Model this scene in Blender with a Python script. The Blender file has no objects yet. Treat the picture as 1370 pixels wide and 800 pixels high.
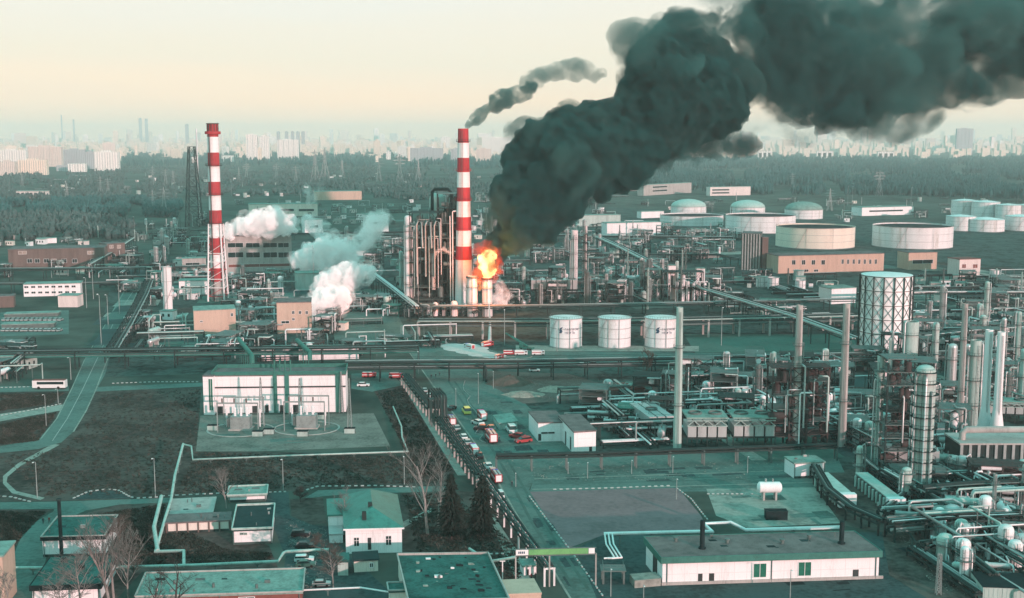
import bpy, bmesh, math, random
import numpy as np
from mathutils import Vector, Matrix, noise

# ---------------------------------------------------------------- camera, sky, sun, exposure
SC = bpy.context.scene
CAMH = 97.0; FPX = 1600.0; PITCH = math.atan(215 / 1600)
cam_data = bpy.data.cameras.new('camera'); cam = bpy.data.objects.new('camera', cam_data)
SC.collection.objects.link(cam); SC.camera = cam
cam.location = (0, 0, CAMH); cam.rotation_euler = (math.pi / 2 - PITCH, 0, 0)
cam_data.sensor_width = 36; cam_data.lens = 36 * FPX / 1370
cam_data.clip_start = 1; cam_data.clip_end = 90000

SUN_EL = math.radians(9); SUN_AZ = math.radians(144)      # azimuth clockwise from the view direction: behind, to the right
world = bpy.data.worlds.new('World'); SC.world = world; world.use_nodes = True
nt = world.node_tree; nt.nodes.clear()
w_out = nt.nodes.new('ShaderNodeOutputWorld'); w_bg = nt.nodes.new('ShaderNodeBackground')
w_sky = nt.nodes.new('ShaderNodeTexSky'); w_sky.sky_type = 'NISHITA'; w_sky.sun_disc = False
w_sky.sun_elevation = SUN_EL; w_sky.sun_rotation = SUN_AZ; w_sky.dust_density = 2.0
w_co = nt.nodes.new('ShaderNodeTexCoord'); w_sep = nt.nodes.new('ShaderNodeSeparateXYZ')
w_ramp = nt.nodes.new('ShaderNodeValToRGB'); w_mul = nt.nodes.new('ShaderNodeVectorMath'); w_mul.operation = 'SCALE'
w_mul.inputs['Scale'].default_value = 10.0
w_mix = nt.nodes.new('ShaderNodeMix'); w_mix.data_type = 'RGBA'; w_mix.inputs[0].default_value = 0.9
w_noise = nt.nodes.new('ShaderNodeTexNoise'); w_noise.inputs['Scale'].default_value = 3.0; w_noise.inputs['Detail'].default_value = 3
w_map = nt.nodes.new('ShaderNodeMapping'); w_map.inputs['Scale'].default_value = (1, 1, 9)
w_add = nt.nodes.new('ShaderNodeMath'); w_add.operation = 'MULTIPLY_ADD'; w_add.inputs[1].default_value = 0.055
nt.links.new(w_co.outputs['Generated'], w_sep.inputs[0]); nt.links.new(w_co.outputs['Generated'], w_map.inputs[0])
nt.links.new(w_map.outputs[0], w_noise.inputs['Vector']); nt.links.new(w_noise.outputs[0], w_add.inputs[0])
nt.links.new(w_sep.outputs['Z'], w_add.inputs[2]); nt.links.new(w_add.outputs[0], w_ramp.inputs[0])
cr = w_ramp.color_ramp
SKY = [(0.0, (1.5, 1.02, .72)), (.035, (1.33, 1.0, .73)), (.075, (1.08, .98, .80)), (.135, (1.0, 1.0, .92)),
       (.25, (.56, 1.04, .98)), (.5, (.35, 1.10, 1.05)), (1.0, (.31, 1.14, 1.08))]
while len(cr.elements) < len(SKY): cr.elements.new(0.5)
for e, (p, c) in zip(cr.elements, SKY): e.position = p + (.018 if 0 < p < .2 else 0); e.color = (*c, 1)
nt.links.new(w_ramp.outputs[0], w_mul.inputs[0])
nt.links.new(w_sky.outputs[0], w_mix.inputs[6]); nt.links.new(w_mul.outputs[0], w_mix.inputs[7])
nt.links.new(w_mix.outputs[2], w_bg.inputs[0]); w_bg.inputs[1].default_value = 0.1
nt.links.new(w_bg.outputs[0], w_out.inputs[0])
world.cycles.sampling_method = 'MANUAL'; world.cycles.sample_map_resolution = 256

sun_d = bpy.data.lights.new('sun', 'SUN'); sun = bpy.data.objects.new('sun', sun_d); SC.collection.objects.link(sun)
sun_d.energy = 4.4; sun_d.angle = math.radians(0.6); sun_d.color = (1.0, .58, .57)
sd = Vector((math.sin(SUN_AZ) * math.cos(SUN_EL), math.cos(SUN_AZ) * math.cos(SUN_EL), math.sin(SUN_EL)))
sun.rotation_euler = sd.to_track_quat('Z', 'Y').to_euler()

vs = SC.view_settings; SC.display_settings.display_device = 'sRGB'
vs.view_transform = 'Standard'; vs.look = 'None'; vs.gamma = 1; vs.exposure = 0; vs.use_curve_mapping = False
cy = SC.cycles
cy.use_denoising = True; cy.max_bounces = 14; cy.diffuse_bounces = 2; cy.glossy_bounces = 2; cy.transmission_bounces = 3
cy.volume_bounces = 12; cy.transparent_max_bounces = 8; cy.volume_step_rate = 1; cy.volume_max_steps = 512
cy.caustics_reflective = False; cy.caustics_refractive = False

# ---------------------------------------------------------------- geometry helpers
R = random.Random(7)
COL = SC.collection
CP, SP = math.cos(PITCH), math.sin(PITCH)

def G(px, py, z=0.0):
    """the world point at height z that the photograph shows at pixel (px, py)"""
    x = (px - 685) / FPX; y = -(py - 400) / FPX
    d = (x, CP + y * SP, -SP + y * CP)
    t = (z - CAMH) / d[2]
    return Vector((d[0] * t, d[1] * t, z))

def HT(pyb, pyt):
    """height of a vertical thing whose foot is at row pyb and whose top is at row pyt"""
    Y = G(685, pyb).y; k = (400 - pyt) / FPX
    return Y * (k * CP - SP) / (CP + k * SP) + CAMH

def S(py):
    """pixels per metre at ground row py"""
    Y = G(685, py).y
    return FPX / (Y * CP + CAMH * SP)

def PROJ(p):
    w = p[2] - CAMH; zc = p[1] * CP - w * SP; yc = p[1] * SP + w * CP
    return 685 + FPX * p[0] / zc, 400 - FPX * yc / zc

VX = Vector((-(685 - 400) / FPX, 1, 0)).normalized()      # the plant's street direction (away from the camera)
UX = Vector((VX.y, -VX.x, 0))

class MB:
    """collects boxes, bars, tubes and turned shapes for ONE mesh"""
    def __init__(s): s.v = []; s.f = []; s.sm = []
    def add(s, vs_, fs, sm=False):
        b = len(s.v); s.v.extend([tuple(p) for p in vs_])
        for f in fs: s.f.append(tuple(b + i for i in f)); s.sm.append(sm)
        return s
    def box(s, a, b):
        (x0, y0, z0), (x1, y1, z1) = a, b
        return s.add([(x0, y0, z0), (x1, y0, z0), (x1, y1, z0), (x0, y1, z0), (x0, y0, z1), (x1, y0, z1), (x1, y1, z1), (x0, y1, z1)],
                     [(0, 3, 2, 1), (4, 5, 6, 7), (0, 1, 5, 4), (1, 2, 6, 5), (2, 3, 7, 6), (3, 0, 4, 7)])
    def cbox(s, c, sx, sy, sz):
        return s.box((c[0] - sx / 2, c[1] - sy / 2, c[2]), (c[0] + sx / 2, c[1] + sy / 2, c[2] + sz))
    def prism(s, poly, z0, z1):
        n = len(poly); P = [(p[0], p[1]) for p in poly]
        if sum(P[i][0] * P[(i + 1) % n][1] - P[(i + 1) % n][0] * P[i][1] for i in range(n)) < 0: P.reverse()
        return s.add([(x, y, z0) for x, y in P] + [(x, y, z1) for x, y in P],
                     [tuple(range(n - 1, -1, -1)), tuple(range(n, 2 * n))] + [(i, (i + 1) % n, n + (i + 1) % n, n + i) for i in range(n)])
    def beam(s, p, q, w, h=None):
        p, q = Vector(p), Vector(q); h = h or w; d = q - p
        if d.length < 1e-6: return s
        d.normalize(); a = d.cross(Vector((0, 0, 1)))
        a = Vector((1, 0, 0)) if a.length < 1e-3 else a.normalized()
        b = a.cross(d)
        if abs(d.z) > .999: b = Vector((0, 1, 0))
        o = [a * (-w / 2) + b * (-h / 2), a * (w / 2) + b * (-h / 2), a * (w / 2) + b * (h / 2), a * (-w / 2) + b * (h / 2)]
        return s.add([p + k for k in o] + [q + k for k in o], [(0, 1, 2, 3), (7, 6, 5, 4), (0, 4, 5, 1), (1, 5, 6, 2), (2, 6, 7, 3), (3, 7, 4, 0)])
    def cyl(s, p, q, r0, r1=None, n=10, caps=True):
        p, q = Vector(p), Vector(q); r1 = r0 if r1 is None else r1; d = (q - p)
        if d.length < 1e-6: return s
        d.normalize(); a = d.cross(Vector((0, 0, 1)))
        a = Vector((1, 0, 0)) if a.length < 1e-3 else a.normalized()
        b = d.cross(a)
        c = [(math.cos(2 * math.pi * i / n), math.sin(2 * math.pi * i / n)) for i in range(n)]
        A = [p + a * (x * r0) + b * (y * r0) for x, y in c]; B = [q + a * (x * r1) + b * (y * r1) for x, y in c]
        s.add(A + B, [(i, (i + 1) % n, n + (i + 1) % n, n + i) for i in range(n)], True)
        if caps: s.add(A, [tuple(range(n - 1, -1, -1))]); s.add(B, [tuple(range(n))])
        return s
    def tube(s, path, r, n=6):
        P = [Vector(p) for p in path]; m = len(P)
        T = [(P[min(i + 1, m - 1)] - P[max(i - 1, 0)]).normalized() for i in range(m)]
        a = T[0].cross(Vector((0, 0, 1)))
        a = Vector((1, 0, 0)) if a.length < 1e-3 else a.normalized()
        V = []
        for i in range(m):
            a = a - T[i] * a.dot(T[i])
            a = a.normalized() if a.length > 1e-4 else T[i].orthogonal().normalized()
            b = T[i].cross(a); k = 1.0
            if 0 < i < m - 1:
                cs = (P[i] - P[i - 1]).normalized().dot(T[i]); k = 1 / max(cs, .6)
            rr = r[i] if isinstance(r, (list, tuple)) else r
            for j in range(n):
                t = 2 * math.pi * j / n; V.append(P[i] + (a * math.cos(t) + b * math.sin(t)) * rr * (k if k < 1.2 else 1.1))
        F = [(i * n + j, i * n + (j + 1) % n, (i + 1) * n + (j + 1) % n, (i + 1) * n + j) for i in range(m - 1) for j in range(n)]
        s.add(V, F, True); s.add(V[:n], [tuple(range(n - 1, -1, -1))]); s.add(V[-n:], [tuple(range(n))])
        return s
    def lathe(s, prof, n=24, cx=0, cy=0, sm=True, caps=False):
        V = []; m = len(prof)
        for r, z in prof:
            for j in range(n):
                t = 2 * math.pi * j / n; V.append((cx + math.cos(t) * r, cy + math.sin(t) * r, z))
        for i in range(m - 1):
            s.add(V[i * n:(i + 2) * n], [(j, (j + 1) % n, n + (j + 1) % n, n + j) for j in range(n)], sm)
        if caps and prof[0][0] > 1e-3: s.add(V[:n], [tuple(range(n - 1, -1, -1))])
        if caps and prof[-1][0] > 1e-3: s.add(V[-n:], [tuple(range(n))])
        return s
    def ring(s, z, r0, r1, h, n=24, cx=0, cy=0):
        return s.lathe([(r0, z), (r1, z), (r1, z + h), (r0, z + h), (r0, z)], n, cx, cy, False)
    def build(s, name, mat, parent=None, org=None):
        me = bpy.data.meshes.new(name)
        v = s.v
        if org is not None: v = [(x - org[0], y - org[1], z - org[2]) for x, y, z in v]
        me.from_pydata(v, [], s.f); me.polygons.foreach_set('use_smooth', s.sm); me.materials.append(mat); me.update()
        o = bpy.data.objects.new(name, me); COL.objects.link(o)
        if parent is not None: o.parent = parent
        elif org is not None: o.location = org
        return o

def evaluated_mesh(o):
    """mesh of o with its modifiers, worked out in a small scene of its own (quick, however full the main scene is)"""
    tmp = bpy.data.scenes.new('tmp'); tmp.collection.objects.link(o); vl = tmp.view_layers[0]; vl.update()
    me = bpy.data.meshes.new_from_object(o.evaluated_get(vl.depsgraph)); tmp.collection.objects.unlink(o); bpy.data.scenes.remove(tmp); return me
def tag(o, label=None, cat=None, group=None, kind=None):
    if label: o['label'] = label
    if cat: o['category'] = cat
    if group: o['group'] = group
    if kind: o['kind'] = kind
    return o
def thing(name, label, cat, loc=(0, 0, 0), rz=0.0, group=None):
    o = bpy.data.objects.new(name, None); COL.objects.link(o); o.location = loc; o.rotation_euler = (0, 0, rz)
    o.empty_display_size = 1
    return tag(o, label, cat, group)
KIDS = {}
def copy_tree(o, loc=None, rz=None, label=None, group=None, parent=None, scale=None):
    c = o.copy(); COL.objects.link(c)
    if parent is not None: c.parent = parent
    if loc is not None: c.location = loc
    if rz is not None: c.rotation_euler = (0, 0, rz)
    if scale is not None: c.scale = (scale, scale, scale)
    if label: c['label'] = label
    if group: c['group'] = group
    if o.name not in KIDS: KIDS[o.name] = list(o.children)
    for ch in KIDS[o.name]: copy_tree(ch, parent=c)
    return c

ORD = ('first second third fourth fifth sixth seventh eighth ninth tenth eleventh twelfth thirteenth fourteenth fifteenth sixteenth seventeenth '
       'eighteenth nineteenth twentieth').split()
TENS = {2: 'twenty', 3: 'thirty', 4: 'forty', 5: 'fifty', 6: 'sixty', 7: 'seventy', 8: 'eighty', 9: 'ninety'}
TENTH = {2: 'twentieth', 3: 'thirtieth', 4: 'fortieth', 5: 'fiftieth', 6: 'sixtieth', 7: 'seventieth', 8: 'eightieth', 9: 'ninetieth'}
def ordinal(i):                      # 1-based
    if i <= 20: return ORD[i - 1]
    t, u = divmod(i, 10)
    return TENTH[t] if u == 0 else TENS[t] + '-' + ORD[u - 1]
SERIES = {}
def series(key, o, phrase, where):
    """things much alike, told apart by their order along the row they stand in"""
    SERIES.setdefault((key, phrase, where), []).append(o)
def finish_series():
    for (key, phrase, where), L in SERIES.items():
        L.sort(key=lambda o: PROJ(o.location)[0])
        for i, o in enumerate(L):
            o['label'] = f'{phrase} {where}' if len(L) == 1 else f'{ordinal(i + 1)} {phrase} from the left {where}'
            if len(L) > 1: o['group'] = f'{phrase} {where}'

# ---------------------------------------------------------------- materials
MATS = {}
def mat(name, col, rough=.7, metal=0.0, var=.25, scale=.6, col2=None, fine=6.0, streak=False, bump=0.0, spec=.25, sharp=0.0, panel=None):
    """painted, rusting or weathered surface: colour broken up by two scales of noise, streaks if wanted"""
    if name in MATS: return MATS[name]
    m = bpy.data.materials.new(name); m.use_nodes = True; n = m.node_tree; L = n.links
    b = n.nodes['Principled BSDF']; b.inputs['Roughness'].default_value = rough; b.inputs['Metallic'].default_value = metal
    b.inputs['Specular IOR Level'].default_value = spec
    tc = n.nodes.new('ShaderNodeTexCoord'); mp = n.nodes.new('ShaderNodeMapping')
    oi = n.nodes.new('ShaderNodeObjectInfo')
    if streak: mp.inputs['Scale'].default_value = (1, 1, .12)
    L.new(tc.outputs['Object'], mp.inputs[0])
    ad = n.nodes.new('ShaderNodeVectorMath'); ad.operation = 'ADD'; L.new(mp.outputs[0], ad.inputs[0])
    cb = n.nodes.new('ShaderNodeVectorMath'); cb.operation = 'SCALE'; cb.inputs['Scale'].default_value = 40
    cx = n.nodes.new('ShaderNodeCombineXYZ'); L.new(oi.outputs['Random'], cx.inputs[0]); L.new(oi.outputs['Random'], cx.inputs[1])
    L.new(cx.outputs[0], cb.inputs[0]); L.new(cb.outputs[0], ad.inputs[1])
    a = n.nodes.new('ShaderNodeTexNoise'); a.inputs['Scale'].default_value = scale; a.inputs['Detail'].default_value = 9; a.inputs['Roughness'].default_value = .72
    f = n.nodes.new('ShaderNodeTexNoise'); f.inputs['Scale'].default_value = fine; f.inputs['Detail'].default_value = 3
    L.new(ad.outputs[0], a.inputs['Vector']); L.new(ad.outputs[0], f.inputs['Vector'])
    mm = n.nodes.new('ShaderNodeMath'); mm.operation = 'MULTIPLY_ADD'; mm.inputs[1].default_value = .35
    L.new(f.outputs[0], mm.inputs[0]); 
    m2 = n.nodes.new('ShaderNodeMath'); m2.operation = 'MULTIPLY'; m2.inputs[1].default_value = .75
    L.new(a.outputs[0], m2.inputs[0]); L.new(m2.outputs[0], mm.inputs[2])
    rp = n.nodes.new('ShaderNodeValToRGB'); L.new(mm.outputs[0], rp.inputs[0])
    c1 = tuple(min(1, x * (1 + var)) for x in col)
    c0 = col2 if col2 else tuple(x * (1 - var) for x in col)
    e = rp.color_ramp.elements; e[0].position = .38 + sharp; e[0].color = (*c0, 1); e[1].position = .68 - sharp; e[1].color = (*c1, 1)
    x = rp.color_ramp.elements.new(.52); x.color = (*col, 1)
    src = rp.outputs[0]
    if panel:                            # joints between cladding sheets
        sp = n.nodes.new('ShaderNodeSeparateXYZ'); L.new(tc.outputs['Object'], sp.inputs[0]); xy = n.nodes.new('ShaderNodeMath'); L.new(sp.outputs[0], xy.inputs[0]); L.new(sp.outputs[1], xy.inputs[1]); js = []
        for so, per in ((xy.outputs[0], panel[0]), (sp.outputs[2], panel[1])):
            d = n.nodes.new('ShaderNodeMath'); d.operation = 'DIVIDE'; d.inputs[1].default_value = per; L.new(so, d.inputs[0]); fr = n.nodes.new('ShaderNodeMath'); fr.operation = 'FRACT'; L.new(d.outputs[0], fr.inputs[0])
            lt = n.nodes.new('ShaderNodeMath'); lt.operation = 'LESS_THAN'; lt.inputs[1].default_value = .09 / per; L.new(fr.outputs[0], lt.inputs[0]); js.append(lt.outputs[0])
        mxj = n.nodes.new('ShaderNodeMath'); mxj.operation = 'MAXIMUM'; L.new(js[0], mxj.inputs[0]); L.new(js[1], mxj.inputs[1])
        mj = n.nodes.new('ShaderNodeMix'); mj.data_type = 'RGBA'; mj.inputs[7].default_value = (*[x * .80 for x in col], 1); L.new(mxj.outputs[0], mj.inputs[0]); L.new(src, mj.inputs[6]); src = mj.outputs[2]
    L.new(src, b.inputs['Base Color'])
    if bump:
        bp = n.nodes.new('ShaderNodeBump'); bp.inputs['Strength'].default_value = bump; bp.inputs['Distance'].default_value = .3
        L.new(mm.outputs[0], bp.inputs['Height']); L.new(bp.outputs[0], b.inputs['Normal'])
    MATS[name] = m; return m

M_white = mat('white_paint', (.74, .73, .74), .55, var=.08, scale=.25, col2=(.60, .60, .60), streak=True)
M_cream = mat('cream_render', (.70, .64, .58), .8, var=.1, scale=.3, col2=(.50, .45, .41), streak=True, panel=(3.2, 3.0))
M_wall = mat('white_cladding', (.78, .76, .77), .6, var=.06, scale=.2, col2=(.60, .58, .58), streak=True, panel=(3.0, 2.4))
M_tank = mat('white_tank_paint', (.72, .71, .72), .5, var=.08, scale=.16, col2=(.50, .47, .44), streak=True, sharp=.04, panel=(900, 2.2))
M_tankc = mat('cream_tank_paint', (0.74, 0.67, 0.58), .5, var=.08, scale=.12, col2=(0.62, 0.54, 0.45), streak=True)
M_red = mat('red_band_paint', (.38, .04, .05), .7, var=.2, scale=.3, col2=(.24, .035, .04), streak=True, sharp=.05)
M_redv = mat('red_vehicle_paint', (0.36, 0.05, 0.055), .35, var=.1)
M_steel = mat('galvanised_steel', (0.27, 0.31, 0.305), .45, .25, var=.2, scale=.5, col2=(0.17, 0.19, 0.185))
M_silver = mat('aluminium_cladding', (0.46, 0.48, 0.48), .35, .35, var=.12, scale=.4, col2=(0.32, 0.33, 0.33), streak=True)
M_dark = mat('dark_steel', (0.02, 0.037, 0.036), .7, 0, var=.4, scale=.5, col2=(0.03, 0.028, 0.026), spec=.15)
M_black = mat('black_bitumen', (0.014, 0.026, 0.028), .85, var=.4, scale=.4, spec=.05)
M_grey = mat('grey_steel', (0.1, 0.135, 0.13), .55, .1, var=.3, scale=.5, col2=(0.06, 0.075, 0.07))
M_rust = mat('rust_brown_steel', (0.052, 0.04, 0.039), .8, var=.4, scale=.6, col2=(0.03, 0.028, 0.028))
M_conc = mat('concrete', (.36, .345, .33), .85, var=.2, scale=.4, col2=(.21, .2, .19), streak=True)
M_concd = mat('dark_concrete', (0.045, 0.066, 0.062), .95, var=.5, scale=.06, col2=(0.022, 0.032, 0.03), fine=.35, spec=.06, sharp=.09)
M_green = mat('green_steel_paint', (.035, .15, .125), .6, var=.25, scale=.5, col2=(.025, .10, .085))
M_pgreen = mat('pale_green_paint', (0.36, 0.46, 0.43), .55, var=.2, scale=.5, col2=(0.22, 0.29, 0.27), streak=True)
M_roofg = mat('green_roof_felt', (0.03, 0.1, 0.092), .85, var=.4, scale=.22, col2=(0.02, 0.065, 0.06), fine=1.6, spec=.08, sharp=.06)
M_roofp = mat('pale_roof_felt', (0.19, 0.27, 0.245), .9, var=.25, scale=.25, col2=(0.14, 0.2, 0.185), fine=1.5, spec=.08, sharp=.06)
M_roofd = mat('dark_roof_felt', (0.15, 0.125, 0.125), .9, var=.35, scale=.25, col2=(0.1, 0.095, 0.095), spec=.08, sharp=.05)
M_brick = mat('red_brick', (.20, .075, .065), .9, var=.2, scale=.6, col2=(.13, .05, .045))
M_brown = mat('brown_brick', (.14, .105, .095), .9, var=.25, scale=.3, col2=(.085, .07, .065), streak=True)
M_orange = mat('orange_plaster', (0.5, 0.365, 0.295), .85, var=.12, scale=.3, col2=(0.38, 0.28, 0.23), streak=True)
M_pink = mat('pale_pink_plaster', (.66, .58, .56), .85, var=.1, scale=.3, col2=(.54, .46, .44), streak=True)
M_glass = mat('dark_glass', (.012, .03, .03), .12, var=.4, spec=.6)
M_gglass = mat('green_glazing', (.02, .13, .09), .2, var=.3, scale=1.2, spec=.6)
M_door = mat('dark_door', (.03, .04, .04), .5, var=.3)
M_tyre = mat('tyre_rubber', (.015, .015, .015), .9, var=.3)
M_carw = mat('white_car_paint', (.7, .7, .7), .3, var=.04)
M_card = mat('black_car_paint', (.02, .022, .025), .25, var=.1)
M_carg = mat('green_car_paint', (.05, .12, .10), .3, var=.1)
M_cars = mat('silver_car_paint', (.42, .43, .43), .3, .3, var=.06)
M_cary = mat('yellow_car_paint', (.75, .62, .16), .35, var=.06)
M_banner = mat('green_banner', (0.13, 0.34, 0.13), .6, var=.25, scale=.25, col2=(0.07, 0.26, 0.12))
M_bark = mat('grey_birch_bark', (0.22, 0.205, 0.195), .9, var=.3, scale=1.2, col2=(0.11, 0.1, 0.1))
M_barkd = mat('dark_bark', (.05, .045, .042), .9, var=.3)
M_twig = mat('brown_twigs', (.10, .072, .062), .95, var=.3, col2=(.06, .045, .04))
M_twigp = mat('pale_birch_twigs', (0.165, 0.155, 0.148), .95, var=.3, col2=(0.1, 0.095, 0.09))
M_needle = mat('spruce_needles', (0.012, 0.02, 0.016), .95, var=.4, col2=(0.006, 0.01, 0.009))
M_asph = mat('asphalt', (0.1, 0.15, 0.138), .95, var=.22, scale=.06, col2=(0.075, 0.112, 0.103), fine=.9, spec=.08, sharp=.07)
M_asphd = mat('dark_asphalt', (0.044, 0.07, 0.072), .9, var=.25, scale=.05, col2=(0.03, 0.046, 0.048), fine=.8, spec=.08, sharp=.07)
M_slab = mat('concrete_paving', (0.255, 0.265, 0.24), .9, var=.2, scale=.08, col2=(0.17, 0.185, 0.17), fine=.7, spec=.08, sharp=.07)
M_plot = mat('mauve_gravel', (0.21, 0.138, 0.148), .95, var=.16, scale=.07, col2=(0.16, 0.115, 0.12), fine=.8, spec=.06, sharp=.06)
M_soil = mat('bare_field', (0.058, 0.049, 0.045), 1, var=.75, scale=.05, col2=(0.028, 0.032, 0.029), fine=.5, spec=.04, sharp=.06)
M_soil2 = mat('brown_field', (0.075, 0.05, 0.047), 1, var=.65, scale=.08, col2=(0.04, 0.034, 0.031), fine=.6, spec=.04, sharp=.06)
M_sand = mat('pale_rubble', (.30, .24, .21), .95, var=.25, scale=.3, col2=(.16, .12, .11), fine=1.2)
M_kerb = mat('white_kerb_paint', (0.4, 0.41, 0.4), .8, var=.15, scale=.5)
M_foam = mat('white_foam', (0.6, 0.5, 0.49), .9, var=.1, scale=.2, col2=(0.42, 0.36, 0.35))
M_roofk = mat('black_green_roof_felt', (.026, .05, .052), .95, var=.3, scale=.25, spec=.05)
# ---------------------------------------------------------------- ground, roads, fields
M_scrub = mat('scrub_ground', (.062, .075, .066), 1, var=.5, scale=.006, col2=(.034, .046, .042), fine=.05, spec=.03, sharp=.06)
M_lawn = mat('thin_grass', (.075, .14, .122), 1, var=.2, scale=.03, col2=(.055, .10, .09), fine=.4, spec=.05)

def structure(o, kind='structure'):
    o['kind'] = kind; return o
gm = MB(); gx, gy0, gy1 = 9000, -260, 17500
xs = [-9000, -3000, -1000, 0, 1000, 3000, 9000]; ys = [-260, 200, 600, 1500, 4000, 9000, 17500]
for i in range(6):
    for j in range(6): gm.add([(xs[i], ys[j], 0), (xs[i + 1], ys[j], 0), (xs[i + 1], ys[j + 1], 0), (xs[i], ys[j + 1], 0)], [(0, 1, 2, 3)])
structure(gm.build('ground', M_scrub))
def sheet(name, px, z, m):
    P = [G(x, y) for x, y in px]
    if sum(P[i].x * P[(i + 1) % len(P)].y - P[(i + 1) % len(P)].x * P[i].y for i in range(len(P))) < 0: P.reverse()
    o = MB().add([(p.x, p.y, z) for p in P], [tuple(range(len(P)))]).build(name, m); return structure(o)

sheet('plant_ground', [(150, 372), (215, 345), (330, 330), (560, 300), (700, 270), (900, 282), (1370, 300), (1420, 340), (1500, 640), (1115, 640), (1115, 601), (800, 610), (770, 600), (560, 462), (270, 500), (120, 505)], .01, M_concd)
sheet('field', [(-60, 600), (0, 525), (128, 523), (270, 517), (262, 601), (540, 610), (612, 640), (600, 652), (420, 655), (200, 668), (-60, 672)], .014, M_soil)
sheet('grass_field', [(500, 522), (540, 515), (612, 632), (560, 645), (542, 600)], .018, M_soil2)
sheet('bare_field', [(-60, 680), (72, 680), (45, 697), (25, 720), (6, 760), (-60, 800)], .018, M_soil2)
sheet('grass_verge', [(92, 693), (160, 675), (225, 672), (215, 735), (150, 735), (140, 700)], .018, M_soil)
sheet('bare_yard', [(140, 735), (235, 690), (360, 730), (372, 760), (190, 765), (130, 830)], .016, M_soil2)
sheet('garden_soil', [(535, 660), (600, 656), (660, 660), (690, 720), (720, 800), (690, 830), (540, 745)], .016, M_soil)
sheet('asphalt_yard', [(545, 465), (620, 462), (665, 500), (722, 560), (800, 610), (1115, 600), (1130, 632), (715, 640), (708, 655), (762, 735), (830, 830), (780, 830), (735, 760), (690, 692), (640, 602), (575, 512)], .018, M_asph)
sheet('asphalt_forecourt', [(770, 735), (812, 712), (870, 716), (1180, 712), (1190, 770), (1240, 800), (1260, 850), (820, 850)], .022, M_asphd)
sheet('process_area_ground', [(1100, 632), (1370, 600), (1500, 640), (1500, 860), (1262, 860), (1240, 800), (1188, 770), (1178, 712), (1112, 700)], .016, mat('oil_stained_ground', (.075, .068, .062), .95, var=.5, scale=.06, col2=(.035, .035, .033), fine=.6, spec=.06, sharp=.06))
sheet('side_road', [(714, 640), (1102, 628), (1108, 655), (708, 661)], .02, M_asph)
sheet('paved_pad', [(945, 654), (1090, 652), (1125, 700), (1000, 706), (958, 690)], .026, M_slab)
sheet('gravel_plot', [(709, 658), (820, 655), (907, 653), (938, 690), (948, 712), (812, 714), (759, 734)], .026, M_plot)
sheet('main_road', [(555, 466), (700, 470), (1150, 474), (1150, 487), (700, 490), (590, 494)], .024, M_asph)
sheet('rubble_yard', [(640, 496), (760, 500), (800, 512), (790, 534), (700, 540), (655, 515)], .028, mat('stony_soil', (.115, .09, .082), 1, var=.35, scale=.1, col2=(.06, .052, .05), fine=.7))
sheet('lawn', [(915, 447), (1140, 447), (1150, 473), (930, 472)], .022, M_lawn)
sheet('depot_road', [(172, 376), (148, 420), (125, 465), (112, 482), (95, 520), (75, 560), (52, 588), (0, 597), (-40, 600), (-40, 609), (0, 606), (50, 601), (82, 592), (100, 576), (116, 548), (129, 522), (141, 500), (149, 470), (166, 430), (190, 376)], .03, M_asph)
sheet('cross_road', [(-40, 517), (92, 516), (92, 523), (-40, 525)], .026, M_asph)
sheet('cross_road', [(126, 518), (272, 512), (272, 517), (126, 524)], .026, M_asph)
sheet('path', [(-40, 560), (84, 541), (82, 549), (-40, 571)], .026, M_slab)
sheet('footpath', [(70, 594), (24, 620), (4, 637), (4, 647), (16, 660), (54, 669), (60, 666), (22, 657), (9, 645), (10, 638), (28, 623), (80, 595)], .026, M_slab)
sheet('access_road', [(-60, 673), (80, 671), (140, 669), (230, 666), (230, 672), (160, 675), (115, 683), (92, 693), (80, 707), (62, 745), (40, 850), (-10, 850), (8, 765), (27, 722), (48, 698), (72, 684), (72, 681), (-60, 682)], .022, M_asph)
sheet('road_bay', [(92, 668), (118, 659), (138, 656), (158, 657), (172, 664), (178, 667)], .024, M_asphd)
sheet('car_park', [(352, 659), (386, 658), (388, 690), (415, 702), (440, 704), (470, 745), (520, 790), (530, 840), (372, 840), (382, 745), (366, 705)], .022, M_asphd)
sheet('planting_bed', [(388, 668), (432, 665), (437, 700), (418, 702), (390, 690)], .026, M_soil)
sheet('house_path', [(404, 669), (425, 656), (560, 651), (604, 650), (604, 657), (470, 661), (432, 664)], .026, M_asph)
sheet('garden_path', [(535, 700), (577, 680), (579, 684), (540, 706)], .024, M_slab)
sheet('footpath', [(534, 508), (541, 508), (624, 636), (612, 636)], .026, M_slab)
sheet('footpath', [(652, 692), (662, 692), (692, 737), (722, 802), (730, 830), (712, 830), (676, 742)], .026, M_slab)
sheet('substation_yard', [(268, 556), (500, 553), (522, 597), (345, 604), (262, 604)], .022, mat('substation_gravel', (.175, .165, .15), .95, var=.3, scale=.12, col2=(.11, .11, .10), fine=1.2, spec=.05, sharp=.06))
sheet('side_road', [(470, 500), (520, 498), (540, 515), (498, 524), (470, 520)], .024, M_asph)
sheet('apron', [(690, 462), (935, 463), (935, 470), (690, 470)], .03, M_slab)
sheet('unit_yard', [(440, 400), (480, 372), (520, 400), (548, 450), (560, 465), (450, 470)], .018, M_asph)
sheet('parking_ground', [(0, 418), (92, 415), (92, 447), (0, 450)], .018, M_asph)
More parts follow.
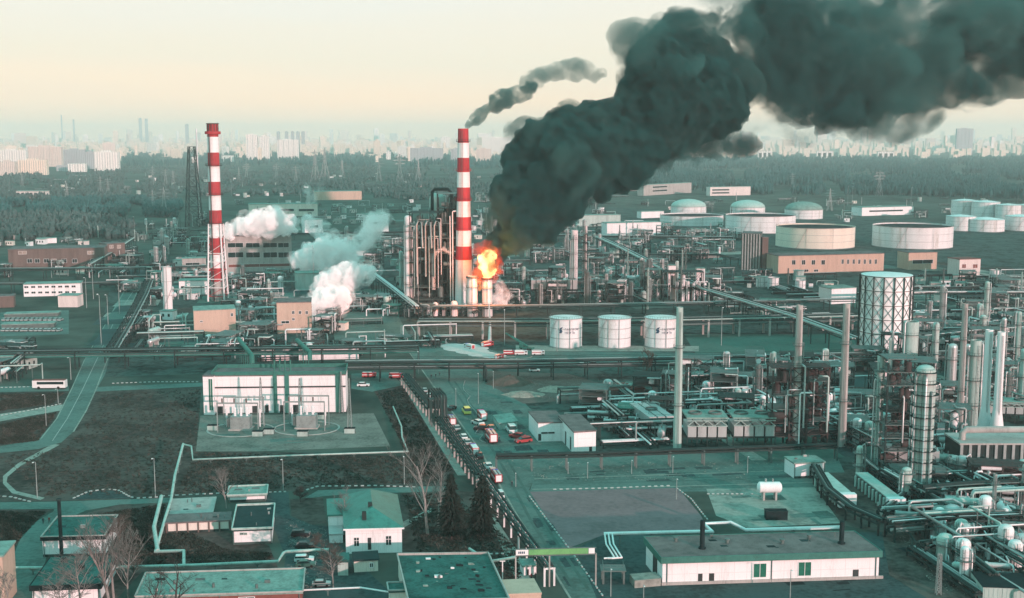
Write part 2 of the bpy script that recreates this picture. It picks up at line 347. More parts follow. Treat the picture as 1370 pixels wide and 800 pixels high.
# painted kerb stones: one row of blocks each
def kerb_row(pts, label, n, w=.35):
    m = MB(); P = [G(*p) for p in pts]; L = [(P[i + 1] - P[i]).length for i in range(len(P) - 1)]; T = sum(L)
    for k in range(n):
        a, b = T * k / n, T * (k + .5) / n; q = []
        for t in (a, b):
            i = 0
            while i < len(L) - 1 and t > L[i]: t -= L[i]; i += 1
            q.append(P[i] + (P[i + 1] - P[i]) * (t / L[i]))
        m.beam(q[0] + Vector((0, 0, .12)), q[1] + Vector((0, 0, .12)), w * 1.3, .24)
    tag(m.build('painted_kerb', M_kerb, None, P[0].to_tuple()), label, 'kerb', 'white dashed kerbs')
kerb_row([(98, 667), (118, 658), (140, 655), (158, 656), (172, 664), (180, 667)], 'white dashed kerb curving round the lay-by on the access road', 15)
kerb_row([(-5, 664), (15, 665), (34, 670), (44, 672)], 'short white dashed kerb at the frame edge beside the access road', 7)
kerb_row([(183, 667), (215, 665)], 'faint short dashed kerb beside the green pipe end', 4)
kerb_row([(216, 664), (300, 660), (352, 658)], 'white dashed kerb behind the cream garage row', 15)
kerb_row([(360, 659), (386, 658)], 'short dashed kerb at the mouth of the car park', 4)
kerb_row([(410, 656), (425, 651), (500, 650), (560, 652)], 'white dashed kerb behind the green roofed house', 18)
kerb_row([(740, 655), (820, 653), (900, 650)], 'dashed kerb along the far edge of the mauve gravel plot', 19)
kerb_row([(708, 664), (735, 700), (762, 735), (808, 800)], 'dashed kerb between the gate road and the mauve gravel plot', 34, .25)
kerb_row([(905, 653), (925, 668), (942, 690), (948, 697)], 'dashed kerb down the end of the mauve gravel plot', 15, .25)
kerb_row([(946, 661), (1010, 661)], 'dashed kerb across the pale concrete pad', 10)
kerb_row([(-5, 557), (40, 549), (84, 540)], 'dashed kerb along the slanting path west of the depot road', 16)
kerb_row([(-5, 519), (60, 517)], 'dashed kerb under the passing bus on the cross road', 11)
kerb_row([(150, 513), (210, 511), (268, 511)], 'dashed kerb along the cross road toward the white switchgear hall', 20)
kerb_row([(640, 742), (678, 741)], 'short dashed kerb under the green banner gantry', 5)
# spoil heaps
def heap(px, py, r, h, m, label):
    c = G(px, py); b = MB(); n = 20; V = []; rows = 6
    for i in range(rows + 1):
        t = i / rows
        for j in range(n):
            a = 2 * math.pi * j / n
            k = 1 + .35 * noise.noise(Vector((math.cos(a) * 1.5, math.sin(a) * 1.5, px)))
            V.append((math.cos(a) * r * k * (1 - t), math.sin(a) * r * k * (1 - t) * .7, h * (1 - (1 - t) ** 2) * (1 + .2 * noise.noise(Vector((a, t * 4, py))))))
    b.add(V, [(i * n + j, i * n + (j + 1) % n, (i + 1) * n + (j + 1) % n, (i + 1) * n + j) for i in range(rows) for j in range(n)])
    o = b.build('spoil_heap', m); o.location = (c.x, c.y, .02); tag(o, label, 'heap')
heap(683, 513, 9, 3.2, M_twig, 'dark cone of soil under the long pipe bridge')
heap(742, 522, 7, 1.6, M_sand, 'low pale heap of rubble near the reddish shed')
heap(700, 528, 8, 1.2, M_sand, 'flat pale heap of rubble below the dark soil cone')
fo = MB()
for (ax, ay, r) in ((606, 463, 6.5), (618, 466, 9), (632, 470, 8), (626, 463, 6), (646, 474, 7), (660, 476, 6), (640, 466, 5)):
    c = G(ax, ay); fo.lathe([(r, .05), (r * .9, .25), (r * .55, .45), (r * .1, .55), (0, .55)], 14, c.x, c.y)
structure(fo.build('foam', M_foam), 'stuff')['label'] = 'white fire fighting foam spread on the ground'

# repairs, stains and paving fields that break up the yards
qp = random.Random(77)
def patches(name, quad, n, m, z, wr, dr):
    (x0, y0), (x1, y1), (x2, y2), (x3, y3) = quad
    for k in range(n):
        a, b = qp.random(), qp.random(); px = (x0 * (1 - a) + x1 * a) * (1 - b) + (x3 * (1 - a) + x2 * a) * b; py = (y0 * (1 - a) + y1 * a) * (1 - b) + (y3 * (1 - a) + y2 * a) * b
        c = G(px, py); w, d = qp.uniform(*wr), qp.uniform(*dr); P = [c + UX * (w * sx * qp.uniform(.85, 1.1)) + VX * (d * sy * qp.uniform(.85, 1.1)) for sx, sy in ((-1, -1), (1, -1), (1, 1), (-1, 1))]
        structure(MB().add([(p.x, p.y, z + k * .0008) for p in P], [(0, 1, 2, 3)]).build(name, m))
M_ind = [M_slab, M_asphd, M_asph, M_lawn, M_soil]
for i, qd in enumerate((((310, 300), (560, 290), (560, 410), (320, 400)), ((640, 290), (980, 290), (1000, 410), (680, 410)), ((980, 340), (1370, 340), (1370, 470), (1150, 440)), ((160, 340), (290, 330), (290, 480), (150, 480)), ((780, 500), (1370, 500), (1370, 640), (900, 600)))):
    for j, m in enumerate(M_ind): patches('paving', qd, 9, m, .032 + .012 * j + .002 * i, (3, 16), (4, 22))
patches('asphalt_patch', ((600, 520), (690, 540), (760, 640), (650, 630)), 14, M_asphd, .034, (.8, 4), (.8, 5))
patches('asphalt_patch', ((690, 660), (720, 660), (790, 790), (760, 790)), 10, M_asphd, .034, (.6, 2), (.6, 4))
patches('asphalt_patch', ((720, 625), (1100, 615), (1100, 640), (720, 645)), 14, M_asphd, .034, (1, 6), (.6, 2))
patches('stain', ((830, 725), (1180, 776), (1230, 800), (850, 800)), 12, M_black, .034, (.4, 2.2), (.3, 1.5))
patches('stain', ((380, 690), (430, 705), (440, 790), (385, 790)), 8, M_black, .034, (.3, 1.2), (.3, 1.0))
patches('stain', ((1195, 715), (1370, 715), (1370, 790), (1250, 790)), 16, M_black, .034, (.5, 3), (.5, 2))
patches('stain', ((960, 660), (1090, 660), (1110, 698), (1000, 702)), 9, M_asph, .04, (.6, 4), (.4, 3))
patches('stain', ((280, 565), (500, 560), (510, 592), (280, 598)), 12, M_asph, .04, (.8, 5), (.5, 3))

# tyre tracks and lane lines
def strip(name, pts, w, m, z):
    P = [G(*p) for p in pts]; V = []
    for i in range(len(P)):
        d = (P[min(i + 1, len(P) - 1)] - P[max(i - 1, 0)]).normalized(); a = Vector((-d.y, d.x, 0)) * w / 2; V += [P[i] + a, P[i] - a]
    structure(MB().add([(p.x, p.y, z) for p in V], [(2 * i, 2 * i + 1, 2 * i + 3, 2 * i + 2) for i in range(len(P) - 1)]).build(name, m))
M_line = mat('faded_line_paint', (.30, .31, .30), .9, var=.3)
strip('road_marking', [(178, 390), (155, 425), (131, 478), (110, 522), (90, 560), (70, 590)], .3, M_line, .045)
strip('road_edge', [(189, 378), (166, 430), (148, 470), (128, 522), (115, 550), (98, 578)], .5, M_slab, .046)
strip('road_edge', [(173, 378), (149, 420), (113, 482), (96, 520), (76, 560), (54, 588)], .4, M_slab, .046)
M_track = mat('worn_asphalt', (.078, .125, .114), .95, var=.2, scale=.2, spec=.08)
for o_ in (0, 2):
    strip('tyre_track', [(600 + 4 * o_, 510), (640 + 5 * o_, 570), (676 + 6 * o_, 630), (712 + 8 * o_, 700), (770 + 9 * o_, 790)], .8, M_track, .048)
    strip('tyre_track', [(715, 644 + 2 * o_), (900, 640 + 2 * o_), (1100, 634 + 1.8 * o_)], .8, M_track, .05)
strip('tyre_track', [(560, 478), (700, 480), (930, 481), (1140, 480)], .6, M_asphd, .05); strip('tyre_track', [(560, 482), (700, 484), (930, 485), (1140, 484)], .6, M_asphd, .051)
strip('curb', [(545, 468), (577, 512), (642, 602), (692, 690), (737, 758), (778, 825)], .5, M_slab, .07)
strip('curb', [(715, 641), (900, 635), (1100, 628)], .6, M_slab, .07); strip('curb', [(712, 655), (900, 651), (1100, 645)], .6, M_slab, .07)
strip('trail', [(130, 600), (200, 570), (230, 540), (262, 525)], 1.4, M_soil2, .03); strip('trail', [(270, 640), (400, 628), (520, 632)], 1.2, M_soil2, .03); strip('trail', [(60, 640), (160, 620), (250, 610)], 1.3, M_soil2, .03)

# dry grass tufts and stones: too many to count
def in_poly(px, py, poly):
    ins = False; j = len(poly) - 1
    for i in range(len(poly)):
        xi, yi = poly[i]; xj, yj = poly[j]
        if (yi > py) != (yj > py) and px < (xj - xi) * (py - yi) / (yj - yi) + xi: ins = not ins
        j = i
    return ins
def tufts(name, label, polys, n, m, seed, hr, wr):
    q = random.Random(seed); V = []; F = []
    for poly in polys:
        x0, x1 = min(p[0] for p in poly), max(p[0] for p in poly); y0, y1 = min(p[1] for p in poly), max(p[1] for p in poly); k = 0; tr = 0
        while k < n and tr < n * 6:
            tr += 1; px, py = q.uniform(x0, x1), q.uniform(y0, y1)
            if not in_poly(px, py, poly) or noise.noise(Vector((px * .05, py * .13, seed))) < q.uniform(-.5, .35): continue
            k += 1; g = G(px, py)
            for t in range(3):
                a = q.uniform(0, 6.28); w = q.uniform(*wr); h = q.uniform(*hr); x, y = g.x + q.uniform(-.4, .4), g.y + q.uniform(-.4, .4); b = len(V)
                V += [(x - math.cos(a) * w, y - math.sin(a) * w, .015), (x + math.cos(a) * w, y + math.sin(a) * w, .015), (x + q.uniform(-.2, .2), y + q.uniform(-.2, .2), h)]; F.append((b, b + 1, b + 2))
    me = bpy.data.meshes.new(name); me.from_pydata(V, [], F); me.materials.append(m); o = bpy.data.objects.new(name, me); COL.objects.link(o); o['kind'] = 'stuff'; o['label'] = label
FIELDS = [[(0, 612), (88, 600), (122, 560), (140, 528), (268, 520), (262, 600), (245, 606), (225, 660), (60, 664)], [(262, 606), (540, 612), (600, 645), (430, 650), (235, 662)], [(100, 692), (220, 675), (205, 735), (145, 735)], [(540, 662), (600, 660), (690, 730), (700, 790), (560, 742)], [(0, 685), (60, 685), (25, 720), (0, 760)], [(503, 525), (540, 520), (605, 630), (560, 640)], [(0, 528), (85, 526), (70, 540), (0, 550)], [(0, 568), (75, 552), (50, 590), (0, 595)], [(150, 740), (230, 700), (300, 735), (360, 740), (365, 752), (200, 758)]]
M_straw = mat('dry_straw', (.080, .074, .064), 1, var=.3, spec=.02); M_weed = mat('dark_weed', (.036, .044, .037), 1, var=.3, spec=.02)
tufts('dry_grass', 'pale dry grass growing over the bare fields', FIELDS, 1500, M_straw, 3, (.12, .38), (.12, .4))
tufts('dark_grass', 'dark weeds growing over the bare fields', FIELDS, 1700, M_weed, 4, (.15, .5), (.15, .5))
YARDS = [[(600, 520), (700, 560), (790, 620), (1100, 612), (1100, 640), (720, 645), (660, 620)], [(1200, 715), (1370, 715), (1370, 795), (1250, 795)], [(640, 500), (780, 503), (790, 530), (700, 536)], [(385, 692), (436, 706), (440, 790), (384, 790)], [(780, 500), (1130, 500), (1130, 595), (820, 600)]]
tufts('gravel_litter', 'small pale stones and litter strewn over the yards', YARDS, 420, M_slab, 5, (.06, .2), (.08, .25))
# ---------------------------------------------------------------- far city, blocks of flats, woods, pylons
def facade(name, wall, win, sx, sz, glass=.55):
    """render with a grid of windows, as on a block of flats"""
    m = bpy.data.materials.new(name); m.use_nodes = True; n = m.node_tree; L = n.links; b = n.nodes['Principled BSDF']
    b.inputs['Roughness'].default_value = .75
    tc = n.nodes.new('ShaderNodeTexCoord'); sp = n.nodes.new('ShaderNodeSeparateXYZ'); L.new(tc.outputs['Object'], sp.inputs[0])
    ad = n.nodes.new('ShaderNodeMath'); ad.operation = 'ADD'; L.new(sp.outputs[0], ad.inputs[0]); L.new(sp.outputs[1], ad.inputs[1])
    def band(sock, period, duty):
        a = n.nodes.new('ShaderNodeMath'); a.operation = 'DIVIDE'; a.inputs[1].default_value = period; L.new(sock, a.inputs[0])
        f = n.nodes.new('ShaderNodeMath'); f.operation = 'FRACT'; L.new(a.outputs[0], f.inputs[0])
        g = n.nodes.new('ShaderNodeMath'); g.operation = 'LESS_THAN'; g.inputs[1].default_value = duty; L.new(f.outputs[0], g.inputs[0]); return g.outputs[0]
    u = band(ad.outputs[0], sx, glass); v = band(sp.outputs[2], sz, .5)
    w = n.nodes.new('ShaderNodeMath'); w.operation = 'MULTIPLY'; L.new(u, w.inputs[0]); L.new(v, w.inputs[1])
    nz = n.nodes.new('ShaderNodeSeparateXYZ'); L.new(tc.outputs['Normal'], nz.inputs[0])
    lt = n.nodes.new('ShaderNodeMath'); lt.operation = 'LESS_THAN'; lt.inputs[1].default_value = .5; L.new(nz.outputs[2], lt.inputs[0])
    w2 = n.nodes.new('ShaderNodeMath'); w2.operation = 'MULTIPLY'; L.new(w.outputs[0], w2.inputs[0]); L.new(lt.outputs[0], w2.inputs[1])
    mx = n.nodes.new('ShaderNodeMix'); mx.data_type = 'RGBA'; mx.inputs[6].default_value = (*wall, 1); mx.inputs[7].default_value = (*win, 1)
    L.new(w2.outputs[0], mx.inputs[0]); L.new(mx.outputs[2], b.inputs['Base Color']); return m
FA = [facade('flats_cream', (.88, .72, .60), (.22, .20, .20), 6, 3, .5), facade('flats_white', (.85, .80, .76), (.28, .27, .28), 7.5, 3, .45),
      facade('flats_pink', (.74, .62, .56), (.25, .2, .2), 5, 3, .5), facade('flats_grey', (.42, .44, .46), (.16, .17, .18), 6, 3, .5)]
rr = random.Random(21)
def tower(px, py, w, h, d, m, label=None, cat='tower block', group=None, rot=0.0, kind='tower_block'):
    c = G(px, py); b = MB().box((-w / 2, -d / 2, 0), (w / 2, d / 2, h))
    if h > 35: b.box((-w / 5, -d / 4, h), (w / 6, d / 4, h + 4))
    if w > 45:
        for k in range(int(w / 22)): b.box((-w / 2 + 22 * k + 8, -d / 2 - 1.5, 0), (-w / 2 + 22 * k + 14, -d / 2, h - 1))
    o = b.build(kind, m); o.location = (c.x, c.y, 0); o.rotation_euler = (0, 0, rot); return tag(o, label, cat, group)
n_sky = 0
cb = MB(); rc = random.Random(5)
for i in range(2600):
    px, py = rc.uniform(-200, 1570), 194 + rc.random() ** 1.3 * (18 if rc.random() < .5 else 11); s = S(py); c = G(px, py); w, d, h = rc.uniform(2.5, 9) / s, rc.uniform(15, 40), rc.uniform(4, 12) / s
    cb.box((c.x - w / 2, c.y - d / 2, 0), (c.x + w / 2, c.y + d / 2, h))
structure(cb.build('city_blocks', FA[0]), 'stuff')['label'] = 'countless low pale blocks of the distant city'
for i in range(270):
    py = 185 + 9 + rr.random() ** 1.5 * 24 if i % 3 else 196 + rr.random() * 8
    px = rr.uniform(-30, 1400); s = S(py)
    if 640 < px and py > 207: py = 203
    hp = rr.choice([8, 10, 13, 16, 20]) * rr.uniform(.8, 1.2) if py > 200 else rr.choice([11, 13, 16, 20, 24]) * rr.uniform(.75, 1.1)
    wp = rr.choice([3, 4, 5, 6, 8, 14]) * rr.uniform(.8, 1.2)
    tower(px, py, wp / s, min(hp / s, 210), rr.uniform(14, 24), rr.choice(FA[:3] + [FA[0], FA[1]]), 'pale tower block in the hazy row of blocks along the horizon', 'tower block', 'tower blocks along the horizon', rr.uniform(-.5, .5))
for (x, y, t, w, lab) in ((100, 197, 160, 1.6, 'thin dark grey tower rising over the horizon blocks'), (251, 199, 166, 4, 'dark grey slab tower near the banded chimney on the skyline'), (189, 197, 158, 3.5, 'one of a pair of tall hazy towers on the skyline'),
                          (197, 197, 159, 3.5, 'one of a pair of tall hazy towers on the skyline'), (84, 196, 154, 1, 'very faint tall twin tower far beyond the horizon blocks'), (1289, 207, 172, 22, 'wide grey block of flats standing on the skyline at the smoke edge')):
    tower(x, y, w / S(y), HT(y, t), 20, FA[3], lab, 'tower', 'tall skyline pair' if 'pair of' in lab else None)
for k, x in enumerate((373, 384, 392, 399, 406)):
    tower(x, 205, 4 / S(205), HT(205, 176), 18, FA[3], 'slim grey tower in the row of five over the white flats', 'tower block', 'five slim grey towers on the skyline')
blocks = [(17, 226, 40, 201, 1, 'cream block of flats at the frame edge, back row'), (62, 223, 44, 196, 2, 'tall pink and white block of flats in the suburb cluster'), (100, 221, 30, 200, 3, 'grey and white block of flats behind the low annex'),
          (122, 226, 12, 203, 3, 'narrow grey end block beside the big white block'), (144, 229, 32, 203, 1, 'big white block of flats nearest the chimney in the suburb cluster'), (11, 235, 22, 216, 2, 'low cream block in the front row at the frame edge'),
          (45, 234, 38, 214, 0, 'wide cream and pink block in the front row of the suburb'), (104, 230, 23, 219, 1, 'low white annex block between the taller flats'), (84, 229, 14, 221, 3, 'small grey annex block with a white front'),
          (338, 215, 15, 180, 1, 'tall white tower of the pair beside the slab block'), (354, 215, 14, 182, 1, 'tall cream tower of the pair beside the slab block'), (386, 214, 28, 187, 1, 'broad white slab block beside the tall pair'),
          (571, 217, 44, 198, 3, 'long grey slab block left of the smoking chimney'), (612, 217, 18, 199, 3, 'grey block just behind the smoking chimney'), (647, 219, 20, 199, 2, 'pale pink block between smoking chimney and smoke'), (552, 212, 6, 194, 1, 'narrow white tower at the end of the grey slab'),
          (596, 205, 12, 183, 1, 'faint white tower above the grey slab block'), (665, 208, 40, 184, 1, 'faint wide white block behind the pink block')]
for x, y, w, t, k, lab in blocks:
    wm = w / S(y); tower(x, y, wm, HT(y, t), 18, FA[k], lab, 'block of flats', None, .05, 'apartment_block')
for x, y, w, t, lab in ((1023, 214, 18, 202, 'small white block at the edge of the smoke over the wood'), (1103, 214, 21, 202, 'small white block with a low wing in the middle of the wood'), (1185, 214, 22, 203, 'small white block standing alone farthest toward the big tanks'),
                        (42, 265, 40, 256, 'long low pale pink shed in the scrubland')):
    c = G(x, y); h = HT(y, t); w_ = w / S(y); r = thing('outlying_building', lab, 'building', (c.x, c.y, 0))
    MB().box((-w_ / 2, 0, 0), (w_ / 2, 14, h)).build('wall', FA[1] if w < 30 else M_pink, r)
    MB().box((-w_ / 2 - .5, -.5, h), (w_ / 2 + .5, 14.5, h + 1.2)).build('roof', M_roofp, r)
    for k in range(3 if w < 30 else 7):
        n_ = 3 if w < 30 else 7; u = -w_ / 2 + w_ * (k + .5) / n_
        MB().box((u - w_ / n_ * .28, -.12, h * .25), (u + w_ / n_ * .28, .05, h * .8)).build('window', M_glass, r)

# woods: single crowns thick enough to read as a bare winter wood
def wood(name, label, px_poly, n, hmin, hmax, m, seed, falloff=None):
    r = np.random.RandomState(seed); P = [G(x, y) for x, y in px_poly]
    xs = np.array([p.x for p in P]); ys = np.array([p.y for p in P]); out = []
    pyl = [p[1] for p in px_poly]; pxl = [p[0] for p in px_poly]
    pts = []
    while len(pts) < n:
        py = r.uniform(min(pyl), max(pyl)); px = r.uniform(min(pxl), max(pxl))
        ins = False; j = len(px_poly) - 1
        for i in range(len(px_poly)):
            xi, yi = px_poly[i]; xj, yj = px_poly[j]
            if (yi > py) != (yj > py) and px < (xj - xi) * (py - yi) / (yj - yi) + xi: ins = not ins
            j = i
        if not ins: continue
        if noise.noise(Vector((px * .03, py * .12, seed))) + .5 * noise.noise(Vector((px * .011, py * .05, seed + 9))) < -.14: continue
        pts.append((px, py))
    V = []; F = []
    for (px, py) in pts:
        g = G(px, py); s = S(py); w = max(5.0, 2.4 / s) * r.uniform(.7, 1.3); h = r.uniform(hmin, hmax)
        b = len(V); k = 6; a0 = r.uniform(0, 6.3); ph = r.uniform(.35, .6)
        ring = []
        for lev, (rad, z) in enumerate(((.25, .05), (1.0, ph), (.62, .82))):
            for i in range(k):
                a = a0 + i * 2 * math.pi / k; q = rad * w * .5 * r.uniform(.55, 1.25)
                V.append((g.x + math.cos(a) * q, g.y + math.sin(a) * q, h * z * r.uniform(.88, 1.1)))
        V.append((g.x, g.y, h))
        for lev in range(2):
            for i in range(k):
                if r.uniform() < .10: continue
                F.append((b + lev * k + i, b + lev * k + (i + 1) % k, b + (lev + 1) * k + (i + 1) % k, b + (lev + 1) * k + i))
        for i in range(k): F.append((b + 2 * k + i, b + 2 * k + (i + 1) % k, b + 3 * k))
    me = bpy.data.meshes.new(name); me.from_pydata(V, [], F); me.materials.append(m); me.update()
    o = bpy.data.objects.new(name, me); COL.objects.link(o); o['kind'] = 'stuff'; o['label'] = label
M_wood = mat('winter_wood', (.030, .092, .091), 1, var=.35, scale=.004, col2=(.022, .068, .068), fine=.03, spec=.05)
M_wood2 = mat('bare_scrub', (.060, .098, .094), 1, var=.4, scale=.008, col2=(.036, .066, .063), fine=.06, spec=.05)
wood('far_wood', 'dark band of distant woods below the city', [(-40, 206), (640, 209), (700, 212), (1410, 212), (1410, 226), (500, 226), (380, 222), (170, 224), (160, 212), (-40, 212)], 5200, 14, 24, M_wood, 3)
wood('wide_wood', 'wide leafless wood behind the storage tanks', [(690, 215), (1410, 212), (1410, 268), (1180, 262), (1000, 262), (820, 246), (700, 262)], 11500, 12, 20, M_wood, 4)
wood('scrubland_trees', 'brownish scrub and bare trees of the wasteland', [(-40, 238), (170, 226), (500, 224), (690, 228), (690, 262), (560, 268), (430, 262), (300, 262), (200, 275), (-40, 268)], 6500, 5, 12, M_wood2, 5)
wood('tree_belt', 'dark belt of trees across the wasteland', [(-40, 273), (80, 272), (200, 268), (245, 276), (240, 292), (110, 288), (-40, 285)], 2600, 8, 13, M_wood, 6)
wood('scrub_thicket', 'leafless thicket behind the old brick works', [(-40, 290), (110, 292), (180, 300), (180, 320), (30, 324), (-40, 330)], 1500, 6, 12, M_wood2, 8)

# transmission pylons
def pylon_proto(h, wide=1.0):
    r = thing('transmission_pylon', 'x', 'pylon'); b = MB(); w = h * .11
    lev = [0, .28, .5, .68, .82, 1]; hw = [w, w * .62, w * .38, w * .24, w * .16, w * .05]
    for i in range(5):
        z0, z1, a, c = lev[i] * h, lev[i + 1] * h, hw[i], hw[i + 1]
        for k in range(4):
            s0 = [(-1, -1), (1, -1), (1, 1), (-1, 1)][k]; s1 = [(-1, -1), (1, -1), (1, 1), (-1, 1)][(k + 1) % 4]
            b.beam((s0[0] * a, s0[1] * a, z0), (s0[0] * c, s0[1] * c, z1), .32); b.beam((s0[0] * a, s0[1] * a, z0), (s1[0] * c, s1[1] * c, z1), .2)
    b.build('lattice_mast', M_steel, r)
    for z, l in ((.66, .2), (.78, .26), (.9, .17)):
        MB().beam((-l * h * wide, 0, z * h), (0, 0, z * h + .03 * h), .3).beam((l * h * wide, 0, z * h), (0, 0, z * h + .03 * h), .3).beam((-l * h * wide, 0, z * h), (l * h * wide, 0, z * h), .3).build('crossarm', M_steel, r)
    return r
pp = pylon_proto(40)
PYL = [(90, 271, 245), (135, 262, 236), (145, 263, 238), (205, 248, 222), (222, 250, 226), (232, 250, 228), (205, 285, 254), (220, 288, 250), (320, 248, 224), (396, 246, 222), (422, 244, 200), (435, 241, 198), (507, 243, 212), (535, 245, 206), (560, 244, 214),
       (458, 240, 214), (1176, 262, 228), (1060, 254, 231), (815, 262, 232), (30, 250, 232), (370, 240, 218), (1110, 282, 252), (330, 240, 218)]
for i, (x, y, t) in enumerate(PYL):
    c = G(x, y); o = pp if i == 0 else copy_tree(pp)
    o.location = c; k = HT(y, t) / 40; o.scale = (k, k, k); o.rotation_euler = (0, 0, R.uniform(-.6, .6)); series('pylon', o, 'grey lattice power pylon', 'standing in the wasteland and woods')
# ---------------------------------------------------------------- builders for plant equipment (local coordinates, base at z = 0)
def handrail(b, r, z, n=12, h=1.1, cx=0, cy=0, w=.07):
    P = [(cx + math.cos(2 * math.pi * i / n) * r, cy + math.sin(2 * math.pi * i / n) * r) for i in range(n)]
    for i in range(n):
        x, y = P[i]; x2, y2 = P[(i + 1) % n]
        b.beam((x, y, z), (x, y, z + h), w); b.beam((x, y, z + h), (x2, y2, z + h), w)
def column(loc, r, h, m, nring=6, name='distillation_column', cat='column', label=None, group=None, dome=True, ladder=True, pipes=1, ringm=None, seed=0):
    t = thing(name, label, cat, loc, 0, group); q = random.Random(seed + int(loc[0] * 7))
    pr = [(r * 1.02, 0), (r, h * .06), (r, h - r * (.8 if dome else 0))]
    if dome: pr += [(r * .92, h - r * .45), (r * .7, h - r * .18), (r * .35, h - r * .04), (0, h)]
    else: pr += [(r * .85, h), (r * .85, h - .3)]
    MB().lathe(pr, 16).build('shell', m, t)
    for i in range(nring):
        z = h * (i + 1) / (nring + .6); b = MB().ring(z, r, r + 1.0, .14, 14); handrail(b, r + .95, z, 12, 1.1)
        b.build('platform', ringm or M_grey, t)
    if ladder:
        b = MB(); a = q.uniform(3.6, 5.2)
        x, y = math.cos(a) * (r + .35), math.sin(a) * (r + .35)
        b.beam((x - .25, y, 0), (x - .25, y, h * .95), .09).beam((x + .25, y, 0), (x + .25, y, h * .95), .09)
        for k in range(int(h / 1.2)): b.beam((x - .25, y, k * 1.2), (x + .25, y, k * 1.2), .06)
        b.build('ladder', M_grey, t)
    for i in range(pipes):
        a = q.uniform(2.6, 6.4); R2 = r + .55; x, y = math.cos(a) * R2, math.sin(a) * R2
        zt = h * q.uniform(.75, 1.0)
        MB().tube([(math.cos(a) * r * .5, math.sin(a) * r * .5, zt - .2), (x * .9, y * .9, zt + .6), (x, y, zt - .4), (x, y, 1.0), (x * 1.6, y * 1.6, .6)], .2 + .04 * r, 6).build('pipe', M_silver if q.random() < .6 else M_steel, t)
    return t
def stack(loc, r0, r1, h, m, name='stack', cat='stack', label=None, group=None, rings=3, cone=0):
    t = thing(name, label, cat, loc, 0, group)
    pr = ([(r0 * 1.9, 0), (r0 * 1.8, cone * .3), (r0, cone)] if cone else [(r0, 0)]) + [(r0 + (r1 - r0) * .5, h * .5), (r1, h), (r1 * .82, h), (r1 * .82, h - 1.5)]
    MB().lathe(pr, 14).build('shell', m, t)
    for i in range(rings):
        k = (i + .8) / (rings + .5); rr_ = r0 + (r1 - r0) * k
        b = MB().ring(h * k, rr_, rr_ + .7, .15, 12); handrail(b, rr_ + .65, h * k, 10, 1.0); b.build('platform', M_grey, t)
    b = MB().beam((-.2, -r0 - .2, 0), (-.2, -r1 - .2, h * .97), .08).beam((.2, -r0 - .2, 0), (.2, -r1 - .2, h * .97), .08); b.build('ladder', M_grey, t)
    return t
def drum(loc, L, r, rz, m, z=1.4, name='horizontal_drum', cat='drum', label=None, group=None):
    t = thing(name, label, cat, loc, rz, group); b = MB(); n = 14; pr = [(0, -L / 2 - r * .45), (r * .6, -L / 2 - r * .32), (r, -L / 2), (r, L / 2), (r * .6, L / 2 + r * .32), (0, L / 2 + r * .45)]
    tmp = MB().lathe(pr, n); b.v = [(p[2], p[0], p[1] + z + r) for p in tmp.v]; b.f = [f for f in tmp.f]; b.sm = tmp.sm; b.build('shell', m, t)
    for s in (-1, 1): MB().box((s * L * .3 - .25, -r * .8, 0), (s * L * .3 + .25, r * .8, z + r * .5)).build('saddle', M_conc, t)
    [MB().cyl((x_, 0, z + 2 * r - .1), (x_, 0, z + 2 * r + .9), r_, n=8).build('nozzle', M_steel, t) for x_, r_ in ((L * .15, .22), (-L * .2, .3))]
    return t
def tank(loc, r, h, m, roof='flat', name='storage_tank', cat='tank', label=None, group=None, roofm=None, stair_a=4.0, rail=True):
    t = thing(name, label, cat, loc, 0, group); n = 40
    MB().lathe([(r, 0), (r, h)], n).build('shell', m, t)
    b = MB()
    for k in ([.33, .66] if h > 9 else [.5]): b.ring(h * k, r, r + .12, .2, n)
    b.ring(h - .15, r, r + .5, .2, n); b.ring(0, r, r + .25, .5, n); b.build('wind_girder', M_steel, t)
    if roof == 'flat': MB().lathe([(r - .02, h - 1.2), (r * .5, h - 1.0), (0, h - .9)], n).build('roof', roofm or M_black, t)
    elif roof == 'cone': MB().lathe([(r + .15, h), (r * .5, h + r * .07), (0, h + r * .12)], n).build('roof', roofm or m, t)
    else: MB().lathe([(r, h)] + [(r * math.cos(a), h + r * .42 * math.sin(a)) for a in (.3, .6, .9, 1.2, 1.45)] + [(0, h + r * .42)], n).build('roof', roofm or m, t)
    b = MB(); k = int(h / .5)
    for i in range(k):
        a = stair_a + 1.2 * i / k * (8 / r); x, y = math.cos(a), math.sin(a)
        b.beam((x * r, y * r, i * h / k), (x * (r + .9), y * (r + .9), i * h / k), .3, .08)
        if i % 2 == 0: b.beam((x * (r + .9), y * (r + .9), i * h / k), (x * (r + .9), y * (r + .9), i * h / k + 1), .07)
    b.build('stair', M_grey, t)
    b = MB().cyl((r * .2, -r - .25, 0), (r * .2, -r - .25, h * .98), .12, n=6).cyl((-r * .45, -r * .9 - .25, 0), (-r * .45, -r * .9 - .25, h * .98), .1, n=6); b.build('downpipe', M_steel, t)
    if rail:
        b = MB(); handrail(b, r - .1, h + .05, 36, 1.0, w=.08); b.build('handrail', M_grey, t)
    return t
